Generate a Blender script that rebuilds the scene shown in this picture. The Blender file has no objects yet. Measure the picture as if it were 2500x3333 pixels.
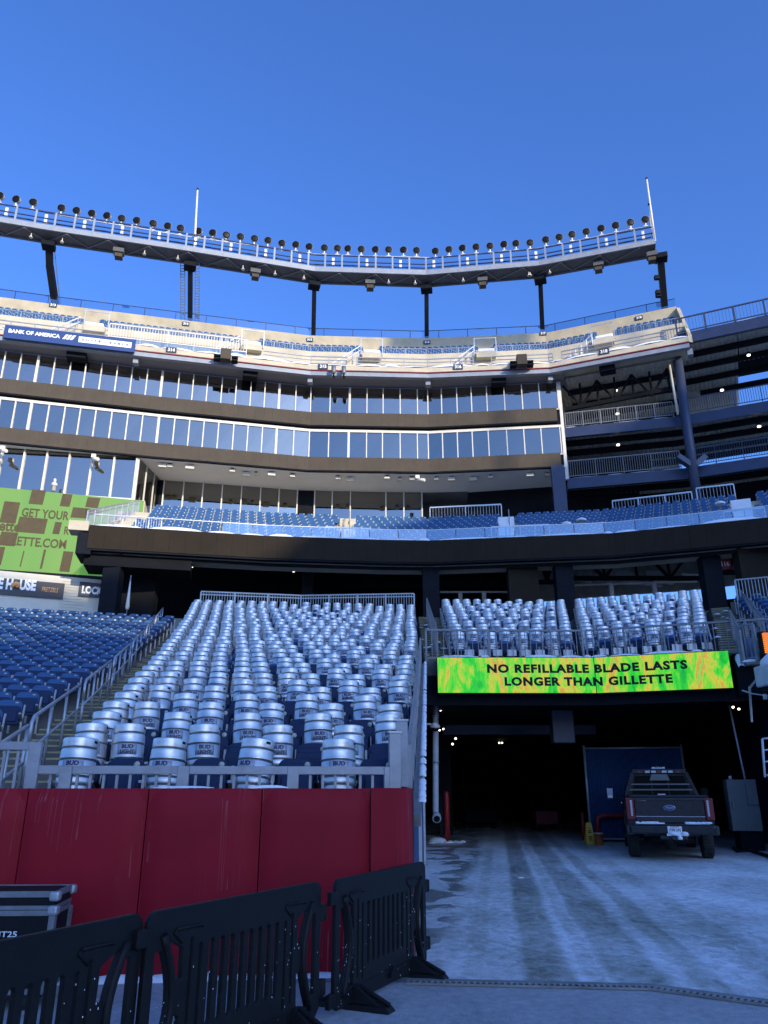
import bpy, math, random
from mathutils import Vector, Matrix
random.seed(7)
S = bpy.context.scene
COL = S.collection
R = math.radians

# ------------------------------------------------------------------ camera, world, sun, exposure
FPX, PITCH, EYE = 2500.0, R(20), 1.65
cam = bpy.data.objects.new('camera', bpy.data.cameras.new('camera'))
COL.objects.link(cam)
cam.location = (0, 0, EYE)
cam.rotation_euler = (R(90) + PITCH, 0, 0)
cam.data.sensor_fit = 'VERTICAL'
cam.data.sensor_height = 36.0
cam.data.lens = 36.0 * FPX / 3333.0
cam.data.clip_start = 0.1
cam.data.clip_end = 3000
S.camera = cam
SUN_AZ, SUN_EL = R(35), R(15)            # right of straight behind, low winter sun
sun_dir = Vector((math.sin(SUN_AZ) * math.cos(SUN_EL), -math.cos(SUN_AZ) * math.cos(SUN_EL), math.sin(SUN_EL)))
w = bpy.data.worlds.new('World'); S.world = w; w.use_nodes = True
nt = w.node_tree; nt.nodes.clear()
sky = nt.nodes.new('ShaderNodeTexSky'); sky.sky_type = 'NISHITA'; sky.sun_disc = False
sky.sun_elevation = SUN_EL; sky.sun_rotation = R(145)
sky.air_density = 1.0; sky.dust_density = 2.0; sky.ozone_density = 5.0; sky.altitude = 0
bg = nt.nodes.new('ShaderNodeBackground'); bg.inputs[1].default_value = 0.15
mx = nt.nodes.new('ShaderNodeMix'); mx.data_type = 'RGBA'; mx.blend_type = 'MULTIPLY'; mx.inputs[0].default_value = 1
mx.inputs[7].default_value = (0.695, 0.905, 1.345, 1)
out = nt.nodes.new('ShaderNodeOutputWorld')
nt.links.new(sky.outputs[0], mx.inputs[6]); nt.links.new(mx.outputs[2], bg.inputs[0]); nt.links.new(bg.outputs[0], out.inputs[0])
sl = bpy.data.lights.new('sun', 'SUN'); sl.energy = 2.75; sl.angle = R(0.5); sl.color = (1, 0.87, 0.66)
so = bpy.data.objects.new('sun', sl); COL.objects.link(so)
so.rotation_euler = (-sun_dir).to_track_quat('-Z', 'Y').to_euler(); so.location = sun_dir * 200
S.view_settings.view_transform = 'Standard'; S.view_settings.look = 'None'
S.view_settings.exposure = 0.9; S.view_settings.gamma = 1.0; S.view_settings.use_curve_mapping = False
S.render.engine = 'CYCLES'
S.cycles.max_bounces = 6; S.cycles.diffuse_bounces = 4; S.cycles.glossy_bounces = 3
S.cycles.transparent_max_bounces = 8; S.cycles.use_denoising = True

# ------------------------------------------------------------------ measuring: photograph pixel -> point in the place
def ray(px, py):
    u = 1666.5 - py
    return Vector((px - 1250, FPX * math.cos(PITCH) - u * math.sin(PITCH), FPX * math.sin(PITCH) + u * math.cos(PITCH)))
def atZ(px, py, z):
    r = ray(px, py); return Vector((0, 0, EYE)) + r * ((z - EYE) / r.z)
def atY(px, py, y):
    r = ray(px, py); return Vector((0, 0, EYE)) + r * (y / r.y)
def pxof(p):
    z = p[2] - EYE
    d = p[1] * math.cos(PITCH) + z * math.sin(PITCH); u = -p[1] * math.sin(PITCH) + z * math.cos(PITCH)
    return (1250 + FPX * p[0] / d, 1666.5 - FPX * u / d)
def on_poly(px, py, poly):
    """where the sight line over pixel px,py crosses a plan polyline -> (x, y, z)"""
    r = ray(px, py); best = None
    for i in range(len(poly) - 1):
        a, b = Vector(poly[i][:2]), Vector(poly[i + 1][:2]); e = b - a
        den = r.x * e.y - r.y * e.x
        if abs(den) < 1e-9: continue
        s = (a.x * e.y - a.y * e.x) / den
        t = (a.x * r.y - a.y * r.x) / den
        if s > 0:
            m = max(0, -t, t - 1)
            if best is None or m < best[0]: best = (m, s)
    s = best[1]
    return Vector((r.x * s, r.y * s, EYE + r.z * s))

# ------------------------------------------------------------------ mesh builder
class MB:
    def __init__(s): s.v = []; s.f = []; s.m = []; s.s = []
    def face(s, idx, mi=0, sm=False): s.f.append(tuple(idx)); s.m.append(mi); s.s.append(sm)
    def poly(s, pts, mi=0, sm=False):
        n = len(s.v); s.v += [tuple(p) for p in pts]; s.face(range(n, n + len(pts)), mi, sm)
    def hexa(s, p, mi=0):
        """p: 4 bottom corners then 4 top corners, counter-clockwise seen from above"""
        n = len(s.v); s.v += [tuple(q) for q in p]
        for a in ((3, 2, 1, 0), (4, 5, 6, 7), (0, 1, 5, 4), (1, 2, 6, 5), (2, 3, 7, 6), (3, 0, 4, 7)): s.face([n + k for k in a], mi)
    def box(s, c, d, ang=0, mi=0, mat=None):
        x, y, z = (k / 2 for k in d)
        pts = [Vector(q) for q in ((-x, -y, -z), (x, -y, -z), (x, y, -z), (-x, y, -z), (-x, -y, z), (x, -y, z), (x, y, z), (-x, y, z))]
        m = mat if mat is not None else Matrix.Rotation(ang, 3, 'Z')
        s.hexa([Vector(c) + m @ q for q in pts], mi)
    def beam(s, a, b, wd, ht, mi=0):
        a, b = Vector(a), Vector(b); d = (b - a)
        if d.length < 1e-6: return
        d.normalize(); up = Vector((0, 0, 1)) if abs(d.z) < 0.95 else Vector((0, 1, 0))
        sd = d.cross(up).normalized(); up = sd.cross(d)
        n = len(s.v)
        for p in (a, b):
            for u, q in ((-1, -1), (1, -1), (1, 1), (-1, 1)): s.v.append(tuple(p + sd * u * wd / 2 + up * q * ht / 2))
        for q in ((0, 1, 2, 3), (7, 6, 5, 4), (0, 4, 5, 1), (1, 5, 6, 2), (2, 6, 7, 3), (3, 7, 4, 0)): s.face([n + k for k in q], mi)
    def tube(s, pts, r, n=8, mi=0, cap=True, r2=None):
        pts = [Vector(p) for p in pts]; k0 = len(s.v); up = None
        for i, p in enumerate(pts):
            d = (pts[min(i + 1, len(pts) - 1)] - pts[max(i - 1, 0)]).normalized()
            if up is None: up = Vector((0, 0, 1)) if abs(d.z) < 0.9 else Vector((1, 0, 0))
            sd = d.cross(up).normalized(); up = sd.cross(d).normalized()
            rr = r if r2 is None else r + (r2 - r) * i / (len(pts) - 1)
            for k in range(n):
                a = 2 * math.pi * k / n; s.v.append(tuple(p + sd * math.cos(a) * rr + up * math.sin(a) * rr))
        for i in range(len(pts) - 1):
            for k in range(n):
                a, b = k0 + i * n + k, k0 + i * n + (k + 1) % n; s.face((a, b, b + n, a + n), mi, True)
        if cap:
            s.face(range(k0 + n - 1, k0 - 1, -1), mi); s.face(range(k0 + (len(pts) - 1) * n, k0 + len(pts) * n), mi)
    def lathe(s, prof, n=20, c=(0, 0, 0), mi=0, mat=None, cap=True):
        k0 = len(s.v); c = Vector(c); m = mat or Matrix.Identity(3)
        for (r, z) in prof:
            for k in range(n):
                a = 2 * math.pi * k / n; s.v.append(tuple(c + m @ Vector((r * math.cos(a), r * math.sin(a), z))))
        for i in range(len(prof) - 1):
            for k in range(n):
                a, b = k0 + i * n + k, k0 + i * n + (k + 1) % n; s.face((a, b, b + n, a + n), mi, True)
        if cap:
            s.face(range(k0 + n - 1, k0 - 1, -1), mi); s.face(range(k0 + (len(prof) - 1) * n, k0 + len(prof) * n), mi)
    def sweep(s, poly, sect, mi=0, closed=True, caps=True):
        """sect: (offset away from the camera, z) corners, swept along a plan polyline with mitred joints"""
        k0 = len(s.v); n = len(sect)
        for (o, z) in sect:
            pass
        rings = [off(poly, o) for (o, z) in sect]
        for i in range(len(poly)):
            for j, (o, z) in enumerate(sect): s.v.append((rings[j][i][0], rings[j][i][1], z))
        for i in range(len(poly) - 1):
            for j in range(n if closed else n - 1):
                a, b = k0 + i * n + j, k0 + i * n + (j + 1) % n; s.face((a, b, b + n, a + n), mi)
        if caps and closed:
            s.face(range(k0 + n - 1, k0 - 1, -1), mi); s.face(range(k0 + (len(poly) - 1) * n, k0 + len(poly) * n), mi)
    def add(s, o, M, mi=None):
        k = len(s.v); s.v += [tuple(M @ Vector(p)) for p in o.v]
        for f, m, q in zip(o.f, o.m, o.s): s.face([i + k for i in f], m if mi is None else mi, q)
    def mesh(s, name, mats, org=(0, 0, 0)):
        me = bpy.data.meshes.new(name)
        ox, oy, oz = org
        me.from_pydata([(x - ox, y - oy, z - oz) for x, y, z in s.v], [], s.f)
        for m in (mats if isinstance(mats, (list, tuple)) else [mats]): me.materials.append(m)
        me.polygons.foreach_set('material_index', s.m); me.polygons.foreach_set('use_smooth', s.s)
        me.update()
        return me

def off(poly, d):
    P = [Vector(p[:2]) for p in poly]; N = []
    for i in range(len(P) - 1):
        e = (P[i + 1] - P[i]).normalized(); N.append(Vector((-e.y, e.x)))
    res = []
    for i in range(len(P)):
        if i == 0: q = P[0] + N[0] * d
        elif i == len(P) - 1: q = P[-1] + N[-1] * d
        else:
            m = (N[i - 1] + N[i]).normalized(); q = P[i] + m * (d / max(0.3, m.dot(N[i])))
        res.append((q.x, q.y))
    return res
def plen(poly): return sum((Vector(poly[i + 1][:2]) - Vector(poly[i][:2])).length for i in range(len(poly) - 1))
def along(poly, t):
    """point, direction angle at length t on a plan polyline"""
    for i in range(len(poly) - 1):
        a, b = Vector(poly[i][:2]), Vector(poly[i + 1][:2]); L = (b - a).length
        if t <= L or i == len(poly) - 2:
            e = (b - a) / L; p = a + e * t
            return p, math.atan2(e.y, e.x)
        t -= L
def ang_at(poly, p):
    best = None
    for i in range(len(poly) - 1):
        a, b = Vector(poly[i][:2]), Vector(poly[i + 1][:2]); e = b - a
        t = max(0, min(1, (Vector(p[:2]) - a).dot(e) / e.length_squared)); d = (a + e * t - Vector(p[:2])).length
        if best is None or d < best[0]: best = (d, math.atan2(e.y, e.x))
    return best[1]

ORG = {}
def tag(o, label=None, cat=None, group=None, kind=None):
    if label: o['label'] = label
    if cat: o['category'] = cat
    if group: o['group'] = group
    if kind: o['kind'] = kind
    return o
def thing(name, label, cat, loc=(0, 0, 0), group=None, kind=None):
    o = bpy.data.objects.new(name, None); COL.objects.link(o); o.location = loc; o.empty_display_size = 0.2
    ORG[o.name] = tuple(loc)
    return tag(o, label, cat, group, kind)
def part(parent, name, mb, mats, kind=None, label=None, bevel=None, seg=2):
    org = ORG[parent.name]
    me = mb.mesh(name, mats, org) if isinstance(mb, MB) else mb
    o = bpy.data.objects.new(name, me); COL.objects.link(o); o.parent = parent; ORG[o.name] = org
    if kind: o['kind'] = kind
    if label: o['label'] = label
    if bevel: bev(o, bevel, seg)
    return o
def solo(name, mb, mats, label=None, cat=None, group=None, kind=None, loc=(0, 0, 0), bevel=None):
    o = bpy.data.objects.new(name, mb.mesh(name, mats, loc)); COL.objects.link(o); o.location = loc; ORG[o.name] = tuple(loc)
    if bevel: bev(o, bevel)
    return tag(o, label, cat, group, kind)
def bev(o, wd, seg=2):
    b = o.modifiers.new('bevel', 'BEVEL'); b.width = wd; b.segments = seg; b.limit_method = 'ANGLE'; b.angle_limit = R(35)
def kids(o): return [c for c in COL.objects if c.parent == o]
def copy_tree(src, tree, loc, rz=0):
    """tree: list of (object, index of parent in list or -1); returns the copied root"""
    made = []
    for o, pi in tree:
        c = o.copy(); COL.objects.link(c)
        if pi >= 0: c.parent = made[pi]
        made.append(c)
    made[0].location = loc; made[0].rotation_euler = (0, 0, rz)
    return made[0]
ORD = ['first', 'second', 'third', 'fourth', 'fifth', 'sixth', 'seventh', 'eighth', 'ninth', 'tenth', 'eleventh', 'twelfth', 'thirteenth', 'fourteenth', 'fifteenth', 'sixteenth', 'seventeenth', 'eighteenth', 'nineteenth', 'twentieth', 'twenty-first', 'twenty-second', 'twenty-third', 'twenty-fourth', 'twenty-fifth', 'twenty-sixth', 'twenty-seventh', 'twenty-eighth', 'twenty-ninth', 'thirtieth'] + ['%dth' % k for k in range(31, 80)]

# ------------------------------------------------------------------ materials
def mat(name, col, rough=0.6, metal=0.0, var=0.0, vs=4.0, bump=0.0, bs=30.0, spec=0.5, col2=None, stretch=None, emit=None, es=1.0, coord='Object'):
    m = bpy.data.materials.new(name); m.use_nodes = True; t = m.node_tree; b = t.nodes['Principled BSDF']
    b.inputs['Base Color'].default_value = (*col, 1); b.inputs['Roughness'].default_value = rough
    b.inputs['Metallic'].default_value = metal; b.inputs['Specular IOR Level'].default_value = spec
    if emit: b.inputs['Emission Color'].default_value = (*emit, 1); b.inputs['Emission Strength'].default_value = es
    if var or bump:
        tc = t.nodes.new('ShaderNodeTexCoord'); mp = t.nodes.new('ShaderNodeMapping')
        t.links.new(tc.outputs[coord], mp.inputs[0])
        if stretch: mp.inputs['Scale'].default_value = stretch
    if var:
        n = t.nodes.new('ShaderNodeTexNoise'); n.inputs['Scale'].default_value = vs; n.inputs['Detail'].default_value = 5; n.inputs['Roughness'].default_value = 0.65
        t.links.new(mp.outputs[0], n.inputs[0])
        r = t.nodes.new('ShaderNodeValToRGB'); r.color_ramp.elements[0].position = 0.3; r.color_ramp.elements[1].position = 0.72
        c2 = col2 or tuple(min(1, c * (1 + var)) for c in col)
        c1 = tuple(c * (1 - var) for c in col) if col2 is None else col
        r.color_ramp.elements[0].color = (*c1, 1); r.color_ramp.elements[1].color = (*c2, 1)
        t.links.new(n.outputs[0], r.inputs[0]); t.links.new(r.outputs[0], b.inputs['Base Color'])
        rr = t.nodes.new('ShaderNodeMapRange'); rr.inputs[3].default_value = max(0.02, rough - 0.08); rr.inputs[4].default_value = min(1, rough + 0.1)
        t.links.new(n.outputs[0], rr.inputs[0]); t.links.new(rr.outputs[0], b.inputs['Roughness'])
    if bump:
        n2 = t.nodes.new('ShaderNodeTexNoise'); n2.inputs['Scale'].default_value = bs; n2.inputs['Detail'].default_value = 3
        t.links.new(mp.outputs[0], n2.inputs[0])
        bp = t.nodes.new('ShaderNodeBump'); bp.inputs['Strength'].default_value = bump; bp.inputs['Distance'].default_value = 0.02
        t.links.new(n2.outputs[0], bp.inputs['Height']); t.links.new(bp.outputs[0], b.inputs['Normal'])
    return m
M = {}
M['pave'] = mat('pavement', (0.13, 0.135, 0.145), 0.75, var=0.22, vs=1.3, bump=0.5, bs=60)
M['steel'] = mat('galvanised_steel', (0.42, 0.44, 0.46), 0.45, 0.55, var=0.18, vs=6)
M['steel_d'] = mat('weathered_steel', (0.20, 0.21, 0.22), 0.55, 0.4, var=0.25, vs=6)
M['alu'] = mat('aluminium_rail', (0.55, 0.56, 0.57), 0.4, 0.6, var=0.12, vs=8)
M['white'] = mat('white_paint', (0.66, 0.62, 0.54), 0.5, var=0.06, vs=3)
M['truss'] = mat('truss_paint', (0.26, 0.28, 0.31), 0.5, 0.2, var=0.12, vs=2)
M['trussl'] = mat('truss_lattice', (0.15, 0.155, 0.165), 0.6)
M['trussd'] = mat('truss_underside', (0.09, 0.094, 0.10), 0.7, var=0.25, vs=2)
M['conc'] = mat('cream_concrete', (0.50, 0.44, 0.32), 0.85, var=0.16, vs=0.7, bump=0.3, bs=12)
M['conc_w'] = mat('buff_wall_concrete', (0.42, 0.36, 0.25), 0.85, var=0.22, vs=0.5, bump=0.3, bs=12)
M['conc_g'] = mat('grey_concrete', (0.22, 0.215, 0.20), 0.85, var=0.3, vs=1.5, bump=0.3, bs=14)
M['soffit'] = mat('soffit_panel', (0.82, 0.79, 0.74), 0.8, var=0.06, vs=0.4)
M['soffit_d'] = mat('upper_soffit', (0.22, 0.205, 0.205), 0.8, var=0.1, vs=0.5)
M['ribbon'] = mat('led_ribbon_off', (0.082, 0.067, 0.050), 0.8, var=0.12, vs=1.2, spec=0.12)
M['ribbon_b'] = mat('led_ribbon_black', (0.032, 0.026, 0.020), 0.9, var=0.1, vs=1.2, spec=0.0)
M['dark'] = mat('dark_steel_paint', (0.009, 0.011, 0.016), 0.7, var=0.3, vs=2, spec=0.1)
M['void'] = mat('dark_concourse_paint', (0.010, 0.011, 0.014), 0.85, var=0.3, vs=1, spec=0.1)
M['navy'] = mat('navy_steel_paint', (0.018, 0.030, 0.075), 0.42, var=0.25, vs=1.5)
M['navy_l'] = mat('blue_grey_column_paint', (0.032, 0.046, 0.09), 0.45, var=0.2, vs=1.5)
M['seat'] = mat('blue_seat_plastic', (0.022, 0.085, 0.21), 0.45, var=0.14, vs=1.1, bump=0.06, bs=40, coord='Object', spec=0.3)
M['seat_n'] = mat('navy_seat_and_pan_shade', (0.009, 0.026, 0.075), 0.5, var=0.15, vs=5, spec=0.18)  # also on pans of blue seats, where shade is put into the colour
M['plate'] = mat('seat_number_plate', (0.46, 0.46, 0.38), 0.6)
M['iron'] = mat('seat_bracket_metal', (0.36, 0.36, 0.36), 0.5, 0.5, var=0.2, vs=8)
M['keg'] = mat('keg_steel', (0.80, 0.765, 0.72), 0.46, 1.0, var=0.06, vs=3.5, bump=0.06, bs=9)
M['keg_g'] = mat('keg_groove_shade', (0.16, 0.16, 0.17), 0.45, 0.9)  # darker than the keg steel: shade below the ribs put into the colour
M['keg_l'] = mat('keg_label', (0.38, 0.40, 0.44), 0.5, 0.3)
M['ink'] = mat('navy_print', (0.012, 0.022, 0.075), 0.5)
M['black'] = mat('black_plastic', (0.0075, 0.008, 0.009), 0.55, var=0.3, vs=9, bump=0.08, bs=60, spec=0.22)
M['blackp'] = mat('black_print', (0.012, 0.013, 0.012), 0.6, spec=0.2)
M['snow'] = mat('snow', (0.80, 0.82, 0.84), 0.8, var=0.05, vs=4, bump=0.6, bs=9)
M['red'] = mat('red_paint', (0.35, 0.02, 0.022), 0.45, var=0.15, vs=6)
M['yellow'] = mat('yellow_plastic', (0.72, 0.42, 0.02), 0.45, var=0.06, vs=6)
M['orange'] = mat('orange_plastic', (0.62, 0.15, 0.02), 0.45, var=0.06, vs=6)
M['terrace'] = mat('dark_terrace_concrete', (0.10, 0.10, 0.095), 0.85, var=0.3, vs=1.5)
M['nose'] = mat('yellow_step_edge', (0.34, 0.30, 0.14), 0.7, var=0.3, vs=5)
M['signblue'] = mat('sign_navy', (0.014, 0.045, 0.17), 0.45, var=0.08, vs=2)
M['tag'] = mat('section_tag_navy', (0.02, 0.032, 0.06), 0.5)
M['signw'] = mat('sign_white', (0.85, 0.85, 0.85), 0.5)
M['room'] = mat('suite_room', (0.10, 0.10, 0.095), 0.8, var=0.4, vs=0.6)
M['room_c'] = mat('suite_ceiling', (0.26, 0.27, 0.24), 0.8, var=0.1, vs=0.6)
M['decking'] = mat('steel_decking', (0.46, 0.43, 0.36), 0.7, 0.0, var=0.25, vs=2.5)
M['lamp'] = mat('lit_lamp', (1, 0.9, 0.7), 0.4, emit=(1, 0.85, 0.6), es=3)
M['lampw'] = mat('lit_white_lamp', (1, 0.95, 0.85), 0.4, emit=(1, 0.9, 0.72), es=1.6)
M['lens'] = mat('floodlight_lens', (0.008, 0.008, 0.009), 0.4, spec=0.12)
M['truckp'] = mat('truck_black_paint', (0.014, 0.015, 0.018), 0.18, var=0.25, vs=3)
M['trim'] = mat('truck_trim', (0.02, 0.021, 0.023), 0.6)
M['chrome'] = mat('chrome', (0.55, 0.56, 0.58), 0.15, 1.0)
M['tail'] = mat('tail_light_red', (0.17, 0.010, 0.013), 0.3)
M['taillens'] = mat('reverse_lens', (0.55, 0.55, 0.56), 0.3)
M['tyre'] = mat('tyre_rubber', (0.022, 0.022, 0.023), 0.85, var=0.4, vs=12, bump=0.6, bs=40)
M['glassd'] = mat('truck_glass', (0.006, 0.0065, 0.007), 0.12, spec=0.15)
M['cab'] = mat('grey_cabinet_paint', (0.15, 0.155, 0.15), 0.5, 0.2, var=0.12, vs=3)
M['pvc'] = mat('painted_pipe', (0.50, 0.52, 0.54), 0.5, var=0.15, vs=4)
M['case'] = mat('flight_case_laminate', (0.009, 0.010, 0.013), 0.6, var=0.2, vs=8, spec=0.15)
M['cream_board'] = mat('cream_siding', (0.60, 0.57, 0.48), 0.7, var=0.06, vs=2)
M['charcoal'] = mat('charcoal_sign', (0.045, 0.048, 0.055), 0.6)
M['tan'] = mat('pretzel_tan', (0.62, 0.30, 0.10), 0.6)
M['redsign'] = mat('red_section_sign', (0.30, 0.03, 0.045), 0.5)

def glass_mat(name, tint, gl, tr):
    m = bpy.data.materials.new(name); m.use_nodes = True; t = m.node_tree; t.nodes.clear()
    o = t.nodes.new('ShaderNodeOutputMaterial'); g = t.nodes.new('ShaderNodeBsdfGlossy'); a = t.nodes.new('ShaderNodeBsdfTransparent'); x = t.nodes.new('ShaderNodeMixShader')
    g.inputs['Color'].default_value = (*tint, 1); g.inputs['Roughness'].default_value = 0.015
    a.inputs['Color'].default_value = (*tr, 1); x.inputs[0].default_value = gl
    t.links.new(a.outputs[0], x.inputs[1]); t.links.new(g.outputs[0], x.inputs[2]); t.links.new(x.outputs[0], o.inputs[0])
    return m
M['glass'] = glass_mat('coated_window_glass', (0.72, 0.64, 0.56), 0.43, (0.52, 0.56, 0.54))
M['glass_l'] = glass_mat('lower_suite_glass', (0.66, 0.62, 0.56), 0.33, (0.5, 0.56, 0.56))
M['glass_n'] = glass_mat('club_window_glass', (0.52, 0.52, 0.50), 0.42, (0.5, 0.54, 0.53))
M['glass_c'] = glass_mat('clear_balustrade_glass', (0.9, 0.95, 1.0), 0.16, (0.74, 0.82, 0.86))

def nodes_of(m): return m.node_tree, m.node_tree.nodes['Principled BSDF']
def math_n(t, op, a, b=None):
    n = t.nodes.new('ShaderNodeMath'); n.operation = op
    for i, v in enumerate((a, b)):
        if v is None: continue
        if isinstance(v, (int, float)): n.inputs[i].default_value = v
        else: t.links.new(v, n.inputs[i])
    return n.outputs[0]
def noise_n(t, vec, sc, det=4, dis=0.0):
    n = t.nodes.new('ShaderNodeTexNoise'); n.inputs['Scale'].default_value = sc; n.inputs['Detail'].default_value = det; n.inputs['Distortion'].default_value = dis
    t.links.new(vec, n.inputs[0]); return n.outputs[0]
def ramp_n(t, fac, stops):
    r = t.nodes.new('ShaderNodeValToRGB'); e = r.color_ramp.elements
    while len(e) < len(stops): e.new(0.5)
    for k, (p, c) in zip(e, stops): k.position = p; k.color = (*c, 1) if len(c) == 3 else c
    t.links.new(fac, r.inputs[0]); return r.outputs[0]
def mapped(t, scale, coord='Object', rot=(0, 0, 0)):
    tc = t.nodes.new('ShaderNodeTexCoord'); mp = t.nodes.new('ShaderNodeMapping'); mp.inputs['Scale'].default_value = scale; mp.inputs['Rotation'].default_value = rot
    t.links.new(tc.outputs[coord], mp.inputs[0]); return mp.outputs[0]

def ice_mat():
    """frozen service road: thin snow dust and ice over grey concrete, worn along the wheel tracks"""
    m = mat('icy_concrete', (0.3, 0.3, 0.3), 0.6); t, b = nodes_of(m)
    v = mapped(t, (1, 1, 1)); sp = t.nodes.new('ShaderNodeSeparateXYZ'); t.links.new(v, sp.inputs[0])
    wob = noise_n(t, mapped(t, (0.6, 0.25, 1)), 1.0, 3)
    lane = math_n(t, 'ADD', math_n(t, 'SUBTRACT', sp.outputs[0], math_n(t, 'MULTIPLY', sp.outputs[1], 0.14)), math_n(t, 'MULTIPLY', math_n(t, 'SUBTRACT', wob, 0.5), 0.28))
    tr = None
    for c, wd, k in ((0.40, 0.27, 1.0), (1.24, 0.30, 0.95), (1.85, 0.16, 0.6), (0.85, 0.10, 0.35), (-0.35, 0.12, 0.25), (2.6, 0.2, 0.3)):
        d = math_n(t, 'ABSOLUTE', math_n(t, 'SUBTRACT', lane, c))
        q = t.nodes.new('ShaderNodeMapRange'); q.interpolation_type = 'SMOOTHSTEP'
        t.links.new(d, q.inputs[0]); q.inputs[1].default_value = wd * 0.6; q.inputs[2].default_value = wd * 1.15; q.inputs[3].default_value = k; q.inputs[4].default_value = 0
        tr = q.outputs[0] if tr is None else math_n(t, 'MAXIMUM', tr, q.outputs[0])
    big = noise_n(t, mapped(t, (0.7, 0.35, 1)), 0.9, 6, 0.3)
    fine = noise_n(t, mapped(t, (1, 0.7, 1)), 7.0, 8, 0.8)
    grain = noise_n(t, v, 45, 3)
    a = math_n(t, 'ADD', math_n(t, 'ADD', math_n(t, 'MULTIPLY', big, 0.40), math_n(t, 'MULTIPLY', fine, 0.36)), 0.10)
    edge = t.nodes.new('ShaderNodeMapRange'); t.links.new(lane, edge.inputs[0]); edge.inputs[1].default_value = -0.55; edge.inputs[2].default_value = -0.95; edge.inputs[3].default_value = 0; edge.inputs[4].default_value = 1
    wet = math_n(t, 'MULTIPLY', edge.outputs[0], math_n(t, 'MULTIPLY', math_n(t, 'GREATER_THAN', noise_n(t, mapped(t, (1, 0.6, 1)), 1.3, 6, 0.5), 0.5), 0.22))
    a = math_n(t, 'SUBTRACT', a, wet)
    a = math_n(t, 'SUBTRACT', a, math_n(t, 'MULTIPLY', tr, 0.135))
    a = math_n(t, 'ADD', a, math_n(t, 'MULTIPLY', math_n(t, 'SUBTRACT', grain, 0.5), 0.22))
    col = ramp_n(t, a, ((0.26, (0.18, 0.19, 0.185)), (0.36, (0.38, 0.40, 0.385)), (0.43, (0.52, 0.535, 0.525)), (0.50, (0.67, 0.675, 0.675)), (0.60, (0.86, 0.865, 0.87))))
    t.links.new(col, b.inputs['Base Color'])
    t.links.new(ramp_n(t, a, ((0.32, (0.34,) * 3), (0.5, (0.55,) * 3), (0.65, (0.8,) * 3))), b.inputs['Roughness'])
    bp = t.nodes.new('ShaderNodeBump'); bp.inputs['Strength'].default_value = 0.5; bp.inputs['Distance'].default_value = 0.03
    t.links.new(math_n(t, 'ADD', a, math_n(t, 'MULTIPLY', grain, 0.15)), bp.inputs['Height']); t.links.new(bp.outputs[0], b.inputs['Normal'])
    return m
M['ice'] = ice_mat()
def pave_mat():
    m = M['pave']; t, b = nodes_of(m)
    v = mapped(t, (1, 1, 1)); a = noise_n(t, v, 2.2, 6, 0.5); g = noise_n(t, v, 70, 4); s = noise_n(t, mapped(t, (1, .7, 1)), 14, 4)
    k = math_n(t, 'ADD', math_n(t, 'ADD', math_n(t, 'MULTIPLY', a, 0.3), math_n(t, 'MULTIPLY', g, 0.35)), math_n(t, 'MULTIPLY', s, 0.35))
    t.links.new(ramp_n(t, k, ((0.36, (0.25, 0.25, 0.25)), (0.5, (0.36, 0.36, 0.36)), (0.60, (0.43, 0.43, 0.43)), (0.68, (0.60, 0.60, 0.60)))), b.inputs['Base Color'])
pave_mat()
def pad_mat():
    """red vinyl wall padding with pale run marks and scuffs"""
    m = mat('red_vinyl_padding', (0.15, 0.012, 0.026), 0.5, bump=0.4, bs=2.2, spec=0.10, stretch=(1.2, 1, 0.5)); t, b = nodes_of(m)
    v = mapped(t, (6.5, 1, 0.10)); n = noise_n(t, v, 1.6, 3, 0.25)
    d = math_n(t, 'ABSOLUTE', math_n(t, 'SUBTRACT', n, 0.5))
    line = t.nodes.new('ShaderNodeMapRange'); t.links.new(d, line.inputs[0]); line.inputs[1].default_value = 0.0; line.inputs[2].default_value = 0.007; line.inputs[3].default_value = 1; line.inputs[4].default_value = 0
    br = noise_n(t, mapped(t, (0.8, 1, 0.7)), 1.1, 3)
    k = math_n(t, 'MULTIPLY', line.outputs[0], math_n(t, 'MULTIPLY', math_n(t, 'GREATER_THAN', br, 0.54), 0.20))
    cl = noise_n(t, mapped(t, (1, 1, 1)), 1.2, 4)
    base = ramp_n(t, cl, ((0.35, (0.235, 0.009, 0.019)), (0.7, (0.29, 0.011, 0.023))))
    x = t.nodes.new('ShaderNodeMix'); x.data_type = 'RGBA'; t.links.new(k, x.inputs[0]); t.links.new(base, x.inputs[6]); x.inputs[7].default_value = (0.5, 0.42, 0.42, 1)
    t.links.new(x.outputs[2], b.inputs['Base Color'])
    return m
M['pad'] = pad_mat()
M['rail'] = mat('dull_aluminium', (0.30, 0.31, 0.33), 0.5, 0.4, var=0.2, vs=5)
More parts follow.
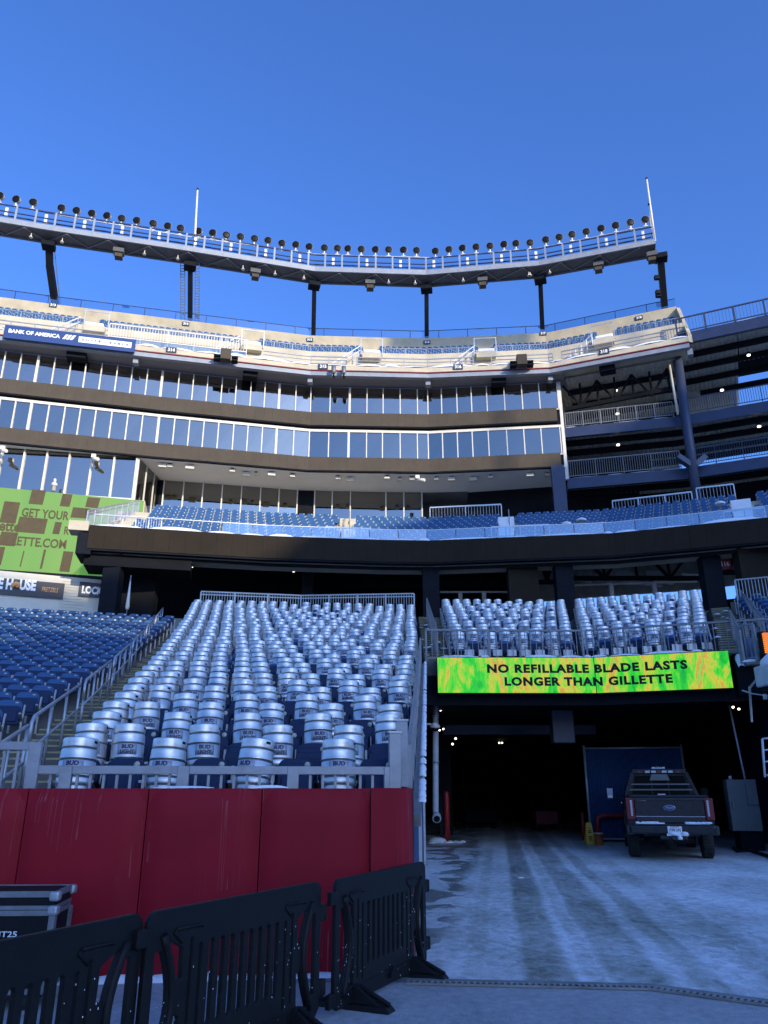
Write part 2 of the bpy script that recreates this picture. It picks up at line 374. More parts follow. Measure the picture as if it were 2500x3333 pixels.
def led_mat(name, stops, scale, rot, strength, stripes, low=0.25, rough=0.72):
    m = mat(name, (0.02, 0.02, 0.02), 0.6); t, b = nodes_of(m)
    n = noise_n(t, mapped(t, scale, rot=rot), 1.0, 8, 0.5); n.node.inputs['Roughness'].default_value = rough; c = ramp_n(t, n, stops)
    wv = t.nodes.new('ShaderNodeTexWave'); wv.wave_type = 'BANDS'; wv.inputs['Scale'].default_value = stripes; wv.inputs['Distortion'].default_value = 0.6; wv.inputs['Detail'].default_value = 1
    t.links.new(mapped(t, (1, 1, 1), rot=(0, R(38), 0)), wv.inputs[0])
    k = t.nodes.new('ShaderNodeMapRange'); t.links.new(wv.outputs[1], k.inputs[0]); k.inputs[3].default_value = low; k.inputs[4].default_value = 1
    x = t.nodes.new('ShaderNodeMix'); x.data_type = 'RGBA'; x.blend_type = 'MULTIPLY'; x.inputs[0].default_value = 1
    t.links.new(c, x.inputs[6]); t.links.new(k.outputs[0], x.inputs[7])
    t.links.new(x.outputs[2], b.inputs['Emission Color']); b.inputs['Emission Strength'].default_value = strength
    return m
M['led'] = led_mat('lit_led_screen', ((0.34, (0.0, 0.38, 0.02)), (0.45, (0.03, 0.66, 0.01)), (0.51, (0.30, 0.64, 0.02)), (0.545, (0.66, 0.55, 0.03)), (0.595, (0.62, 0.27, 0.05)), (0.63, (0.20, 0.72, 0.02)), (0.72, (0.12, 0.5, 0.35))), (1.9, 1.9, 0.7), (0, R(-42), 0), 0.88, 17.0)
M['led2'] = led_mat('lit_green_board', ((0.3, (0.06, 0.36, 0.02)), (0.5, (0.16, 0.42, 0.03)), (0.7, (0.05, 0.40, 0.02))), (0.35, 0.35, 0.08), (0, 0, 0), 0.34, 2.0, 0.75, 0.5)
t_, b_ = nodes_of(M['led2']); b_.inputs['Base Color'].default_value = (0.07, 0.13, 0.03, 1)
M['led_brown'] = mat('unlit_led_block', (0.085, 0.065, 0.035), 0.7, var=0.15, vs=2, spec=0.2)
M['led_or'] = led_mat('lit_orange_board', ((0.3, (0.8, 0.15, 0.01)), (0.7, (0.9, 0.3, 0.03))), (2, 2, 2), (0, 0, 0), 0.9, 9.0)
def siding_mat(name, col, pitch):
    m = mat(name, col, 0.5, var=0.2, vs=1.5); return m
M['blue_panel'] = mat('blue_corrugated', (0.026, 0.068, 0.165), 0.45, 0.2, var=0.2, vs=1.2)

# ------------------------------------------------------------------ text
_txt = {}
def text_mb(s, size=1.0, bold=0.0, depth=0.02, spacing=1.0):
    """letters as an MB in the local x-z plane, front towards -y, centred on x, baseline at z=0"""
    key = (s, size, bold, depth, spacing)
    if key in _txt: return _txt[key]
    cu = bpy.data.curves.new('lettering', 'FONT'); cu.body = s; cu.size = size; cu.offset = bold; cu.extrude = depth / 2
    cu.align_x = 'CENTER'; cu.space_character = spacing; cu.resolution_u = 3
    o = bpy.data.objects.new('lettering', cu); COL.objects.link(o)
    dg = bpy.context.evaluated_depsgraph_get()
    me = o.evaluated_get(dg).to_mesh()
    mb = MB(); mb.v = [(v.co.x, -v.co.z, v.co.y) for v in me.vertices]
    for p in me.polygons: mb.face(p.vertices)
    o.evaluated_get(dg).to_mesh_clear(); bpy.data.objects.remove(o); bpy.data.curves.remove(cu)
    _txt[key] = mb
    return mb
def fit_text(s, width, height, bold=0.0, depth=0.02, spacing=1.0):
    a = text_mb(s, 1.0, bold, depth, spacing)
    xs = [v[0] for v in a.v]; zs = [v[2] for v in a.v]
    r = MB(); sx, sz = width / (max(xs) - min(xs)), height / (max(zs) - min(zs)); cx = (max(xs) + min(xs)) / 2; z0 = min(zs)
    r.v = [((x - cx) * sx, y, (z - z0) * sz) for x, y, z in a.v]; r.f = list(a.f); r.m = list(a.m); r.s = list(a.s)
    return r
def place(mb, c, ang, tilt=0.0):
    r = MB(); r.add(mb, Matrix.Translation(Vector(c)) @ Matrix.Rotation(ang, 4, 'Z') @ Matrix.Rotation(tilt, 4, 'X')); return r

# ------------------------------------------------------------------ railings
def railing(name, label, base, h, post_step, bal_step, m, group=None, cat='railing', bal_parts=False, post_w=0.06, bal_w=0.018, rail_w=0.05, low=0.1, mids=(), posts=True, end_posts=True):
    P = [Vector(p) for p in base]
    t = thing(name, label, cat, P[0], group)
    top = MB(); lowm = MB(); bals = MB(); up = Vector((0, 0, 1))
    for i in range(len(P) - 1):
        a, b = P[i], P[i + 1]; L = (b - a).length
        top.beam(a + up * h, b + up * h, rail_w, rail_w)
        for q in mids: top.beam(a + up * q, b + up * q, rail_w * 0.8, rail_w * 0.8)
        if bal_step: lowm.beam(a + up * low, b + up * low, rail_w * 0.8, rail_w * 0.8)
        n = max(1, round(L / post_step))
        if posts:
            for k in range(n + 1):
                if k == n and i < len(P) - 2: continue
                q = a + (b - a) * (k / n); mb = MB(); mb.box(q + up * (h / 2 - 0.01), (post_w, post_w, h - 0.02), math.atan2((b - a).y, (b - a).x)); part(t, 'post', mb, m)
        if bal_step:
            nb = max(1, round(L / bal_step))
            for k in range(1, nb):
                q = a + (b - a) * (k / nb)
                tgt = MB() if bal_parts else bals
                tgt.box(q + up * ((h + low) / 2), (bal_w, bal_w, h - low - rail_w), math.atan2((b - a).y, (b - a).x))
                if bal_parts: part(t, 'baluster', tgt, m)
    part(t, 'top_rail', top, m)
    if lowm.v: part(t, 'bottom_rail', lowm, m)
    if bals.v: part(t, 'balusters', bals, m, kind='stuff')
    return t
def snow_lumps(name, pts, r, h, label_kind='stuff', step=0.6, gap=0.05):
    """lumpy snow laid along a 3D polyline"""
    mb = MB()
    for i in range(len(pts) - 1):
        a, b = Vector(pts[i]), Vector(pts[i + 1]); L = (b - a).length; d = (b - a).normalized(); sd = Vector((-d.y, d.x, 0)).normalized()
        t = 0
        while t < L:
            ln = random.uniform(0.5, 1.6) * step * 2; ln = min(ln, L - t)
            if ln < 0.05: break
            k0 = len(mb.v); hh = h * random.uniform(0.55, 1.15); n = 6; c = 6
            for q in range(n + 1):
                f = q / n; e = max(0.05, math.sin(math.pi * f)) ** 0.45; p = a + d * (t + ln * f)
                for j in range(c + 1):
                    g = math.pi * j / c
                    mb.v.append(tuple(p + sd * (math.cos(g) * r * (0.75 + 0.25 * e) * random.uniform(.93, 1.07)) + Vector((0, 0, math.sin(g) * hh * e))))
            for q in range(n):
                for j in range(c):
                    x = k0 + q * (c + 1) + j; mb.face((x, x + 1, x + c + 2, x + c + 1), 0, True)
            t += ln + random.uniform(0, gap)
    return solo(name, mb, M['snow'], kind=label_kind)

# ================================================================== GROUND
g = MB(); g.poly([(-400, -400, 0), (400, -400, 0), (400, 900, 0), (-400, 900, 0)]); solo('ground', g, M['pave'], kind='structure')
g = MB(); g.poly([(-160, -170, .004), (60, -170, .004), (60, -4, .004), (-160, -4, .004)]); solo('bounce_snow_field', g, M['snow'], kind='structure')  # unseen sheet added behind the camera to bounce warm sunlight forward
g = MB(); g.poly([(-7, 8.2, .005), (.3, 8.12, .005), (2.36, 7.92, .005), (3.2, 7.35, .005), (7, 4.9, .005), (40, 4.9, .005), (40, 75, .005), (-7, 75, .005)])
solo('service_road', g, M['ice'], kind='structure')
t = thing('drain_channel', 'narrow slotted trench drain crossing the ground at the edge of the icy road', 'drain', (0.2, 8.05, 0))
fr = MB(); bars = MB(); bed = MB(); line = [(0.2, 8.07), (2.36, 7.86), (3.22, 7.27), (6.5, 5.0)]
bed.sweep(line, [(-0.045, 0.006), (0.045, 0.006), (0.045, 0.009), (-0.045, 0.009)])
fr.sweep(line, [(-0.065, 0.004), (-0.045, 0.004), (-0.045, 0.022), (-0.065, 0.022)]); fr.sweep(line, [(0.045, 0.004), (0.15, 0.004), (0.15, 0.016), (0.045, 0.016)])
d = 0.02
while d < plen(line):
    p, a = along(line, d); bars.box((p.x, p.y, 0.014), (0.020, 0.088, 0.012), a); d += 0.055
part(t, 'channel_bed', bed, M['black']); part(t, 'channel_frame', fr, M['conc_g']); part(t, 'grate_bars', bars, M['steel'], kind='stuff')

# ================================================================== LOWER BOWL TERRACES
Y0R, DR = 9.35, 0.965
def zfl(r): return 1.2 + 0.232 * r + 0.0019 * r * r
def XL(r): return -3.57 - 0.19 * r
def XR(r): return -0.05 + 0.06 * r if r < 18 else 0.97 + 0.035 * (r - 18)
def YC(r, x): return Y0R + DR * r + 0.10 * (x + 3.57)
def EL(r): y = Y0R + DR * r; return Vector((-6.75 - 0.14 * (y - 13.9), y, zfl(r)))
UL = Vector((1, 0.25, 0)).normalized(); NL = Vector((-UL.y, UL.x, 0))
ter = MB()
for r in range(29):
    z = zfl(r); z0 = zfl(r - 1) - 0.35 if r else 0.0
    xa, xb = XL(r) - 0.33, XR(r) + 0.28
    ya, yb = -0.36, DR - 0.33 + (2.0 if r == 28 else 0)
    ter.hexa([(xa, YC(r, xa) + ya, z0), (xb, YC(r, xb) + ya, z0), (xb, YC(r, xb) + yb, z0), (xa, YC(r, xa) + yb, z0), (xa, YC(r, xa) + ya, z), (xb, YC(r, xb) + ya, z), (xb, YC(r, xb) + yb, z), (xa, YC(r, xa) + yb, z)])
solo('keg_stand_terrace', ter, M['terrace'], kind='structure')
ter = MB()
for r in range(0, 26):
    z = zfl(r); z0 = zfl(r - 1) - 0.35 if r else 0
    e = EL(r) + UL * 0.36; q = EL(r) - UL * 15; a, b = -0.40, 0.60
    c = [e + NL * b, q + NL * b, q + NL * a, e + NL * a]
    c = [c[3], c[0], c[1], c[2]]
    ter.hexa([(p.x, p.y, z0) for p in c] + [(p.x, p.y, z) for p in c])
solo('left_stand_terrace', ter, M['terrace'], kind='structure')
# aisle stairs between the two blocks
st = thing('aisle_stairs', 'steep grey stairs with worn yellow step edges between blue seats and kegs', 'stairs', (-5, 9, 0))
def step(parent, x0, x1, y, dep, z, dz, sl=0.0):
    mb = MB()
    def q(x, yy, zz): return (x, yy + sl * (x - x0), zz)
    mb.hexa([q(x0, y, z - dz), q(x1, y, z - dz), q(x1, y + dep, z - dz), q(x0, y + dep, z - dz), q(x0, y, z), q(x1, y, z), q(x1, y + dep, z), q(x0, y + dep, z)], 0)
    mb.hexa([q(x0 + .02, y - .004, z - .025), q(x1 - .02, y - .004, z - .025), q(x1 - .02, y + .02, z - .025), q(x0 + .02, y + .02, z - .025), q(x0 + .02, y - .004, z + .004), q(x1 - .02, y - .004, z + .004), q(x1 - .02, y + .02, z + .004), q(x0 + .02, y + .02, z + .004)], 1)
    part(parent, 'step', mb, [M['terrace'], M['nose']])
for k in range(0, 58):
    r = k / 2
    step(st, EL(r).x + 0.30, XL(r) - 0.20, EL(r).y - 0.3 + (0.1 if k % 2 else 0), DR / 2 + .03, zfl(r) - (0.0 if k % 2 == 0 else 0.0), 0.45, 0.12)
# landing at the head of the stairs and concourse floor
CF = [(-26, 33.5), (-9.3, 37.6), (-4.2, 38.3), (1.6, 38.3), (9.2, 38.0), (14.5, 36.2), (26, 30.5)]
g = MB(); g.sweep(CF, [(-0.6, 8.6), (18, 8.6), (18, 9.55), (-0.6, 9.55)]); solo('concourse_floor', g, M['conc_g'], kind='structure')

# ------------------------------------------------------------------ tunnel: side walls, deck over it, ceiling
WX0, WX1 = (0.335, 9.3), (1.30, 26.0)
def wall_x(y): return WX0[0] + (WX1[0] - WX0[0]) * (y - WX0[1]) / (WX1[1] - WX0[1])
def rim_z(y): return min(5.5, zfl((y - 9.7) / DR) + 0.22)
t = thing('tunnel_side_wall', 'blue corrugated metal wall running back into the tunnel beside the kegs', 'wall', (0.3, 9.3, 0))
mb = MB(); n = 130; k0 = 0; pr = []
for i in range(n * 4 + 1):
    y = WX0[1] + (WX1[1] - WX0[1]) * i / (n * 4); dx = 0.0 if (i % 4) in (0, 1) else -0.035
    mb.v += [(wall_x(y) + dx, y, 0), (wall_x(y) + dx, y, rim_z(y))]
for i in range(n * 4): mb.face((2 * i, 2 * i + 2, 2 * i + 3, 2 * i + 1), 0)
part(t, 'corrugated_cladding', mb, M['blue_panel'])
mb = MB(); pts = [(wall_x(y) + 0.03, y, rim_z(y) + 0.02) for y in (9.3, 12, 15, 18, 21, 24, 25.2)]
for a, b in zip(pts, pts[1:]): mb.beam(a, b, 0.10, 0.13)
part(t, 'rim_channel', mb, M['steel_d'])
mb = MB(); mb.hexa([(-0.1, 9.3, 0), (0.29, 9.3, 0), (1.25, 26, 0), (0.6, 26, 0), (-0.1, 9.3, 1.3), (0.29, 9.3, 1.3), (1.25, 26, 5.4), (0.6, 26, 5.4)]); part(t, 'wall_core', mb, M['conc_g'])
for y in (12.8, 20.1):
    mb = MB(); mb.box((wall_x(y) + 0.02, y, rim_z(y) / 2), (0.05, 0.07, rim_z(y))); part(t, 'wall_stud', mb, M['steel'])
snow_lumps('snow_on_tunnel_wall', [(wall_x(y) + 0.09, y, rim_z(y) + 0.08) for y in (9.8, 12, 15, 18, 21, 24.6)], 0.05, 0.075, step=0.12, gap=0.22)
SG = [(1.66, 24.0), (6.53, 24.05), (10.18, 22.78)]
RW = [(10.9, 21.0), (12.6, 27.0), (15.5, 38), (19, 52)]     # right tunnel wall
t = thing('tunnel_right_wall', 'dark navy wall at the right of the vehicle tunnel', 'wall', (11.4, 22.5, 0))
mb = MB(); mb.sweep([(q[0], q[1]) for q in RW[::-1]], [(0, 0), (0.5, 0), (0.5, 5.2), (0, 5.2)]); part(t, 'wall_face', mb, M['navy'])
mb = MB()
for y in (22.0, 24.2, 26.4): 
    x = 10.9 + (y - 21) * 1.7 / 6; mb.box((x - 0.05, y, 2.5), (0.1, 0.16, 5.0), R(-15))
part(t, 'wall_stud', mb, M['dark'], kind='stuff')
t = thing('tunnel_roof', 'dark roof slab and beams over the vehicle tunnel', 'roof', (5, 25, 4.4))
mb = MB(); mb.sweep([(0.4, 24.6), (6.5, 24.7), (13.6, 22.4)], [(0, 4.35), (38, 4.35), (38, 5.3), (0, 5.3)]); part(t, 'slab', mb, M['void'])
mb = MB(); mb.sweep([(1.3, 24.55), (6.53, 24.6), (12.2, 22.6)], [(0, 4.18), (0.25, 4.18), (0.25, 4.5), (0, 4.5)]); part(t, 'edge_beam', mb, M['dark'])
mb = MB(); mb.beam((2.3, 31, 3.9), (8.2, 31, 3.9), 0.3, 0.35); part(t, 'roof_beam', mb, M['navy_l'])
for q in ((2.5, 33.5), (8.6, 33.5)):
    mb = MB(); mb.box((q[0], q[1], 2.2), (0.5, 0.6, 4.4)); part(t, 'pillar', mb, M['dark'])
mb = MB(); mb.box((6.15, 27.5, 3.75), (0.75, 0.5, 1.1)); part(t, 'duct_drop', mb, M['navy_l'], bevel=.03)
t = thing('tunnel_end_wall', 'black wall closing the far end of the tunnel', 'wall', (8, 58, 0))
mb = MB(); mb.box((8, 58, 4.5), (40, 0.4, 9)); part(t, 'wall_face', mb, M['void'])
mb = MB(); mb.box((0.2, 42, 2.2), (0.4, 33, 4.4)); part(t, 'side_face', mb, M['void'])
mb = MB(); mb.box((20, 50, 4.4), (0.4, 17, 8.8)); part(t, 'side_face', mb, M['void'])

# ------------------------------------------------------------------ stand over the tunnel
def R1(j, f): a = (2.5 + .047 * j, 25.5 + 1.03 * j); b = (6.14 + .23 * j, 25.55 + 1.03 * j); return Vector((a[0] + (b[0] - a[0]) * f, a[1] + (b[1] - a[1]) * f, 5.6 + .35 * j))
def R2(j, f): a = (6.80 + .245 * j, 25.4 + 1.03 * j); b = (10.1 + .40 * j, 24.2 + .98 * j); return Vector((a[0] + (b[0] - a[0]) * f, a[1] + (b[1] - a[1]) * f, 5.6 + .35 * j))
def R3(j, f): a = (12.05 + .36 * j, 23.6 + .98 * j); b = (16.5 + .40 * j, 21.4 + .95 * j); return Vector((a[0] + (b[0] - a[0]) * f, a[1] + (b[1] - a[1]) * f, 5.75 + .36 * j))
ter = MB()
for fn, lo, hi in ((R1, -0.05, 1.03), (R2, -0.06, 1.06), (R3, -0.03, 1.05)):
    for j in range(12):
        a, b = fn(j, lo), fn(j, hi); e = (b - a).normalized(); nn = Vector((-e.y, e.x, 0)); z = a.z; z0 = z - 0.75
        c = [a - nn * .4, b - nn * .4, b + nn * (.66 + (2 if j == 11 else 0)), a + nn * (.66 + (2 if j == 11 else 0))]
        ter.hexa([(p.x, p.y, z0) for p in c] + [(p.x, p.y, z) for p in c])
mb = ter
mb.hexa([(1.35, 24.6, 5.1), (6.5, 24.7, 5.1), (6.5, 25.4, 5.1), (1.35, 25.4, 5.1), (1.35, 24.6, 5.6), (6.5, 24.7, 5.6), (6.5, 25.4, 5.6), (1.35, 25.4, 5.6)])
mb.hexa([(6.5, 24.7, 5.1), (12.4, 22.6, 5.1), (12.9, 23.3, 5.1), (6.5, 25.2, 5.1), (6.5, 24.7, 5.6), (12.4, 22.6, 5.6), (12.9, 23.3, 5.6), (6.5, 25.2, 5.6)])
solo('tunnel_stand_terrace', ter, M['terrace'], kind='structure')
for nm, lab, fa, fb in (('aisle_stairs', 'snow dusted stairs between the middle keg block and the kegs over the tunnel', lambda j: Vector((1.32 + .03 * j, 25.3 + 1.03 * j, 5.6 + .35 * j)), lambda j: R1(j, 0) - Vector((.32, 0, 0))),
                        ('aisle_stairs', 'snow dusted stairs at the right of the kegs over the tunnel', lambda j: R2(j, 1.09), lambda j: R3(j, -0.06))):
    q = thing(nm, lab, 'stairs', fa(0))
    for k in range(24):
        j = k / 2; a, b = fa(j), fb(j); sl = (b.y - a.y) / (b.x - a.x)
        step(q, a.x, b.x, a.y - .3, .56, a.z + (0 if k % 2 == 0 else .0), .4, sl)
    sn = []
    for _ in range(14):
        j = random.uniform(0.2, 10); a, b = fa(j), fb(j); f = random.random(); sn.append(a + (b - a) * f)
    mb = MB()
    for p in sn:
        rr = random.uniform(.06, .16); mb.lathe([(rr, 0), (rr * .8, rr * .3), (rr * .35, rr * .45)], 8, (p.x, p.y - .1, p.z + .12))
    solo('snow_on_stairs', mb, M['snow'], kind='stuff')

# ================================================================== CLUB DECK (200 level)
F = [(-14.75, 36.45), (-6.13, 38.2), (0, 38.9), (2.46, 39.0), (11.88, 37.75), (18.66, 35.35), (26, 31.8)]
t = thing('club_deck', 'sweeping middle deck with black underside carrying rows of blue club seats', 'stand deck', (0, 39, 13))
sect = [(0.12, 12.95), (0.12, 14.15), (0.5, 14.15), (0.5, 13.9)]
for k in range(9): sect += [(1.1 + .88 * k, 13.9 + .5 * k), (1.98 + .88 * k, 13.9 + .5 * k)]
sect = sect[:4] + [(1.1, 13.9)] + [p for k in range(9) for p in ((1.1 + .88 * k, 13.9 + .5 * k), (1.98 + .88 * k, 13.9 + .5 * k))][1:] + [(19, 17.9), (19, 17.2), (9, 16.6), (1.5, 12.75)]
mb = MB(); mb.sweep(F, sect); part(t, 'deck_slab', mb, M['conc'])
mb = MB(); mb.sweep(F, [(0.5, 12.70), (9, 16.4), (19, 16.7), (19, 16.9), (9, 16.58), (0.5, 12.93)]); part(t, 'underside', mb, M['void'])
t = thing('club_ribbon_display', 'long black ribbon display band along the front of the club deck', 'ribbon display', (0, 38.9, 13))
L = plen(F); npan = 54
for i in range(npan):
    a, b = L * i / npan, L * (i + 1) / npan - 0.006
    pa, aa = along(F, a); pb, ab = along(F, b); mb = MB()
    if abs(aa - ab) > 1e-4:
        mb.sweep([(pa.x, pa.y)] + [q for q in F if 0 < (Vector(q) - pa).length < (b - a) and 0 < (Vector(q) - pb).length < (b - a)] + [(pb.x, pb.y)], [(-.1, 12.99), (.1, 12.99), (.1, 14.2), (-.1, 14.2)])
    else: mb.sweep([(pa.x, pa.y), (pb.x, pb.y)], [(-.1, 12.99), (.1, 12.99), (.1, 14.2), (-.1, 14.2)])
    part(t, 'panel', mb, M['ribbon_b'])
mb = MB(); mb.sweep(F, [(-.06, 12.9), (.3, 12.9), (.3, 12.985), (-.06, 12.985)]); part(t, 'trim', mb, M['dark'])
# left wing end of the deck
t = thing('deck_end_box', 'dark box closing the left end of the club ribbon display', 'deck end', (-15.2, 36.4, 12.6))
mb = MB(); mb.box((-15.1, 37.3, 13.25), (0.7, 1.9, 1.1), R(12)); part(t, 'box_body', mb, M['dark'])
mb = MB(); mb.box((-15.35, 36.75, 14.15), (0.95, 1.0, .5), R(12)); part(t, 'concrete_end', mb, M['conc'])
mb = MB(); mb.box((-12.6, 38.2, 12.5), (5.2, 1.8, .5), R(12)); part(t, 'under_box', mb, M['void'])
# snow on the lip
snow_lumps('snow_on_club_deck', [(*p, 14.2) for p in off(F, 0.28)], 0.32, 0.26, step=1.2)

# club glass balustrade
t = thing('glass_balustrade', 'blue tinted glass balustrade with rounded panels along the front of the club seats', 'balustrade', (0, 39.3, 14.2))
FB = off(F, 0.55); L = plen(FB); d = 6.5; rail = MB()
while d < L - 1.6:
    pa, aa = along(FB, d); pb, _ = along(FB, d + 1.52)
    mb = MB(); mb.beam((pa.x, pa.y, 14.62), (pb.x, pb.y, 14.62), 0.02, 0.72); part(t, 'glass_panel', mb, M['glass_c'])
    mb = MB(); mb.box((pa.x, pa.y, 14.45), (.04, .06, .7), aa); part(t, 'clamp_post', mb, M['steel_d'])
    d += 1.56
for i in range(len(FB) - 1): rail.beam((*FB[i], 15.0), (*FB[i + 1], 15.0), .04, .04)
part(t, 'cap_rail', rail, M['alu'])
ang = lambda x, y: math.atan2(x, y)
def clubp(px, py, o, z):
    """point on the club deck at offset o behind the front line, below the sight line through px"""
    P = off(F, o); q = on_poly(px, py, P); return Vector((q.x, q.y, z))
railing('club_rail', 'raking pale fence at the left end of the club seats', [clubp(283, 1690, .3, 13.95), clubp(455, 1622, 8.6, 17.7)], 1.15, 1.2, .16, M['alu'], group='club deck railings', mids=(.95,))
railing('club_rail', 'short pale picket fence at front left corner of the club seats', [clubp(400, 1700, .75, 13.95), clubp(525, 1712, .75, 13.95)], 1.1, .75, .13, M['alu'], group='club deck railings')
railing('club_rail', 'white rail around the stair head in the middle of the club seats', [clubp(1058, 1740, .75, 14.0), clubp(1205, 1742, .75, 14.0)], 1.1, .5, .16, M['alu'], group='club deck railings')
railing('club_rail', 'white rail around the stair head at right of the club seats', [clubp(1600, 1742, .75, 14.0), clubp(1790, 1738, .75, 14.0)], 1.1, .8, 0, M['alu'], group='club deck railings', mids=(.55,))
railing('club_rail', 'tall white picket fence behind the club seats below the grey soffit', [clubp(1400, 1672, 9.6, 17.9), clubp(1633, 1672, 9.6, 17.9)], 1.75, 2.0, .2, M['alu'], group='club deck railings', rail_w=.08)
railing('club_rail', 'long white picket fence behind the right hand club seats', [clubp(1995, 1650, 9.4, 17.9), clubp(2255, 1632, 9.4, 17.9)], 1.5, 1.9, .19, M['alu'], group='club deck railings', rail_w=.08)
railing('club_rail', 'taller white picket fence with high posts at far right of the club seats', [clubp(2270, 1620, 9.4, 17.9), clubp(2392, 1605, 9.4, 17.9)], 1.7, 1.7, .19, M['alu'], group='club deck railings', rail_w=.08)
railing('club_rail', 'rail post line beside snowy club stairs at far right', [clubp(2360, 1700, .8, 14.0), clubp(2495, 1685, .8, 14.0)], 1.0, .8, 0, M['alu'], group='club deck railings', mids=(.5,))
t = thing('club_stairs', 'snow covered stairs climbing through the club seats at far right', 'stairs', clubp(2410, 1700, 1, 13.9))
for k in range(9):
    a, b = clubp(2388, 1650, 1.2 + .88 * k, 0), clubp(2455, 1650, 1.2 + .88 * k, 0); mb = MB(); mb.beam((a.x, a.y + .4, 14.02 + .5 * k), (b.x, b.y + .4, 14.02 + .5 * k), .9, .2); part(t, 'snowy_step', mb, M['snow'])
for px, py, nm in ((1130, 1700, 'pale concrete stairs between left and middle club seats'), (1650, 1700, 'snowy stairs between middle and right club seats')):
    t = thing('club_stairs', nm, 'stairs', clubp(px, py, 1, 13.9))
    for k in range(9):
        a, b = clubp(px - 26, py, 1.2 + .88 * k, 0), clubp(px + 26, py, 1.2 + .88 * k, 0); mb = MB(); mb.beam((a.x, a.y + .35, 14.1 + .5 * k), (b.x, b.y + .35, 14.1 + .5 * k), .85, .3); part(t, 'step', mb, M['conc'] if px < 1300 else M['snow'])
    q = [clubp(px + 8, py, 1.6, 14.2), clubp(px + 8, py, 8.6, 18.0)]
    railing('club_rail', 'slim handrail climbing ' + ('the pale club stairs left of centre' if px < 1300 else 'the snowy club stairs right of centre'), q, .9, 1.5, 0, M['alu'], group='club deck railings')

# ================================================================== SUITE BUILDING
SP = [(-36, 43.9), (-26.2, 46.65), (-16.15, 49.25), (-5.5, 51.65), (3.35, 52.0), (13.05, 50.9)]
b = thing('suite_building', 'curved glass fronted suite building with two window bands between the decks', 'building', (0, 52, 18))
A, Z = 'crop', 0.7535
w2 = [5, 75, 150, 222, 292, 358, 427, 495, 560, 627, 692, 765, 828, 890, 953, 1015, 1079, 1140, 1203, 1275, 1340, 1425, 1510, 1585, 1655]
w2r = [70, 145, 190, 250, 317, 380, 447, 523, 600, 675, 755]
w1 = [-20, 48, 118, 195, 265, 332, 400, 470, 540, 605, 676, 745, 810, 873, 937, 1003, 1065, 1128, 1190, 1265, 1333, 1418, 1505, 1583, 1652]
w1r = [70, 145, 192, 255, 320, 385, 455, 535, 610, 685, 768]
W2 = [x * Z for x in w2] + [1250 + x * Z for x in w2r]; W1 = [x * Z for x in w1] + [1250 + x * Z for x in w1r]
thick2 = [150, 692, 1203, 1510]; thick1 = [118, 676, 1190, 1505]
def band(W, ytab, z0, z1, poly, thick, gm='glass', bname='window'):
    def yy(x):
        for (x0, y0), (x1, y1) in zip(ytab, ytab[1:]):
            if x <= x1: return y0 + (y1 - y0) * (x - x0) / (x1 - x0)
        return ytab[-1][1]
    P = [on_poly(x, yy(x), poly) for x in W]
    P = [along(poly, 0)[0].to_3d()] + [P[0] + (P[0] - P[1]) * k for k in (3, 2, 1)] + P
    TH = set(round(x * Z, 1) for x in thick)
    for i in range(len(P) - 1):
        a, c = P[i].copy(), P[i + 1].copy(); e = (c - a); e.z = 0; e.normalize(); nn = Vector((-e.y, e.x, 0)); mb = MB()
        j1, j2 = random.uniform(-.006, .006), random.uniform(-.006, .006)
        lean = -0.045
        mb.hexa([(a.x + nn.x * (.02 + j1), a.y + nn.y * (.02 + j1), z0), (c.x + nn.x * (.02 + j2), c.y + nn.y * (.02 + j2), z0), (c.x + nn.x * .05, c.y + nn.y * .05, z0), (a.x + nn.x * .05, a.y + nn.y * .05, z0),
                 (a.x + nn.x * (.02 + lean), a.y + nn.y * (.02 + lean), z1), (c.x + nn.x * (.02 + lean), c.y + nn.y * (.02 + lean), z1), (c.x + nn.x * (.05 + lean), c.y + nn.y * (.05 + lean), z1), (a.x + nn.x * (.05 + lean), a.y + nn.y * (.05 + lean), z1)])
        part(b, bname, mb, M[gm])
    for i, p in enumerate(P):
        k = i - 4; wd = .072
        if k >= 0 and round(W[k], 1) in TH: wd = .16
        mb = MB(); mb.box((p.x, p.y - .03, (z0 + z1) / 2), (wd, .16, z1 - z0), ang_at(poly, p)); part(b, 'mullion', mb, M['white'])
    return P
y2 = [(-50, 1230), (0, 1234), (520, 1294), (1013, 1347), (1395, 1353), (1825, 1332)]
y1 = [(-50, 1391), (0, 1396), (512, 1443), (1002, 1490), (1395, 1497), (1835, 1478)]
P2 = band(W2, y2, 28.31, 30.52, SP, thick2); P1 = band(W1, y1, 24.67, 26.80, SP, thick1, 'glass_l')
for z0, z1, nm in ((28.31, 30.5, 'upper'), (24.67, 26.8, 'lower')):
    mb = MB(); mb.sweep(SP, [(.15, z0), (3.2, z0), (3.2, z1), (.15, z1)], closed=False); k = MB()
    inner = off(SP, 0.1)
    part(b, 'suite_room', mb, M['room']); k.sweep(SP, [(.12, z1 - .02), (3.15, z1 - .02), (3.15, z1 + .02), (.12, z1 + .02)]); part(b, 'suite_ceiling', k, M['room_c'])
    e = MB(); q = off(SP, 3.2)[-1]; e.poly([(SP[-1][0] - .1, SP[-1][1] + .1, z0), (q[0] - .1, q[1], z0), (q[0] - .1, q[1], z1), (SP[-1][0] - .1, SP[-1][1] + .1, z1)]); part(b, 'suite_end_wall', e, M['room'])
    k = MB(); k.sweep(SP, [(.9, z0), (1.3, z0), (1.3, z0 + .45), (.9, z0 + .45)]); part(b, 'suite_counter', k, M['conc_g'])
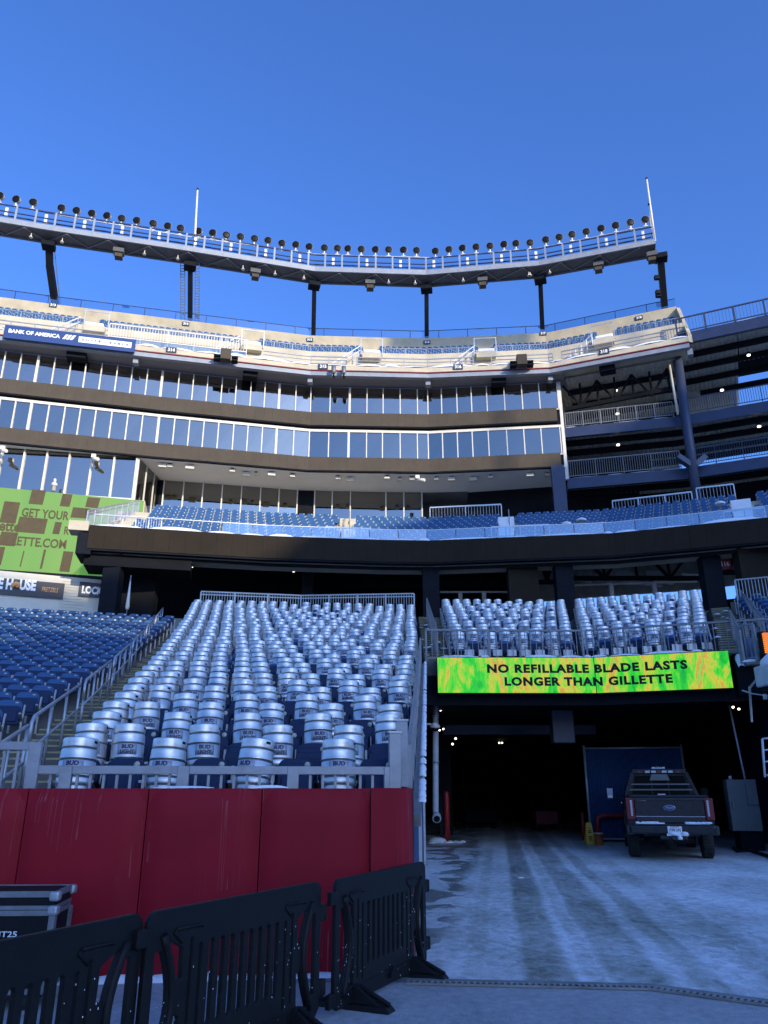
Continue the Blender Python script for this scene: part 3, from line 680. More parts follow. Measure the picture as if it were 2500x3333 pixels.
tv = [(w * Z, y2, 29.9) for w in (118, 195, 655, 728, 1165, 1235, 1465, 1550)] + [(1250 + w * Z, y2, 29.95) for w in (115, 280, 415, 485, 695)] + [(w * Z, y1, 26.1) for w in (640, 720, 1160, 1225, 1460, 1540)] + [(1250 + w * Z, y1, 26.1) for w in (110, 420, 490)]
for px, tab, z in tv:
    py = [p for p in tab if p[0] >= px][0][1]; q = on_poly(px, py, off(SP, .75)); mb = MB(); mb.box((q.x, q.y, z), (.95, .12, .55), ang_at(SP, q) + random.choice((-.5, .5, .3))); part(b, 'television', mb, M['dark'])
for z0, z1, o0, nm in ((26.78, 26.98, -.10, 'head_frame'), (24.60, 24.68, -.08, 'sill'), (28.24, 28.32, -.08, 'sill'), (30.5, 30.62, -.02, 'head_frame')):
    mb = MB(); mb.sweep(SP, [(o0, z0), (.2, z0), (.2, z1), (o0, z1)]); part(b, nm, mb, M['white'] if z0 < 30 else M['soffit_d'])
mb = MB(); mb.sweep(SP, [(-.05, 26.98), (1, 26.98), (1, 28.24), (-.05, 28.24)]); mb.sweep(SP, [(-.05, 23.62), (1, 23.62), (1, 24.6), (-.05, 24.6)]); part(b, 'spandrel', mb, M['void'])
mb = MB(); mb.box((13.12, 50.95, 26.6), (.22, .3, 7.9), R(-6)); part(b, 'corner_post', mb, M['white'])
mb = MB(); mb.box((13.16, 52.2, 27.0), (.1, 2.3, 7.4), R(-4)); part(b, 'end_wall', mb, M['cab'])
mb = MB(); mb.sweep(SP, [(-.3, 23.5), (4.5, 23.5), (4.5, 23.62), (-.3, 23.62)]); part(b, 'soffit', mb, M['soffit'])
mb = MB(); mb.sweep(SP, [(3.3, 23.7), (14, 23.7), (14, 34), (3.3, 34)]); part(b, 'core', mb, M['void'])
for nm, zlo, zhi, lab in (('suite_ribbon_display', 27.18, 28.24, 'dark brown ribbon display between the two rows of suite windows'), ('suite_ribbon_display', 23.56, 24.6, 'dark brown ribbon display below the lower row of suite windows')):
    t = thing(nm, lab, 'ribbon display', (0, 51.6, zlo), 'ribbon displays on the suite building')
    q = SP[:-1] + [(12.75, 50.93)]; L = plen(q); npan = 80
    kn = [plen(q[:i + 1]) for i in range(1, len(q) - 1)]
    ed = sorted([L * i / npan for i in range(npan + 1)]); 
    for k in kn: j = min(range(len(ed)), key=lambda i: abs(ed[i] - k)); ed[j] = k
    for a, c in zip(ed, ed[1:]):
        pa, _ = along(q, a + .002); pc, _ = along(q, c - .003); o = random.uniform(-.006, .006); mb = MB()
        mb.sweep([(pa.x, pa.y), (pc.x, pc.y)], [(-.38 + o, zlo), (-.15, zlo), (-.15, zhi), (-.38 + o, zhi)]); part(t, 'panel', mb, M['ribbon'])
    mb = MB(); mb.sweep(q, [(-.34, zlo - .09), (-.1, zlo - .09), (-.1, zlo - .005), (-.34, zlo - .005)]); part(t, 'cable_tray', mb, M['dark'])
# club level: recessed glazing under the soffit
CW = [(-16.2, 53.1), (-6.6, 55.1), (0, 55.5), (3.0, 55.55), (6.5, 55.3)]
cwpx = [x / 1659 * 800 + 400 for x in (118, 155, 282, 415, 545, 675, 805, 933, 1057, 1180, 1297, 1415, 1537)] + [1250 + x * .7535 for x in (8, 85, 163)]
def cy(x): return 1600 - max(0, (1150 - x)) * .055
PC = [on_poly(x, cy(x), CW) for x in cwpx]
for i in range(len(PC) - 1):
    a, c = PC[i], PC[i + 1]; e = c - a; e.z = 0; e.normalize(); nn = Vector((-e.y, e.x, 0)); mb = MB(); solid = i in (1, 9)
    mb.hexa([tuple(Vector((p.x, p.y, z)) + nn * o) for z in (17.9, 23.48) for p, o in ((a, 0), (c, 0), (c, .05), (a, .05))]); part(b, 'club_window' if not solid else 'dark_panel', mb, M['glass_n'] if not solid else M['dark'])
for i, p in enumerate(PC):
    mb = MB(); mb.box((p.x, p.y - .05, 20.7), (.09, .16, 5.6), ang_at(CW, p)); part(b, 'mullion', mb, M['white'])
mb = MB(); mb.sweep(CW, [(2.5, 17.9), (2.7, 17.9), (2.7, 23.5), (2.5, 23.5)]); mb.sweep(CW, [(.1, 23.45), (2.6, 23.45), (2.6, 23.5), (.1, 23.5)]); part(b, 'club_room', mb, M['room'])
mb = MB(); mb.sweep([(6.5, 55.6), (19, 53.2)], [(0, 17.9), (.4, 17.9), (.4, 23.6), (0, 23.6)]); part(b, 'dark_recess_wall', mb, M['void'])
mb = MB(); mb.box((12.4, 50.6, 20.6), (.9, .8, 5.8), R(-8)); part(b, 'blue_column', mb, M['navy'])
# forward glazing at left over the green board
LW = [(-34, 44.6), (-26, 47.35), (-17.05, 49.05)]
lw = [x * Z for x in (-85, 8, 105, 203, 300, 397, 493, 590)]
PL = [on_poly(x, 1487 + x * .067, LW) for x in lw]
for i in range(len(PL) - 1):
    a, c = PL[i], PL[i + 1]; e = c - a; e.z = 0; e.normalize(); nn = Vector((-e.y, e.x, 0)); mb = MB()
    mb.hexa([tuple(Vector((p.x, p.y, z)) + nn * o) for z, l in ((20.45, 0), (23.5, 0)) for p, o in ((a, 0), (c, 0), (c, .05), (a, .05))]); part(b, 'lounge_window', mb, M['glass'])
for i, p in enumerate(PL):
    mb = MB(); mb.box((p.x, p.y - .06, 21.97), (.11, .18, 3.05), ang_at(LW, p)); part(b, 'mullion', mb, M['white'])
mb = MB(); mb.sweep(LW, [(-.1, 20.3), (.3, 20.3), (.3, 20.45), (-.1, 20.45)]); part(b, 'lounge_sill', mb, M['white'])
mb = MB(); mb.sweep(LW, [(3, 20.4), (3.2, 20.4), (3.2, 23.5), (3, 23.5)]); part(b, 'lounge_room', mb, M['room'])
mb = MB(); q = PL[-1]; mb.hexa([(q.x + .06, q.y, 17.9), (q.x + .12, q.y, 17.9), (q.x + .55, q.y + 4.2, 17.9), (q.x + .45, q.y + 4.2, 17.9), (q.x + .06, q.y, 23.5), (q.x + .12, q.y, 23.5), (q.x + .55, q.y + 4.2, 23.5), (q.x + .45, q.y + 4.2, 23.5)]); part(b, 'return_glass', mb, M['glass_n'])
for k in (0, 1.4, 2.8): mb = MB(); mb.box((q.x + .12 + k * .1, q.y + k, 20.7), (.1, .12, 5.6)); part(b, 'mullion', mb, M['white'])
mb = MB(); mb.sweep(LW, [(-.1, 23.5), (.6, 23.5), (.6, 23.6), (-.1, 23.6)]); part(b, 'lounge_soffit', mb, M['soffit'])
mb = MB(); mb.sweep([(-26, 46.9), (-16.3, 48.95)], [(.02, 14.8), (3, 14.8), (3, 20.3), (.02, 20.3)]); part(b, 'lounge_base', mb, M['conc'])
# soffit fixtures
fx = [(x / 1659 * 800 + 400, 1500 + y / 622 * 300, w_) for x, y, w_ in ((268, 35, 1.0), (318, 38, .7), (452, 45, 1.1), (738, 70, .7), (830, 92, 1.0), (898, 92, .4), (1003, 92, 1.0), (1143, 105, .7), (1452, 120, .7), (1535, 128, .95))] + [(1250 + x * .7535, 1500 + y * .7535, w_) for x, y, w_ in ((12, 75, .7), (67, 83, .6), (120, 80, .7), (225, 80, .6), (291, 80, .95), (385, 80, 1.0), (460, 72, .6), (630, 62, .95), (706, 62, .7))]
for i, (px, py, w_) in enumerate(fx):
    p = atZ(px, py, 23.3); a = ang_at(SP, p)
    t = thing('soffit_fixture', 'pale %s hung under the grey soffit, %s from the left' % ('speaker box' if w_ > .9 else 'lamp box', ORD[i]), 'ceiling fixture', p, 'boxes hung under the soffit')
    mb = MB(); mb.box(p, (.55 * w_, .4, .28 * w_), a); part(t, 'housing', mb, M['white'], bevel=.02)
    mb = MB(); mb.box(p + Vector((0, 0, .2)), (.3 * w_, .2, .15), a); part(t, 'mount', mb, M['dark'])
for i, (px, py) in enumerate(((15 * Z, 1000 + 620 * Z), (410 * Z, 1000 + 655 * Z), (1250 + 157 * Z, 1500 + 82 * Z))):
    p = on_poly(px, py, off(SP, -.7)); a = ang_at(SP, p)
    t = thing('bullet_camera', ['white camera below the ribbon display at far left', 'white camera below the ribbon above the lounge window corner', 'white camera below the ribbon at centre right'][i], 'security camera', p, 'white cameras under the ribbon')
    mb = MB(); mb.tube([p + Vector((.3, -.2, -.1)), p + Vector((-.25, .1, .05))], .12, 10); part(t, 'camera_body', mb, M['white'])
    mb = MB(); mb.box(p + Vector((-.2, .25, .3)), (.3, .3, .25), a); part(t, 'bracket', mb, M['white'])
    mb = MB(); mb.beam(p + Vector((-.2, .2, .25)), p + Vector((0, 0, .05)), .06, .06); part(t, 'arm', mb, M['white'])

# green display board at left
GB0, GB1 = atY(0, 1585, 46.4), atY(385, 1624, 48.4)
e = (GB1 - GB0); e.z = 0; e.normalize(); a_gb = math.atan2(e.y, e.x); nn = Vector((-e.y, e.x, 0))
GBL = GB0 - e * 8; LGB = (GB1 - GBL).length; zt, zb = 20.24, 14.75
t = thing('display_board', 'large green and brown display board reading GET YOUR below the left windows', 'display board', (GB0.x, GB0.y, zb))
def gb(s, z, o=0): q = GB0 + e * s - nn * o; return Vector((q.x, q.y, z))
mb = MB(); mb.hexa([gb(-8, zb, 0), gb(9.0, zb, 0), gb(9.0, zb, -.4), gb(-8, zb, -.4), gb(-8, zt, 0), gb(9.0, zt, 0), gb(9.0, zt, -.4), gb(-8, zt, -.4)]); part(t, 'screen', mb, M['led2'])
sc = 7.3 / 385
def gbx(px): return px * sc * 1.0
def gbz(px, py): top = 1585 + px * .101; bot = 1818 + px * .085; return zt - (zt - zb) * (py - top) / (bot - top)
blocks = [(100, 1594, 145, 1637), (200, 1608, 232, 1645), (283, 1620, 325, 1650), (20, 1628, 70, 1690), (240, 1650, 300, 1680), (75, 1676, 165, 1720), (285, 1655, 330, 1672), (190, 1690, 212, 1725), (28, 1716, 80, 1755), (18, 1757, 48, 1808), (230, 1775, 262, 1832), (-40, 1600, 2, 1640), (105, 1770, 109, 1815), (168, 1768, 175, 1822)]
mb = MB()
for x0, y0, x1, y1 in blocks:
    xm, ym = (x0 + x1) / 2, (y0 + y1) / 2; z1, z0 = gbz(xm, y0), gbz(xm, y1); k = (x1 - x0) * .02
    mb.hexa([gb(gbx(x0 - 2), z0, .008), gb(gbx(x1 - 2), z0, .008), gb(gbx(x1 - 2), z0, 0), gb(gbx(x0 - 2), z0, 0), gb(gbx(x0 + 2), z1, .008), gb(gbx(x1 + 2), z1, .008), gb(gbx(x1 + 2), z1, 0), gb(gbx(x0 + 2), z1, 0)])
part(t, 'unlit_blocks', mb, M['led_brown'], kind='stuff')
for s, x0, x1, yb, h_, bo in (('GET YOUR', 82, 233, 1679, .62, .025), ('Gillette', -35, 85, 1712, .75, .03), ('R', 225, 240, 1727, .55, .025), ('T GILLETTE.COM', -14, 238, 1757, .62, .025)):
    xm = (x0 + x1) / 2; tx = fit_text(s, gbx(x1) - gbx(x0), h_, bo, .01)
    q = gb(gbx(xm), gbz(xm, yb), .012); part(t, 'lettering', place(tx, q, a_gb), M['led_brown'])
mb = MB(); mb.hexa([gb(-8, zb - .25, .15), gb(9, zb - .25, .15), gb(9, zb - .25, -.5), gb(-8, zb - .25, -.5), gb(-8, zb - .01, .15), gb(9, zb - .01, .15), gb(9, zb - .01, -.5), gb(-8, zb - .01, -.5)]); part(t, 'frame', mb, M['dark'])
p = on_poly(177, 1590, [(-30, 46.0), (-16, 48.2)])
t = thing('dome_camera', 'small white camera on top edge of the green board', 'security camera', (p.x, p.y, 20.3)); mb = MB(); mb.lathe([(.14, 0), (.14, .35), (.2, .36), (.2, .5), (.1, .62)], 10, (p.x, p.y - .1, 20.3)); part(t, 'housing', mb, M['white'])
mb = MB(); mb.lathe([(.09, 0), (.1, .2), (.05, .28)], 8, (p.x, p.y - .1, 20.9)); part(t, 'dome', mb, M['white'])

# ================================================================== UPPER DECK (300 level)
UF = [(-36, 42.6), (-25.9, 45.1), (-17.5, 47.0), (-5.4, 49.7), (3.3, 50.1), (12.15, 49.4), (21.1, 45.9)]
u = thing('upper_deck', 'cream concrete upper deck with buff back wall carrying the highest blue seats', 'stand deck', (0, 50, 30))
rows_u = [(3.45 + .88 * k, 34.0 + .70 * k) for k in range(7)]
sect = [(0, 30.95), (0, 31.33), (2.7, 31.33), (2.7, 34.15), (3.0, 34.15), (3.0, 33.9)]
for o, z in rows_u: sect += [(o, z), (o + .88, z)]
sect = sect[:6] + [p for o, z in rows_u for p in ((o, z), (o + .88, z))][1:] + [(9.9, 38.2), (9.9, 37.4), (3.2, 32.8), (2.7, 30.95)]
mb = MB(); mb.sweep(UF, sect); part(u, 'deck_slab', mb, M['conc'])
mb = MB(); mb.sweep(UF, [(9.75, 37.3), (10.05, 37.3), (10.05, 40.14), (9.75, 40.14)]); part(u, 'back_wall', mb, M['conc_w'])
mb = MB(); mb.sweep(UF, [(.02, 30.90), (.3, 30.90), (.3, 30.945), (.02, 30.945)]); part(u, 'red_stripe', mb, M['redsign'])
mb = MB(); mb.sweep(UF, [(.12, 30.55), (.5, 30.55), (.5, 30.89), (.12, 30.89)]); part(u, 'front_beam', mb, M['truss'])
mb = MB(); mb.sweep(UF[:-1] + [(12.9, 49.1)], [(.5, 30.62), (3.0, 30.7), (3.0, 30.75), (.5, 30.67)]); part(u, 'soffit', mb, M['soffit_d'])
for x, y in UF[2:]:
    p = off(UF, .75)[UF.index((x, y))]; mb = MB(); mb.box((p[0], p[1], 30.4), (.35, .5, .45), ang_at(UF, p)); part(u, 'bracket', mb, M['truss'])
e0, e1 = UF[-1], off(UF, 9.9)[-1]
mb = MB(); mb.hexa([(e0[0], e0[1], 30.9), (e0[0] + .3, e0[1] + .1, 30.9), (e1[0] + .3, e1[1], 37), (e1[0], e1[1], 37), (e0[0], e0[1], 31.5), (e0[0] + .3, e0[1] + .1, 31.5), (e1[0] + .3, e1[1], 40.1), (e1[0], e1[1], 40.1)]); part(u, 'end_wall', mb, M['conc_w'])
for i, (px, py, wd) in enumerate(((254, 1143, 1.3), (815, 1210, 1.05), (1622, 1224, 1.05), (1275 + 700, 1183, 1.1))):
    p = on_poly(px, py, off(UF, 1.1)); mb = MB(); mb.box((p.x, p.y, 30.45), (wd, .8, .42), ang_at(UF, p))
    t = thing('soffit_speaker', ['dark box hung under the upper deck below the navy suite sign', 'dark box under the upper deck left of centre', 'dark box under the upper deck right of centre', 'dark box under the upper deck over the steel ramps'][i], 'speaker', p, 'dark boxes under the upper deck'); part(t, 'housing', mb, M['dark']); mb = MB(); mb.box((p.x, p.y, 30.68), (.3, .3, .1)); part(t, 'mount', mb, M['dark'])
# railings of the upper deck
def ud(px, py, o, z): q = on_poly(px, py, off(UF, o)); return Vector((q.x, q.y, z))
def run(poly, a, b, z, n=12):
    r = []
    for i in range(n + 1): p, _ = along(poly, a + (b - a) * i / n); r.append(Vector((p.x, p.y, z)))
    return r
U3, U1, UT = off(UF, 2.85), off(UF, .9), off(UF, 9.9)
def lens(poly, px, py): 
    q = on_poly(px, py, poly); best = None; s = 0
    for i in range(len(poly) - 1):
        a, b_ = Vector(poly[i]), Vector(poly[i + 1]); e_ = b_ - a; t_ = max(0, min(1, (q.to_2d() - a).dot(e_) / e_.length_squared)); d_ = (a + e_ * t_ - q.to_2d()).length
        if best is None or d_ < best[0]: best = (d_, s + e_.length * t_)
        s += e_.length
    return best[1]
def seg(poly, px0, px1, py, z):
    a, b_ = lens(poly, px0, py), lens(poly, px1, py); kn = [0]; 
    for i in range(len(poly) - 1): kn.append(kn[-1] + (Vector(poly[i + 1]) - Vector(poly[i])).length)
    ts = [a] + [k for k in kn if a < k < b_] + [b_]
    return [Vector((*along(poly, t_)[0], z)) for t_ in ts]
cuts = [(-40, 255), (360, 800), (830, 1145), (1250, 1545), (1612, 1930), (2005, 2222)]
names = ['far left', 'left, above the picket screen', 'left of centre', 'centre', 'right of centre', 'far right']
for (x0, x1), nm in zip(cuts, names):
    railing('seat_rail', 'pale picket rail before the highest seats, ' + nm, seg(U3, x0, x1, 1150, 34.15), .55, 1.4, .2, M['rail'], group='rails before the highest seats', low=.06, bal_w=.02)
railing('seat_rail', 'tall pale picket screen on the upper deck right of the navy sign', seg(off(UF, 1.6), 352, 805, 1100, 31.5), 2.3, 1.9, .2, M['white'], group='upper deck screens', low=1.25, bal_w=.035, rail_w=.09)
mb = MB(); mb.sweep([tuple(p[:2]) for p in seg(off(UF, 1.55), 352, 805, 1100, 0)], [(0, 31.35), (.05, 31.35), (.05, 32.7), (0, 32.7)])
t = thing('glass_screen', 'pale glazed screen under the picket fence on the upper deck', 'glass screen', tuple(UF[2]) + (31.4,)); part(t, 'glass_panel', mb, M['glass_c'])
for (x0, x1), nm in zip(((-40, 330), (855, 1130), (1160, 1540), (1600, 1800), (1830, 2180)), ('far left', 'left of centre', 'in the middle', 'right of centre', 'far right')):
    railing('deck_rail', 'slim grey double rail behind the snow on the upper deck lip, ' + nm, seg(U1, x0, x1, 1170, 31.35), 1.25, 1.7, 0, M['rail'], group='rails on the upper deck lip', mids=(.65, .95), rail_w=.07)
t = thing('wall_top_rail', 'thin dark rail along the top of the upper back wall against the sky', 'railing', tuple(UT[2]) + (40.14,))
mb = MB(); L = plen(UT); d = 0
for i in range(len(UT) - 1): mb.beam((*UT[i], 41.0), (*UT[i + 1], 41.0), .05, .05)
part(t, 'top_rail', mb, M['navy'])
while d < L:
    p, a = along(UT, d); mb = MB(); mb.box((p.x, p.y, 40.56), (.06, .06, .86), a); part(t, 'post', mb, M['navy']); d += 2.6
mb = MB()
for i in range(len(UT) - 1): mb.beam((*UT[i], 40.57), (*UT[i + 1], 40.57), .012, .8)
part(t, 'glass_panel', mb, M['glass_c'])
for px, nm in ((295, 'behind the navy sign'), (818, 'left of centre'), (1210, 'centre'), (1582, 'right of centre'), (1972, 'near the right end')):
    p = ud(px, 1140, 2.3, 33.6); a = ang_at(UF, p); t = thing('vomitory', 'concrete stair mouth with snow on it cut into upper deck seats, ' + nm, 'stair mouth', p, 'upper deck stair mouths')
    mb = MB(); mb.box(p + Vector((0, .2, 0)), (1.5, .7, .5), a); part(t, 'concrete_box', mb, M['conc'])
    mb = MB(); mb.box(p + Vector((0, .1, .36)), (1.3, .6, .26), a); part(t, 'snow_cap', mb, M['snow'], bevel=.1, seg=3)
    for s in (-.85, .85):
        o = Vector((math.cos(a) * s, math.sin(a) * s, 0)); mb = MB(); mb.box(p + o + Vector((0, .3, 1.0)), (.06, .06, 1.5), a); part(t, 'post', mb, M['alu'])
    o = Vector((math.cos(a), math.sin(a), 0)); mb = MB(); mb.beam(p + o * .85 + Vector((0, .3, 1.72)), p - o * .85 + Vector((0, .3, 1.72)), .05, .05); part(t, 'glass_frame', mb, M['alu'])
    mb = MB(); mb.beam(p - o * .9 + Vector((0, -.3, .7)), p - o * 3.0 + Vector((0, -.6, -1.1)), .06, .06); mb.beam(p - o * .9 + Vector((0, -.3, .3)), p - o * 3.0 + Vector((0, -.6, -1.5)), .05, .05)
    for k in range(5): q = p - o * (1.0 + .45 * k) + Vector((0, -.35 - .06 * k, .6 - .38 * k)); mb.beam(q, q - Vector((0, 0, .9)), .04, .04)
    part(t, 'stair_rail', mb, M['alu'])
snow_lumps('snow_on_upper_deck', [(*p, 31.32) for p in off(UF, .35)], .42, .36, step=1.1)
# section tags and navy sponsor sign
for i, (px, py, s) in enumerate(((558, 1139, '314'), (1052, 1193, '315'), (1491, 1194, '316'), (1966, 1144, '318'))):
    p = on_poly(px, py, off(UF, -.05)); a = ang_at(UF, p); t = thing('section_tag', 'dark tag with a white number on the upper deck edge, %s from the left' % ORD[i], 'section sign', p, 'section tags on the upper deck edge')
    mb = MB(); mb.box(p, (.72, .05, .42), a); part(t, 'plate', mb, M['tag'])
    q = p + Vector((math.sin(a), -math.cos(a), 0)) * .035; part(t, 'lettering', place(fit_text(s, .48, .28, .03, .01), (q.x, q.y, q.z - .14), a), M['signw'])
for i, (px, py, s) in enumerate(((173, 993, '313'), (605, 1054, '314'), (1008, 1106, '315'), (1390, 1114, '316'), (1768, 1085, '317'), (2080, 1034, '318'))):
    p = on_poly(px, py, off(UF, 9.68)); a = ang_at(UF, p); t = thing('section_tag', 'small dark tag with its number high on the back wall, %s from the left' % ORD[i], 'section sign', p, 'section tags on the back wall')
    mb = MB(); mb.box(p, (.6, .05, .38), a); part(t, 'plate', mb, M['tag'])
    q = p + Vector((math.sin(a), -math.cos(a), 0)) * .035; part(t, 'lettering', place(fit_text(s, .42, .24, .03, .01), (q.x, q.y, q.z - .12), a), M['signw'])
a0, a1 = on_poly(8, 1082, off(UF, -.18)), on_poly(443, 1131, off(UF, -.18))
SBP = [tuple(p[:2]) for p in seg(off(UF, -.18), 8, 443, 1105, 0)]
t = thing('sponsor_sign', 'long navy sign with white lettering and a white panel on the upper deck edge', 'sign', (*SBP[0], 30.9))
zt_, zb_ = 31.62, 30.62
mb = MB(); mb.sweep(SBP, [(0, zb_), (.16, zb_), (.16, zt_), (0, zt_)]); part(t, 'board', mb, M['signblue'])
SL = plen(SBP)
def bend(txt, poly, s0, z, o):
    r = MB(); r.f = list(txt.f); r.m = list(txt.m); r.s = list(txt.s); P = off(poly, o)
    for x, y, zz in txt.v:
        p, a = along(P, s0 + x); r.v.append((p.x - math.sin(a) * y * -1 * -1, p.y + math.cos(a) * y, z + zz))
    return r
part(t, 'lettering', bend(fit_text('BANK OF AMERICA', SL * .385, .30, .03, .01), SBP, SL * .225, zb_ + .42, -.012), M['signw'])
mb = MB()
for r_ in range(2):
    for c in range(3):
        x0 = SL * (.435 + .028 * c + .012 * r_); zz = zb_ + .40 + .20 * r_
        q = [along(off(SBP, -.012), x0 + k)[0] for k in (0, SL * .02)]; mb.hexa([(q[0].x, q[0].y, zz), (q[1].x, q[1].y, zz), (q[1].x, q[1].y + .01, zz), (q[0].x, q[0].y + .01, zz), (q[0].x + .14, q[0].y, zz + .16), (q[1].x + .14, q[1].y, zz + .16), (q[1].x + .14, q[1].y + .01, zz + .16), (q[0].x + .14, q[0].y + .01, zz + .16)])
part(t, 'flag_logo', mb, M['signw'], kind='stuff')
wp = [along(SBP, SL * f)[0] for f in (.56, .97)]
mb = MB(); mb.sweep([tuple(wp[0]), tuple(wp[1])], [(-.012, zb_ + .3), (.01, zb_ + .3), (.01, zb_ + .75), (-.012, zb_ + .75)]); part(t, 'white_panel', mb, M['signw'])
part(t, 'lettering', bend(fit_text('S U I T E   L E V E L S', SL * .36, .17, .02, .01), SBP, SL * .765, zb_ + .44, -.03), M['tag'])
for i, (px, py) in enumerate(((735, 1157), (1698, 1175))):
    p = on_poly(px, py, off(UF, -.5)); a = ang_at(UF, p); o = Vector((math.cos(a), math.sin(a), 0)); t = thing('fascia_speaker', ['brown speaker box bracketed to the upper deck edge, left', 'brown speaker box bracketed to the upper deck edge, right'][i], 'speaker', p, 'speakers on the upper deck edge')
    mb = MB(); mb.box(p, (.75, .6, .85), a); part(t, 'cabinet', mb, M['ribbon'], bevel=.04)
    for s in (-.62, .62):
        mb = MB(); mb.box(p + o * s + Vector((0, .1, -.1)), (.45, .5, .12), a); part(t, 'bracket', mb, M['dark']); mb = MB(); mb.box(p + o * s + Vector((0, .1, -.35)), (.45, .5, .12), a); part(t, 'bracket', mb, M['dark'])
for i, (px, py) in enumerate(((1086, 1204), (1119, 1206))):
    p = on_poly(px, py, off(UF, -.4)); t = thing('spot_lamp', ['left of two small grey lamps below tag 315', 'right of two small grey lamps below tag 315'][i], 'lamp', p, 'twin lamps below tag 315')
    mb = MB(); mb.lathe([(.1, -.3), (.17, -.2), (.17, .3)], 10, p); part(t, 'lamp_body', mb, M['steel_d']); mb = MB(); mb.box(p + Vector((0, .25, -.35)), (.1, .5, .1)); part(t, 'bracket', mb, M['dark'])

# ================================================================== LIGHT TRUSS
TP = [(-38, 47.2), (-30.5, 49.35), (-27.1, 50.27), (-16.9, 52.7), (-6.0, 55.5), (3.65, 56.0), (13.3, 54.72), (22.4, 51.93)]
t = thing('light_truss', 'long grey catwalk truss curving across the sky above the upper deck', 'lighting truss', (0, 56, 44))
mb = MB(); mb.sweep(TP, [(0, 44.12), (.12, 44.12), (.12, 44.6), (0, 44.6)]); part(t, 'front_girder', mb, M['truss'])
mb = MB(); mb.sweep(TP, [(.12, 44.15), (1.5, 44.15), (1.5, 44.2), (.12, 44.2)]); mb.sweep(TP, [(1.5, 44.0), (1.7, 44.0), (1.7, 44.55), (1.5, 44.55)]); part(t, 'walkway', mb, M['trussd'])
mb = MB(); d = 0; L = plen(TP); P1_, P2_ = off(TP, .15), off(TP, 1.5); k = 0
while d < L - 2.6:
    a, b_ = along(P1_, d)[0], along(P2_, d + 1.6)[0]; c = along(P1_, d + 3.2)[0]
    mb.beam((*a, 44.08), (*b_, 44.08), .08, .1); mb.beam((*b_, 44.08), (*c, 44.08), .08, .1); d += 3.2
part(t, 'lattice', mb, M['trussl'], kind='stuff')
tops = MB(); 
for zz, hh in ((45.88, .1), (45.25, .07)):
    for i in range(len(TP) - 1): tops.beam((*off(TP, .08)[i], zz), (*off(TP, .08)[i + 1], zz), .08, hh); 
    for i in range(len(TP) - 1): tops.beam((*off(TP, 1.4)[i], zz), (*off(TP, 1.4)[i + 1], zz), .08, hh)
part(t, 'guard_rail', tops, M['navy'])
L = plen(TP); n = 42
for i in range(n + 1):
    p, a = along(off(TP, .08), L * i / n); mb = MB(); mb.box((p.x, p.y, 45.25), (.15, .12, 1.32), a); part(t, 'post', mb, M['truss'])
for i in range(n):
    p, a = along(off(TP, .2), L * (i + .5) / n)
    if i % 2: mb = MB(); mb.box((p.x, p.y, 45.3), (.22, .16, .75), a); part(t, 'ballast_box', mb, M['white'])
mb = MB()
for i in range(60):
    p, a = along(off(TP, .7), L * (i + .5) / 60); mb.box((p.x, p.y, 44.5), (random.uniform(.5, 1.2), .3, .12), a)
part(t, 'cable_trays', mb, M['redsign'], kind='stuff')
fl = [(0, 115), (70, 130), (144, 143), (266, 168), (331, 179), (397, 191), (462, 201), (526, 213), (591, 222), (662, 235), (725, 246), (780, 255), (858, 268), (919, 275), (978, 285), (1039, 292), (1100, 300), (1158, 308), (1218, 320), (1278, 326), (1336, 335), (1402, 340), (1458, 342), (1503, 343), (1561, 346), (1622, 347)]
fr = [(20, 348), (84, 349), (141, 351), (222, 354), (281, 347), (339, 341), (398, 336), (458, 332), (518, 325), (570, 321), (631, 318), (699, 305), (757, 294), (812, 282), (874, 270), (938, 256), (1001, 243), (1065, 230), (1129, 218)]
lights = [(x * Z, 550 + y * Z) for x, y in fl] + [(1250 + x * Z, 550 + y * Z) for x, y in fr]
fp = thing('floodlight', 'x', 'floodlight', (0, 0, 0)); Rx = Matrix.Rotation(R(90 + 10), 3, 'X')
mb = MB(); mb.lathe([(.32, .02), (.33, -.06), (.30, -.22), (.18, -.42), (.10, -.5)][::-1], 16, (0, 0, 0), 0, Rx); o1 = part(fp, 'housing', mb, M['white']); mb = MB(); mb.lathe([(.335, -.05), (.335, .03), (.315, .03)], 16, (0, 0, 0), 0, Rx, False); o0 = part(fp, 'rim', mb, M['steel_d'])
mb = MB(); mb.lathe([(.315, .015), (.315, .03), (.2, .045), (.01, .05)], 16, (0, 0, 0), 0, Rx); o2 = part(fp, 'lens', mb, M['lens'])
mb = MB(); mb.box((0, .12, -.42), (.10, .14, .32)); mb.box((0, .12, -.6), (.36, .12, .06)); mb.beam((0, .1, -.1), (0, .12, -.35), .1, .1); o3 = part(fp, 'bracket', mb, M['white'])
ftree = [(fp, -1), (o0, 0), (o1, 0), (o2, 0), (o3, 0)]
for i, (px, py) in enumerate(lights):
    p = atZ(px, py, 46.72); a = ang_at(TP, p) * .5 + random.uniform(-.22, .22)
    o = fp if i == 0 else copy_tree(fp, ftree, p, a)
    if i == 0: o.location = p; o.rotation_euler.z = a
    o['group'] = 'round floodlights on the truss'; o['label'] = 'round dark faced floodlight, %s from the left end of the truss' % ORD[i]
mb = MB()
for i in range(0, len(lights) - 1):
    p, q = atZ(*lights[i], 46.72), atZ(*lights[i + 1], 46.72)
    if (p - q).length < 2.3 : mb.beam(p + Vector((0, .12, -.66)), q + Vector((0, .12, -.66)), .07, .07)
    mb.beam(p + Vector((0, .12, -.66)), (p.x, p.y + .12, 45.9), .06, .06)
part(t, 'light_bar', mb, M['steel'])
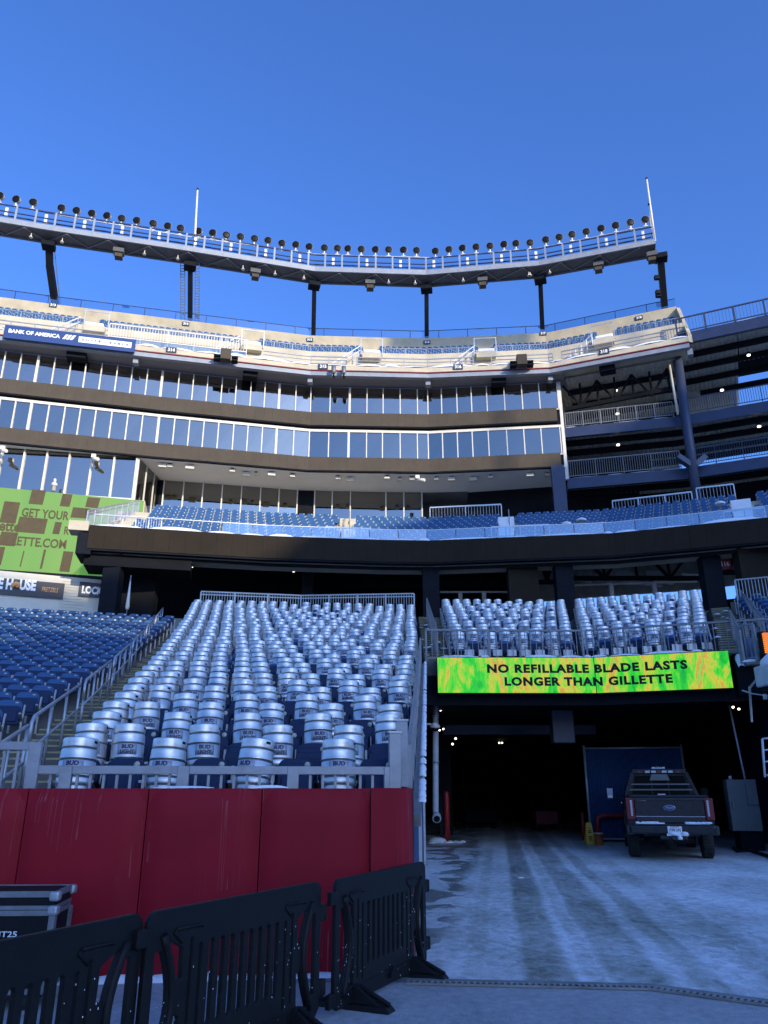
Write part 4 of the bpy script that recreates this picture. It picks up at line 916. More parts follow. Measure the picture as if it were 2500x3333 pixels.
hang = [(388, 812), (832, 876), (1205, 908), (1570, 896), (1946, 846), (2120, 818)]
for i, (px, py) in enumerate(hang):
    p = on_poly(px, py, off(TP, 1.0)); a = ang_at(TP, p); q = thing('truss_speaker', 'dark speaker cluster hung below the light truss, %s from the left' % ORD[i], 'speaker', p, 'speaker clusters below the light truss')
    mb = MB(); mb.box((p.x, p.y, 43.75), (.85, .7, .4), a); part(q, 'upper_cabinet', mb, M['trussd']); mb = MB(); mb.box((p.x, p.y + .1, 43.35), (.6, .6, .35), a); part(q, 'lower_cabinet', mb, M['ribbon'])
for i, (px, py) in enumerate(((105, 748), (468, 842), (580, 828), (792, 858), (990, 884), (895, 895), (1351, 896), (1508, 922), (1724, 872), (1722, 902), (1790, 893), (1265, 928), (200, 797))):
    p = on_poly(px, py, off(TP, .6)); q = thing('hanging_lamp', 'little pale lamp hanging below the light truss, %s of the row' % ORD[i], 'lamp', p, 'little lamps below the truss')
    mb = MB(); mb.lathe([(.15, 0), (.14, .06), (.05, .15), (.03, .45)], 8, (p.x, p.y, 43.55)); part(q, 'shade', mb, M['white'])
# columns carrying the truss
def bot(px, py): q = on_poly(px, py, off(UF, 10.3)); return Vector((q.x, q.y, q.z))
def topp(px, py, o=1.4): q = on_poly(px, py, off(TP, o)); return Vector((q.x, q.y, 43.9))
cols = [((160, 790), (181, 985), 'leaning dark column under the truss at far left'), ((621, 845), (619, 1048), 'dark column with cable ladders under left part of truss'), ((1024, 905), (1020, 1104), 'slim dark column left of centre under the truss'), ((1388, 925), (1389, 1108), 'slim dark column right of centre under the truss'), ((1757, 890), (1766, 1083), 'slim dark column under the right part of truss'), ((2141, 770), (2165, 1012), 'dark end column with lamps at right end of the truss')]
for i, (a, c, lab) in enumerate(cols):
    p, q = topp(*a), bot(*c); q = q - (p - q).normalized() * 1.5
    k = thing('truss_column', lab, 'column', q, 'columns under the light truss')
    if i == 0: m_ = bot(162, 812); mb = MB(); mid = p.lerp(q, .28) + Vector((-.15, 0, 0)); mb.beam(p, mid, .5, .5); mb.beam(mid, q, .5, .5)
    else: mb = MB(); mb.beam(p, q, .38 if i < 5 else .5, .42)
    part(k, 'shaft', mb, M['dark'])
    mb = MB(); mb.box(p - Vector((0, 0, .25)), (1.0, .9, .45), ang_at(TP, p)); part(k, 'head_box', mb, M['dark'])
    if i == 1:
        for s in (-.62, .62):
            mb = MB(); o = Vector((s, -.1, 0)); d_ = (q - p)
            for e_ in (-.18, .18): mb.beam(p + o + Vector((e_, 0, 0)), p + o + d_ * .9 + Vector((e_, 0, 0)), .06, .06)
            for h_ in range(26): c_ = p + o + d_ * (.9 * h_ / 25); mb.beam(c_ + Vector((-.18, 0, 0)), c_ + Vector((.18, 0, 0)), .05, .05)
            part(k, 'cable_ladder', mb, M['steel_d'])
    if i == 5:
        for h_ in (.32, .52, .56): c_ = p.lerp(q, h_); mb = MB(); mb.box(c_ + Vector((-.55, -.2, 0)), (.4, .3, .35)); part(k, 'side_lamp', mb, M['dark'])
    if i in (0, 5):
        mb = MB(); o = Vector((.38 if i == 0 else -.3, 0, 0)); mb.beam(p + o, q + o, .06, .06); part(k, 'conduit', mb, M['steel_d'])
for (x0, y0), (x1, y1), lab in (((643, 619), (627, 862), 'white pole rising from the light truss at left'), ((2105, 584), (2134, 800), 'tall white pole at the right end of the light truss'), ((2113, 668), (2125, 800), 'short thin pole beside the tall pole at truss end')):
    q = on_poly(x1, y1, off(TP, .3)); p = on_poly(x0, y0, off(TP, .3)); q.z = 44.5; k = thing('white_pole', lab, 'pole', q, 'poles on the light truss')
    mb = MB(); r_ = .11 if 'thin' not in lab else .05; mb.tube([q, p], r_, 8, r2=r_ * .7); part(k, 'pole_shaft', mb, M['white']); mb = MB(); mb.lathe([(.1, 0), (.1, .16)], 8, p); part(k, 'pole_cap', mb, M['dark'])

# ================================================================== STEEL RAMP TOWER (right)
RP = [(13.15, 51.05), (20.9, 49.2), (26.0, 47.0), (36, 42.2)]
rt = thing('ramp_tower', 'open navy steel ramp tower with stacked decks at the right', 'ramp tower', (20, 49, 18))
for z0, z1, dp, nm in ((22.0, 22.8, 6.5, 'lower'), (26.05, 26.82, 7.5, 'middle')):
    mb = MB(); mb.sweep(RP, [(0, z0), (.3, z0), (.3, z1), (0, z1)]); part(rt, 'edge_beam', mb, M['navy'])
    mb = MB(); mb.sweep(RP, [(.3, z1 - .12), (dp, z1 - .12), (dp, z1), (.3, z1)]); part(rt, 'deck', mb, M['cream_board'])
    snow_lumps('snow_on_ramp_edge', [(*p, z1) for p in off(RP, .12)], .1, .07, step=1.0)
def decking(z, o0, o1, poly, name='decking'):
    """corrugated steel decking seen from below"""
    mb = MB(); P0, P1 = off(poly, o0), off(poly, o1); L0 = plen(P0); n_ = int(L0 / .16); L1 = plen(P1)
    for i in range(n_ + 1):
        a, c = along(P0, L0 * i / n_)[0], along(P1, L1 * i / n_)[0]; dz = .07 if i % 2 else 0
        mb.v += [(a.x, a.y, z + dz), (c.x, c.y, z + dz)]
    for i in range(n_): mb.face((2 * i, 2 * i + 1, 2 * i + 3, 2 * i + 2))
    return part(rt, name, mb, M['decking'])
RL, RR_ = [RP[0], RP[1]], RP[1:]
decking(26.6, .32, 7.4, RP); decking(22.6, .32, 6.4, RP)
decking(30.75, .6, 12, [(8.6, 52.1), (21.1, 47.2)]); decking(32.3, .4, 17, [(20.6, 48.3), (24.9, 46.4)]); decking(32.3, .4, 5, [(24.9, 46.4), (26.6, 45.6), (36, 41)])
for z, offs in ((26.35, (1.8, 3.6, 5.6, 7.2)), (22.4, (2, 4, 6))):
    for o in offs: mb = MB(); mb.sweep(RP, [(o, z - .22), (o + .2, z - .22), (o + .2, z + .22), (o, z + .22)]); part(rt, 'purlin', mb, M['void'])
for o in (2.3, 4.6, 6.8, 9.2): mb = MB(); mb.sweep([(13.3, 50.3), (21.1, 47.2)], [(o, 30.3), (o + .2, 30.3), (o + .2, 30.7), (o, 30.7)]); part(rt, 'purlin', mb, M['void'])
UR = [(21.3, 48.0), (26.6, 45.6), (36, 41)]
for o in (1.8, 3.8, 6.0, 8.4): mb = MB(); mb.sweep(UR, [(o, 31.8), (o + .2, 31.8), (o + .2, 32.25), (o, 32.25)]); part(rt, 'purlin', mb, M['void'])
mb = MB(); mb.sweep(UR, [(0, 32.0), (.3, 32.0), (.3, 32.85), (0, 32.85)]); part(rt, 'edge_beam', mb, M['navy']); snow_lumps('snow_on_ramp_edge', [(*p, 32.85) for p in off(UR, .12)], .1, .07, step=1.0)
mb = MB(); mb.sweep(UR, [(.3, 32.6), (8, 32.6), (8, 32.75), (.3, 32.75)]); part(rt, 'deck', mb, M['void'])
# truss web under the deck
A0, A1 = Vector((13.6, 51.6, 0)), Vector((20.6, 49.0, 0))
mb = MB(); mb.beam(A0 + Vector((0, 0, 28.6)), A1 + Vector((0, 0, 28.9)), .22, .3); part(rt, 'bottom_chord', mb, M['void'])
for i in range(6):
    f0, f1 = i / 6, (i + 1) / 6; a, c = A0.lerp(A1, f0), A0.lerp(A1, f1); mb = MB(); zl, zh = 28.6, 30.6
    if i % 2 == 0: mb.beam((a.x, a.y, zh), (c.x, c.y, zl), .14, .14)
    else: mb.beam((a.x, a.y, zl), (c.x, c.y, zh), .14, .14)
    part(rt, 'diagonal', mb, M['void']); mb = MB(); mb.beam((c.x, c.y, zl), (c.x, c.y, zh), .12, .12); part(rt, 'vertical', mb, M['void'])
for f in (.1, .55): 
    a = A0.lerp(A1, f); mb = MB(); mb.beam((a.x, a.y + 3, 26.9), (a.x + 2.6, a.y + 2.2, 29), .16, .16); part(rt, 'brace', mb, M['void'])
mb = MB(); mb.sweep([(13.2, 57.8), (21, 55.5)], [(0, 18), (.3, 18), (.3, 26.5), (0, 26.5)]); part(rt, 'rear_screen', mb, M['void'])
mb = MB(); mb.sweep([(13.2, 63), (24.5, 58.5)], [(0, 24), (.3, 24), (.3, 34), (0, 34)]); part(rt, 'rear_screen', mb, M['decking'])
mb = MB(); mb.sweep([(13.2, 55.0), (13.6, 55.2), (13.6, 62)], [(0, 26), (.2, 26), (.2, 34), (0, 34)]); part(rt, 'side_screen', mb, M['void'])
mb = MB(); mb.sweep([(20.5, 57.5), (27.6, 54.4)], [(0, 26.8), (.3, 26.8), (.3, 32.3), (0, 32.3)]); part(rt, 'rear_screen', mb, M['decking'])
mb = MB(); mb.sweep([(13.2, 57), (22, 53.5), (40, 45)], [(0, 17.9), (.3, 17.9), (.3, 22.4), (0, 22.4)]); part(rt, 'rear_screen', mb, M['void'])
railing('ramp_rail', 'grey picket rail along lower ramp deck beside the suites', [(13.3, 51.0, 22.82), (20.7, 49.2, 22.82)], 1.3, 1.7, .16, M['steel_d'], group='picket rails on the ramp decks', low=.12, bal_w=.03, rail_w=.06)
railing('ramp_rail', 'grey picket rail along middle ramp deck beside the suites', [(13.4, 51.0, 26.84), (20.7, 49.2, 26.84)], 1.15, 1.3, .16, M['steel_d'], group='picket rails on the ramp decks', low=.12, bal_w=.03, rail_w=.06)
railing('ramp_rail', 'grey picket rail along lower ramp deck at right frame edge', [(21.2, 49.0, 22.82), (26, 46.95, 22.82), (33, 43.6, 22.82)], 1.3, 1.7, .16, M['navy_l'], group='picket rails on the ramp decks', low=.12, bal_w=.03, rail_w=.06)
railing('ramp_rail', 'grey picket rail along middle ramp deck at right frame edge', [(21.2, 49.0, 26.84), (26, 46.95, 26.84), (33, 43.6, 26.84)], 1.2, 1.5, .16, M['navy_l'], group='picket rails on the ramp decks', low=.12, bal_w=.03, rail_w=.06)
railing('ramp_rail', 'navy railing on the top ramp deck against the sky', [(*p, 32.86) for p in UR], 1.25, 2.1, .22, M['navy_l'], group='picket rails on the ramp decks', low=.12, bal_w=.02, rail_w=.09, post_w=.12)
mb = MB(); p0, p1 = on_poly(2206, 1175, [(10, 48.2), (30, 48.2)]), on_poly(2262, 1610, [(10, 48.2), (30, 48.2)]); p1 = Vector((p1.x + .1, p1.y, 17.9)); mb.tube([p0 + Vector((0, 0, .4)), p1], .33, 12)
k = thing('ramp_column', 'tall round blue grey steel column in front of the ramp decks', 'column', p1); part(k, 'shaft', mb, M['navy_l'])
pm = p0.lerp(p1, .62); 
for s in (-1, 1): mb = MB(); mb.beam(pm + Vector((s * .15, 0, -.2)), pm + Vector((s * .95, 0, .45)), .5, .35); part(k, 'bracket', mb, M['navy_l'])
mb = MB(); q = p0.lerp(p1, .86); mb.lathe([(.5, -.12), (.5, .12)], 12, q); part(k, 'collar', mb, M['pvc'])
mb = MB(); mb.tube([p0 + Vector((-.55, .2, -.1)), p0 + Vector((-.45, .2, -4.2))], .1, 8); part(k, 'drain_pipe', mb, M['cream_board'])
for px, py, lab in ((2005, 1271, 'small lit lamp under the upper deck steelwork'), (2010, 1347, 'small lit lamp behind the middle ramp rail'), (2012, 1448, 'small lit lamp under the middle ramp deck'), (2437, 1156, 'lit lamp under the top ramp deck at right'), (2350, 1270, 'pale lamp under decking right of the column'), (2471, 1388, 'lit lamp under the middle deck at frame edge')):
    p = on_poly(px, py, off(RP, 1.2 if py > 1340 else 2.0)); k = thing('deck_lamp', lab, 'lamp', p, 'lamps under the ramp decks'); mb = MB(); mb.box(p, (.2, .16, .1)); part(k, 'diffuser', mb, M['lampw']); mb = MB(); mb.box(p + Vector((0, 0, .16)), (.2, .2, .16)); part(k, 'lamp_mount', mb, M['dark'])

# ================================================================== CONCOURSE UNDER THE CLUB DECK
k = thing('concourse_back_wall', 'dark wall at the back of the shaded concourse with bright slots of daylight', 'wall', (0, 53, 9.6))
CB = [(-24, 47.5), (-14, 50.5), (-4, 52.6), (5, 53), (9, 52.4)]
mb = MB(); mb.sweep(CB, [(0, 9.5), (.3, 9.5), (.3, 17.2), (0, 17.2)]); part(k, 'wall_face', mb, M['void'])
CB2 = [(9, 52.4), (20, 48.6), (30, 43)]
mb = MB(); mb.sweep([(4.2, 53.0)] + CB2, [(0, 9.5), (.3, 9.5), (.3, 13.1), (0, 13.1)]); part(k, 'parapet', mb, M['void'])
mb = MB(); mb.sweep(CB2, [(.5, 14.1), (.8, 14.1), (.8, 17.2), (.5, 17.2)]); part(k, 'corrugated_back', mb, M['decking'])
def ccol(px0, px1, y, z0, z1, lab, m='dark'):
    a, c = atY(px0, 1880, y), atY(px1, 1880, y); o = thing('concourse_pillar', lab, 'pillar', ((a.x + c.x) / 2, y, z0), 'dark pillars of the concourse')
    mb = MB(); mb.box(((a.x + c.x) / 2, y, (z0 + z1) / 2), (c.x - a.x, .7, z1 - z0)); part(o, 'shaft', mb, M[m])
    mb = MB(); mb.box(((a.x + c.x) / 2, y, z0 + .15), (c.x - a.x + .16, .86, .3)); part(o, 'base_plate', mb, M['void'])
for px0, px1, y, lab, m in ((340, 395, 37.5, 'dark pillar beside the concession signs', 'dark'), (405, 515, 40, 'wide black panel pillar under left end of club deck', 'void'), (985, 1020, 42, 'black pillar behind the railing right of middle', 'dark'), (1375, 1428, 39.8, 'wide black pillar at the head of the middle stairs', 'dark'), (1652, 1748, 39.5, 'broad black panel behind the kegs over the tunnel', 'ribbon_b'), (1805, 1862, 39, 'black pillar between the two keg blocks', 'dark'), (2285, 2345, 37.4, 'black pillar at the head of the right stairs', 'dark'), (2405, 2520, 36.5, 'black panel above seats at right frame edge', 'ribbon_b')):
    ccol(px0, px1, y, 9.5 if y < 42 else 9.5, 13.0 + max(0, (y - 38.5) * .42), lab, m)
def ctruss(px0, px1, y, zb_, zt_, lab):
    a, c = atY(px0, 1900, y), atY(px1, 1900, y); o = thing('roof_truss', lab, 'roof truss', (a.x, y, zb_), 'dark roof trusses of the concourse'); n_ = max(2, round((c.x - a.x) / 1.8))
    mb = MB(); mb.beam((a.x, y, zb_), (c.x, y, zb_), .2, .25); part(o, 'bottom_chord', mb, M['dark']); mb = MB(); mb.beam((a.x, y, zt_), (c.x, y, zt_), .2, .25); part(o, 'top_chord', mb, M['dark'])
    for i in range(n_):
        x0, x1 = a.x + (c.x - a.x) * i / n_, a.x + (c.x - a.x) * (i + 1) / n_; mb = MB()
        mb.beam((x0, y, zt_ if i % 2 == 0 else zb_), (x1, y, zb_ if i % 2 == 0 else zt_), .16, .16); part(o, 'diagonal', mb, M['dark'])
        mb = MB(); mb.beam((x1, y, zb_), (x1, y, zt_), .12, .12); part(o, 'vertical', mb, M['dark'])
ctruss(1440, 1660, 45, 13.35, 15.6, 'dark roof truss behind the left keg block over tunnel'); ctruss(1750, 1815, 44.5, 13.4, 15.6, 'short dark roof truss between pillars'); ctruss(1862, 2290, 44, 13.5, 15.8, 'long dark roof truss behind right keg block'); ctruss(1120, 1380, 45, 13.3, 15.4, 'dark roof truss in shadow at middle of concourse'); ctruss(2345, 2420, 42, 13.3, 15.6, 'dark roof truss right of the right stairs')
for (x0, x1, py, y, lab) in ((1432, 1652, 1927, 42.5, 'pale pipe running under the concourse roof at middle'), (1868, 2268, 1905, 41.5, 'pale pipe running under the concourse roof at right')):
    a, c = atY(x0, py, y), atY(x1, py - (0 if x0 < 1500 else 12), y); o = thing('ceiling_pipe', lab, 'pipe', a, 'pipes under the concourse roof'); mb = MB(); mb.tube([a, c], .06, 8); part(o, 'pipe_run', mb, M['pvc'])
    for f in (.3, .65): q = a.lerp(c, f); mb = MB(); mb.box(q + Vector((0, 0, -.35)), (.22, .2, .6)); part(o, 'pipe_drop', mb, M['pvc'])
mb = MB()
for i in range(26):
    q = atY(random.uniform(1870, 2270), random.uniform(1862, 1905), random.uniform(45, 48)); mb.box(q, (random.uniform(.3, 1.6), .3, random.uniform(.1, .35)), random.uniform(-.1, .5))
o = thing('ceiling_ducts', 'tangle of pale ducts and pipes under roof behind the right kegs', 'ducts', atY(2070, 1880, 46)); part(o, 'duct_runs', mb, M['pvc'], kind='stuff')
for i, (px, py, y, lab) in enumerate(((625, 1837, 42, 'lit strip lamp in dark concourse at left'), (956, 1857, 41, 'twin lamp glowing in dark concourse at middle'), (1375, 1853, 40, 'small lit lamp beside middle pillar'), (1877, 1846, 41, 'bright lamp under roof beside pillar at right'), (2325, 1805, 38, 'small lit lamp on top of right pillar'))):
    q = atY(px, py, y); o = thing('concourse_lamp', lab, 'lamp', q, 'lit lamps in the concourse'); mb = MB(); mb.box(q, (.12, .1, .35 if i == 0 else .16)); part(o, 'diffuser', mb, M['lampw']); mb = MB(); mb.box(q + Vector((0, .12, 0)), (.16, .1, .3)); part(o, 'lamp_mount', mb, M['dark'])
q = atY(523, 1838, 39); o = thing('arrow_sign', 'white hanging sign with a black arrow under the club deck', 'sign', q); mb = MB(); mb.box(q, (.34, .05, .6)); part(o, 'plate', mb, M['signw'])
mb = MB(); mb.box(q + Vector((0, -.035, .1)), (.04, .01, .2)); mb.poly([q + Vector((-.1, -.04, .15)), q + Vector((.1, -.04, .15)), q + Vector((0, -.04, .27))]); part(o, 'arrow', mb, M['ink'])
q = atY(2358, 1823, 37.5); o = thing('section_board', 'red hanging board with numbers 117 and 116 under the deck', 'sign', q); mb = MB(); mb.box(q, (.62, .06, .95)); part(o, 'plate', mb, M['redsign'])
for s, dz in (('117', .12), ('116', -.33)): part(o, 'lettering', place(fit_text(s, .4, .25, .02, .01), q + Vector((0, -.04, dz)), 0), M['signw'])
q = atY(420, 1930, 36.4); o = thing('folded_umbrella', 'small white closed parasol standing at head of blue seats', 'parasol', (q.x, q.y, 9.55)); mb = MB(); mb.lathe([(.07, 9.9), (.1, 10.0), (.03, 11.3)], 8, (q.x, q.y, 0)); part(o, 'canopy', mb, M['white']); mb = MB(); mb.tube([(q.x, q.y, 9.55), (q.x, q.y, 11.6)], .025, 6); part(o, 'pole', mb, M['steel'])
# concession stands at left
c0, c1 = atY(-40, 1925, 37.2), atY(336, 1925, 39.2); e = (c1 - c0); e.z = 0; Lc = e.length; e.normalize(); a_c = math.atan2(e.y, e.x); nn = Vector((math.sin(a_c), -math.cos(a_c), 0))
o = thing('concession_stand', 'cream sided concession front behind the top row of left seats', 'kiosk', (c0.x, c0.y, 9.5))
mb = MB(); mb.hexa([tuple(Vector((p.x, p.y, z)) - nn * q_) for z in (9.4, 12.1) for p, q_ in ((c0 - e * 6, 0), (c1, 0), (c1, 1), (c0 - e * 6, 1))]); part(o, 'wall', mb, M['cream_board'])
for h_ in range(12): mb = MB(); z = 10.2 + .15 * h_; mb.hexa([tuple(Vector((p.x, p.y, zz)) + nn * q_) for zz in (z, z + .12) for p, q_ in ((c0 + e * (Lc * .62), .03), (c0 + e * (Lc * .83), .03), (c0 + e * (Lc * .83), .0), (c0 + e * (Lc * .62), .0))]); part(o, 'shutter_slat', mb, M['cream_board'])
def csign(f0, f1, z0, z1, m, nm, lab):
    g_ = thing(nm, lab, 'sign', c0 + e * Lc * f0 + nn * .1); mb = MB(); mb.hexa([tuple(Vector((p.x, p.y, zz)) + nn * q_) for zz in (z0, z1) for p, q_ in ((c0 + e * Lc * f0, .12), (c0 + e * Lc * f1, .12), (c0 + e * Lc * f1, .05), (c0 + e * Lc * f0, .05))]); part(g_, 'board', mb, M[m]); return g_
def ctext(g_, s, f0, f1, z, h_, m, bo): q = c0 + e * Lc * (f0 + f1) / 2 + nn * .135; part(g_, 'lettering', place(fit_text(s, Lc * (f1 - f0), h_, bo, .01), (q.x, q.y, z), a_c), M[m])
def zpx(px, py): return on_poly(px, py, [tuple(c0[:2]), tuple(c1[:2])]).z
fx_ = lambda px: (on_poly(px, 1925, [tuple(c0[:2]), tuple(c1[:2])]) - c0).dot(e) / Lc
g_ = csign(fx_(-45), fx_(208), zpx(120, 1945), zpx(120, 1893), 'charcoal', 'concession_sign', 'charcoal sign reading HOUSE with a pretzel and the word PRETZELS')
ctext(g_, 'E H', fx_(-9), fx_(39), zpx(15, 1920), .58, 'signw', .05); ctext(g_, 'USE', fx_(61), fx_(115), zpx(90, 1924), .58, 'signw', .05); ctext(g_, 'PRETZELS', fx_(136), fx_(189), zpx(163, 1929), .24, 'tan', .02)
q = c0 + e * Lc * fx_(49) + nn * .15; mb = MB(); zc = zpx(49, 1906)
for a in range(3): mb.lathe([(.08, 0), (.12, .1), (.1, .22), (.03, .28)], 8, (q.x + e.x * .12 * (a - 1), q.y - .02, zc - .15 + .06 * (a % 2)))
part(g_, 'pretzel_icon', mb, M['tan'])
g_ = csign(fx_(256), fx_(336), zpx(300, 1945), zpx(300, 1898), 'tag', 'concession_sign', 'navy sign reading LOCK cut off by the dark pillar')
ctext(g_, 'LOCKE', fx_(266), fx_(344), zpx(300, 1936), .42, 'signw', .05)
railing('concourse_rail', 'long grey picket railing at the top of the middle keg block', [atZ(655, 1925, 11.1) - Vector((0, 0, 1.2)), atZ(980, 1938, 11.1) - Vector((0, 0, 1.2)), atZ(1348, 1932, 11.1) - Vector((0, 0, 1.2))], 1.2, 1.45, .13, M['steel'], group='railings at the head of the stands', mids=(1.05,), bal_w=.022)
a, c = atY(2392, 1888, 31), atY(2500, 1878, 30); railing('concourse_rail', 'grey picket railing above blue seats at right frame edge', [a - Vector((0, 0, 1.2)), c - Vector((0, 0, 1.2)), c + Vector((3, -2, -1.2))], 1.2, 1.3, .14, M['steel'], group='railings at the head of the stands', bal_w=.022)

# ================================================================== SHADOW STAND (unseen, added behind the camera; outline shaped to cast the long shadow)
o = thing('shadow_stand', 'unseen stand added behind the photographer, shaped to cast the long shadow', 'grandstand', (20, -80, 0))
def wallpoly(pts, y0, y1):
    n_ = len(pts); mb = MB(); a = [(x, y0, z) for x, z in pts]; c = [(x, y1, z) for x, z in pts]
    mb.poly(a[::-1]); mb.poly(c)
    for i in range(n_): j = (i + 1) % n_; mb.poly([a[i], a[j], c[j], c[i]])
    return mb
part(o, 'upper_blocker', wallpoly([(73, 0), (190, 0), (190, 73), (116, 73), (113, 71.5), (78.5, 53.0), (77.2, 51.8), (74, 50.2), (73, 50.1)], -80, -79.4), M['conc_g'])  # skyline raked so the shadow edge crosses the club deck
part(o, 'front_blocker', wallpoly([(48, 45.5), (73, 45.5), (73, 50.1), (48, 50.1)], -79.9, -79.5), M['conc_g'])
for x0, x1, z0, z1, nm in ((48, 73, 43.2, 44.1, 'slit_divider'), (48, 73, 40.9, 42.0, 'slit_divider'), (48, 73, 0, 40.1, 'lower_blocker'), (68.9, 73, 44.1, 45.5, 'slit_stop'), (66.9, 73, 42.0, 43.2, 'slit_stop'), (61.6, 73, 40.1, 40.9, 'slit_stop'), (48, 57, 40.1, 43.2, 'slit_stop')):  # slits left between the blockers let sun stripes onto the left seats
    part(o, nm, wallpoly([(x0, z0), (x1, z0), (x1, z1), (x0, z1)], -79.9 + (.05 if nm == 'slit_stop' else 0), -79.5 + (.05 if nm == 'slit_stop' else 0)), M['conc_g'])
part(o, 'horizon_blocker', wallpoly([(-140, 0), (58, 0), (58, 22), (-140, 20)], -175, -174), M['conc_g'])  # added to block the bright low sky behind the camera
part(o, 'shadow_bar', wallpoly([(98, 84.4), (110.5, 84.1), (110.5, 86.2), (98, 86.6)], -79.9, -79.5), M['truss'])  # unseen bar added to shade part of the upper back wall
for x in (100, 109): part(o, 'shadow_bar_post', wallpoly([(x, 60), (x + .5, 60), (x + .5, 85), (x, 85)], -79.8, -79.6), M['truss'])

# ================================================================== LED SCREEN OVER THE TUNNEL
t = thing('message_screen', 'bright green and orange display screen with two lines of black lettering over the tunnel', 'display screen', (1.66, 24.0, 4.5))
mb = MB()
for i, (p, q) in enumerate(zip(SG, SG[1:])):
    e_ = (Vector(q) - Vector(p)); e_.normalize(); p_, q_ = (Vector(p), Vector(q) - e_ * .012) if i == 0 else (Vector(p) + e_ * .012, Vector(q))
    m2 = MB(); m2.sweep([tuple(p_), tuple(q_)], [(0, 4.5), (.06, 4.5), (.06, 5.57), (0, 5.57)]); part(t, 'screen_panel', m2, M['led'])
m2 = MB(); m2.sweep(SG, [(.06, 4.46), (.45, 4.46), (.45, 5.6), (.06, 5.6)]); part(t, 'housing', m2, M['dark'])
for s, xa, xb, ya, yb in (('NO REFILLABLE BLADE LASTS', 1586, 2238, 2191, 2160), ('LONGER THAN GILLETTE', 1641, 2184, 2233, 2204)):
    pa, pb = on_poly(xa, 2190, SG), on_poly(xb, 2170, SG); s0, s1 = lens(SG, xa, 2190), lens(SG, xb, 2170); zc_ = on_poly((xa + xb) / 2, (ya), SG).z
    part(t, 'lettering', bend(fit_text(s, s1 - s0, .27, .05, .008, 1.14), SG, (s0 + s1) / 2, zc_ - (0.0), -.008), M['blackp'])
snow_lumps('snow_on_message_screen', [(1.75, 24.2, 5.6), (3.3, 24.25, 5.6)], .17, .09, step=.6); snow_lumps('snow_on_message_screen', [(4.4, 24.25, 5.6), (6.5, 24.28, 5.6), (9.6, 23.2, 5.6)], .17, .1, step=.45)
railing('stand_rail', 'grey picket railing before the left keg block over the screen', [(1.35, 24.6, 5.55), (6.4, 24.72, 5.55)], 1.0, 1.12, .19, M['steel_d'], group='railings over the message screen', low=.1, bal_w=.022, rail_w=.06)
railing('stand_rail', 'grey picket railing before the right keg block over the screen', [(6.52, 24.68, 5.55), (12.1, 22.75, 5.55)], 1.0, 1.12, .19, M['steel_d'], group='railings over the message screen', low=.1, bal_w=.022, rail_w=.06)
railing('stand_rail', 'steep picket railing up the right stairs beside blue seats', [R2(0, 1.42) - Vector((0, .7, 0)), R2(10, 1.36)], 1.05, 1.3, .15, M['steel_d'], group='stair railings over the tunnel', bal_w=.022)
railing('stand_rail', 'steep railing dividing the stairs right of the middle kegs', [(1.72, 24.9, 5.6), (2.05, 36.0, 9.3)], 1.05, 1.5, .15, M['steel_d'], group='stair railings over the tunnel', bal_w=.022)
for i in range(8):
    for fn, lab in ((R1, 'left'), (R2, 'right')):
        q = fn(0, (i + .55) / 8) + Vector((0, -.72, .25)); 
        o = thing('rail_plate', 'small grey plate on the railing below %s keg block over tunnel, %s from left' % (lab, ORD[i]), 'plate', q, 'small plates on the stand railing'); mb = MB(); mb.box(q, (.3, .03, .2)); part(o, 'plate_face', mb, M['steel']); mb = MB(); mb.box(q + Vector((0, .02, .1)), (.06, .03, .2)); part(o, 'plate_clip', mb, M['steel_d'])

# ================================================================== KEGS AND SEATS
H = .594
prof = [(.160, .0), (.186, .0), (.190, .03), (.188, .052), (.182, .058), (.190, .070), (.2015, .085), (.2045, .105), (.2045, .150), (.1955, .156), (.1955, .164), (.2075, .170), (.2105, .179), (.2075, .188), (.2045, .194), (.2045, .338), (.1955, .344), (.1955, .352), (.2075, .358), (.2105, .367), (.2075, .376), (.2045, .383), (.2045, .440), (.2025, .462), (.198, .472), (.187, .477), (.186, .484), (.196, .489), (.1985, .500), (.1985, .583), (.196, .594), (.188, .594), (.186, .58), (.186, .53), (.12, .545), (.02, .55)]
kb = MB(); kb.lathe(prof, 24)
for k, f in enumerate([i // 24 for i in range(len(kb.f))]):
    if f in (8, 9, 15, 16, 24, 25): kb.m[k] = 1
keg_me = kb.mesh('keg_body', [M['keg'], M['keg_g']])
def arcplate(r, a0, a1, z0, z1, th, n=8):
    mb = MB(); k0 = 0
    for i in range(n + 1):
        a = -math.pi / 2 + a0 + (a1 - a0) * i / n
        for rr in (r, r + th):
            for z in (z0, z1): mb.v.append((rr * math.cos(a), rr * math.sin(a), z))
    for i in range(n):
        a, b_ = i * 4, i * 4 + 4
        mb.face((a + 2, b_ + 2, b_ + 3, a + 3), 0, True); mb.face((a + 3, b_ + 3, b_ + 1, a + 1)); mb.face((a, b_, b_ + 2, a + 2))
    mb.face((0, 2, 3, 1)); j = n * 4; mb.face((j, j + 1, j + 3, j + 2))
    return mb
lab_me = arcplate(.2042, -.60, .60, .204, .334, .0012).mesh('label_sheet', M['keg_l'])
txt = MB()
for s, z, wd in (('BUD', .275, .145), ('LIGHT', .213, .178)):
    q = fit_text(s, wd, .052, .05, .002); k0 = len(txt.v)
    for x, y, zz in q.v: a = -math.pi / 2 + x / .2054; r_ = .2060 - y * .4; txt.v.append((r_ * math.cos(a), r_ * math.sin(a), z + zz))
    for f in q.f: txt.face([k + k0 for k in f])
txt_me = txt.mesh('label_lettering', M['ink'])
emb = MB(); q = fit_text('ANHEUSER-BUSCH', .23, .026, .02, .002)
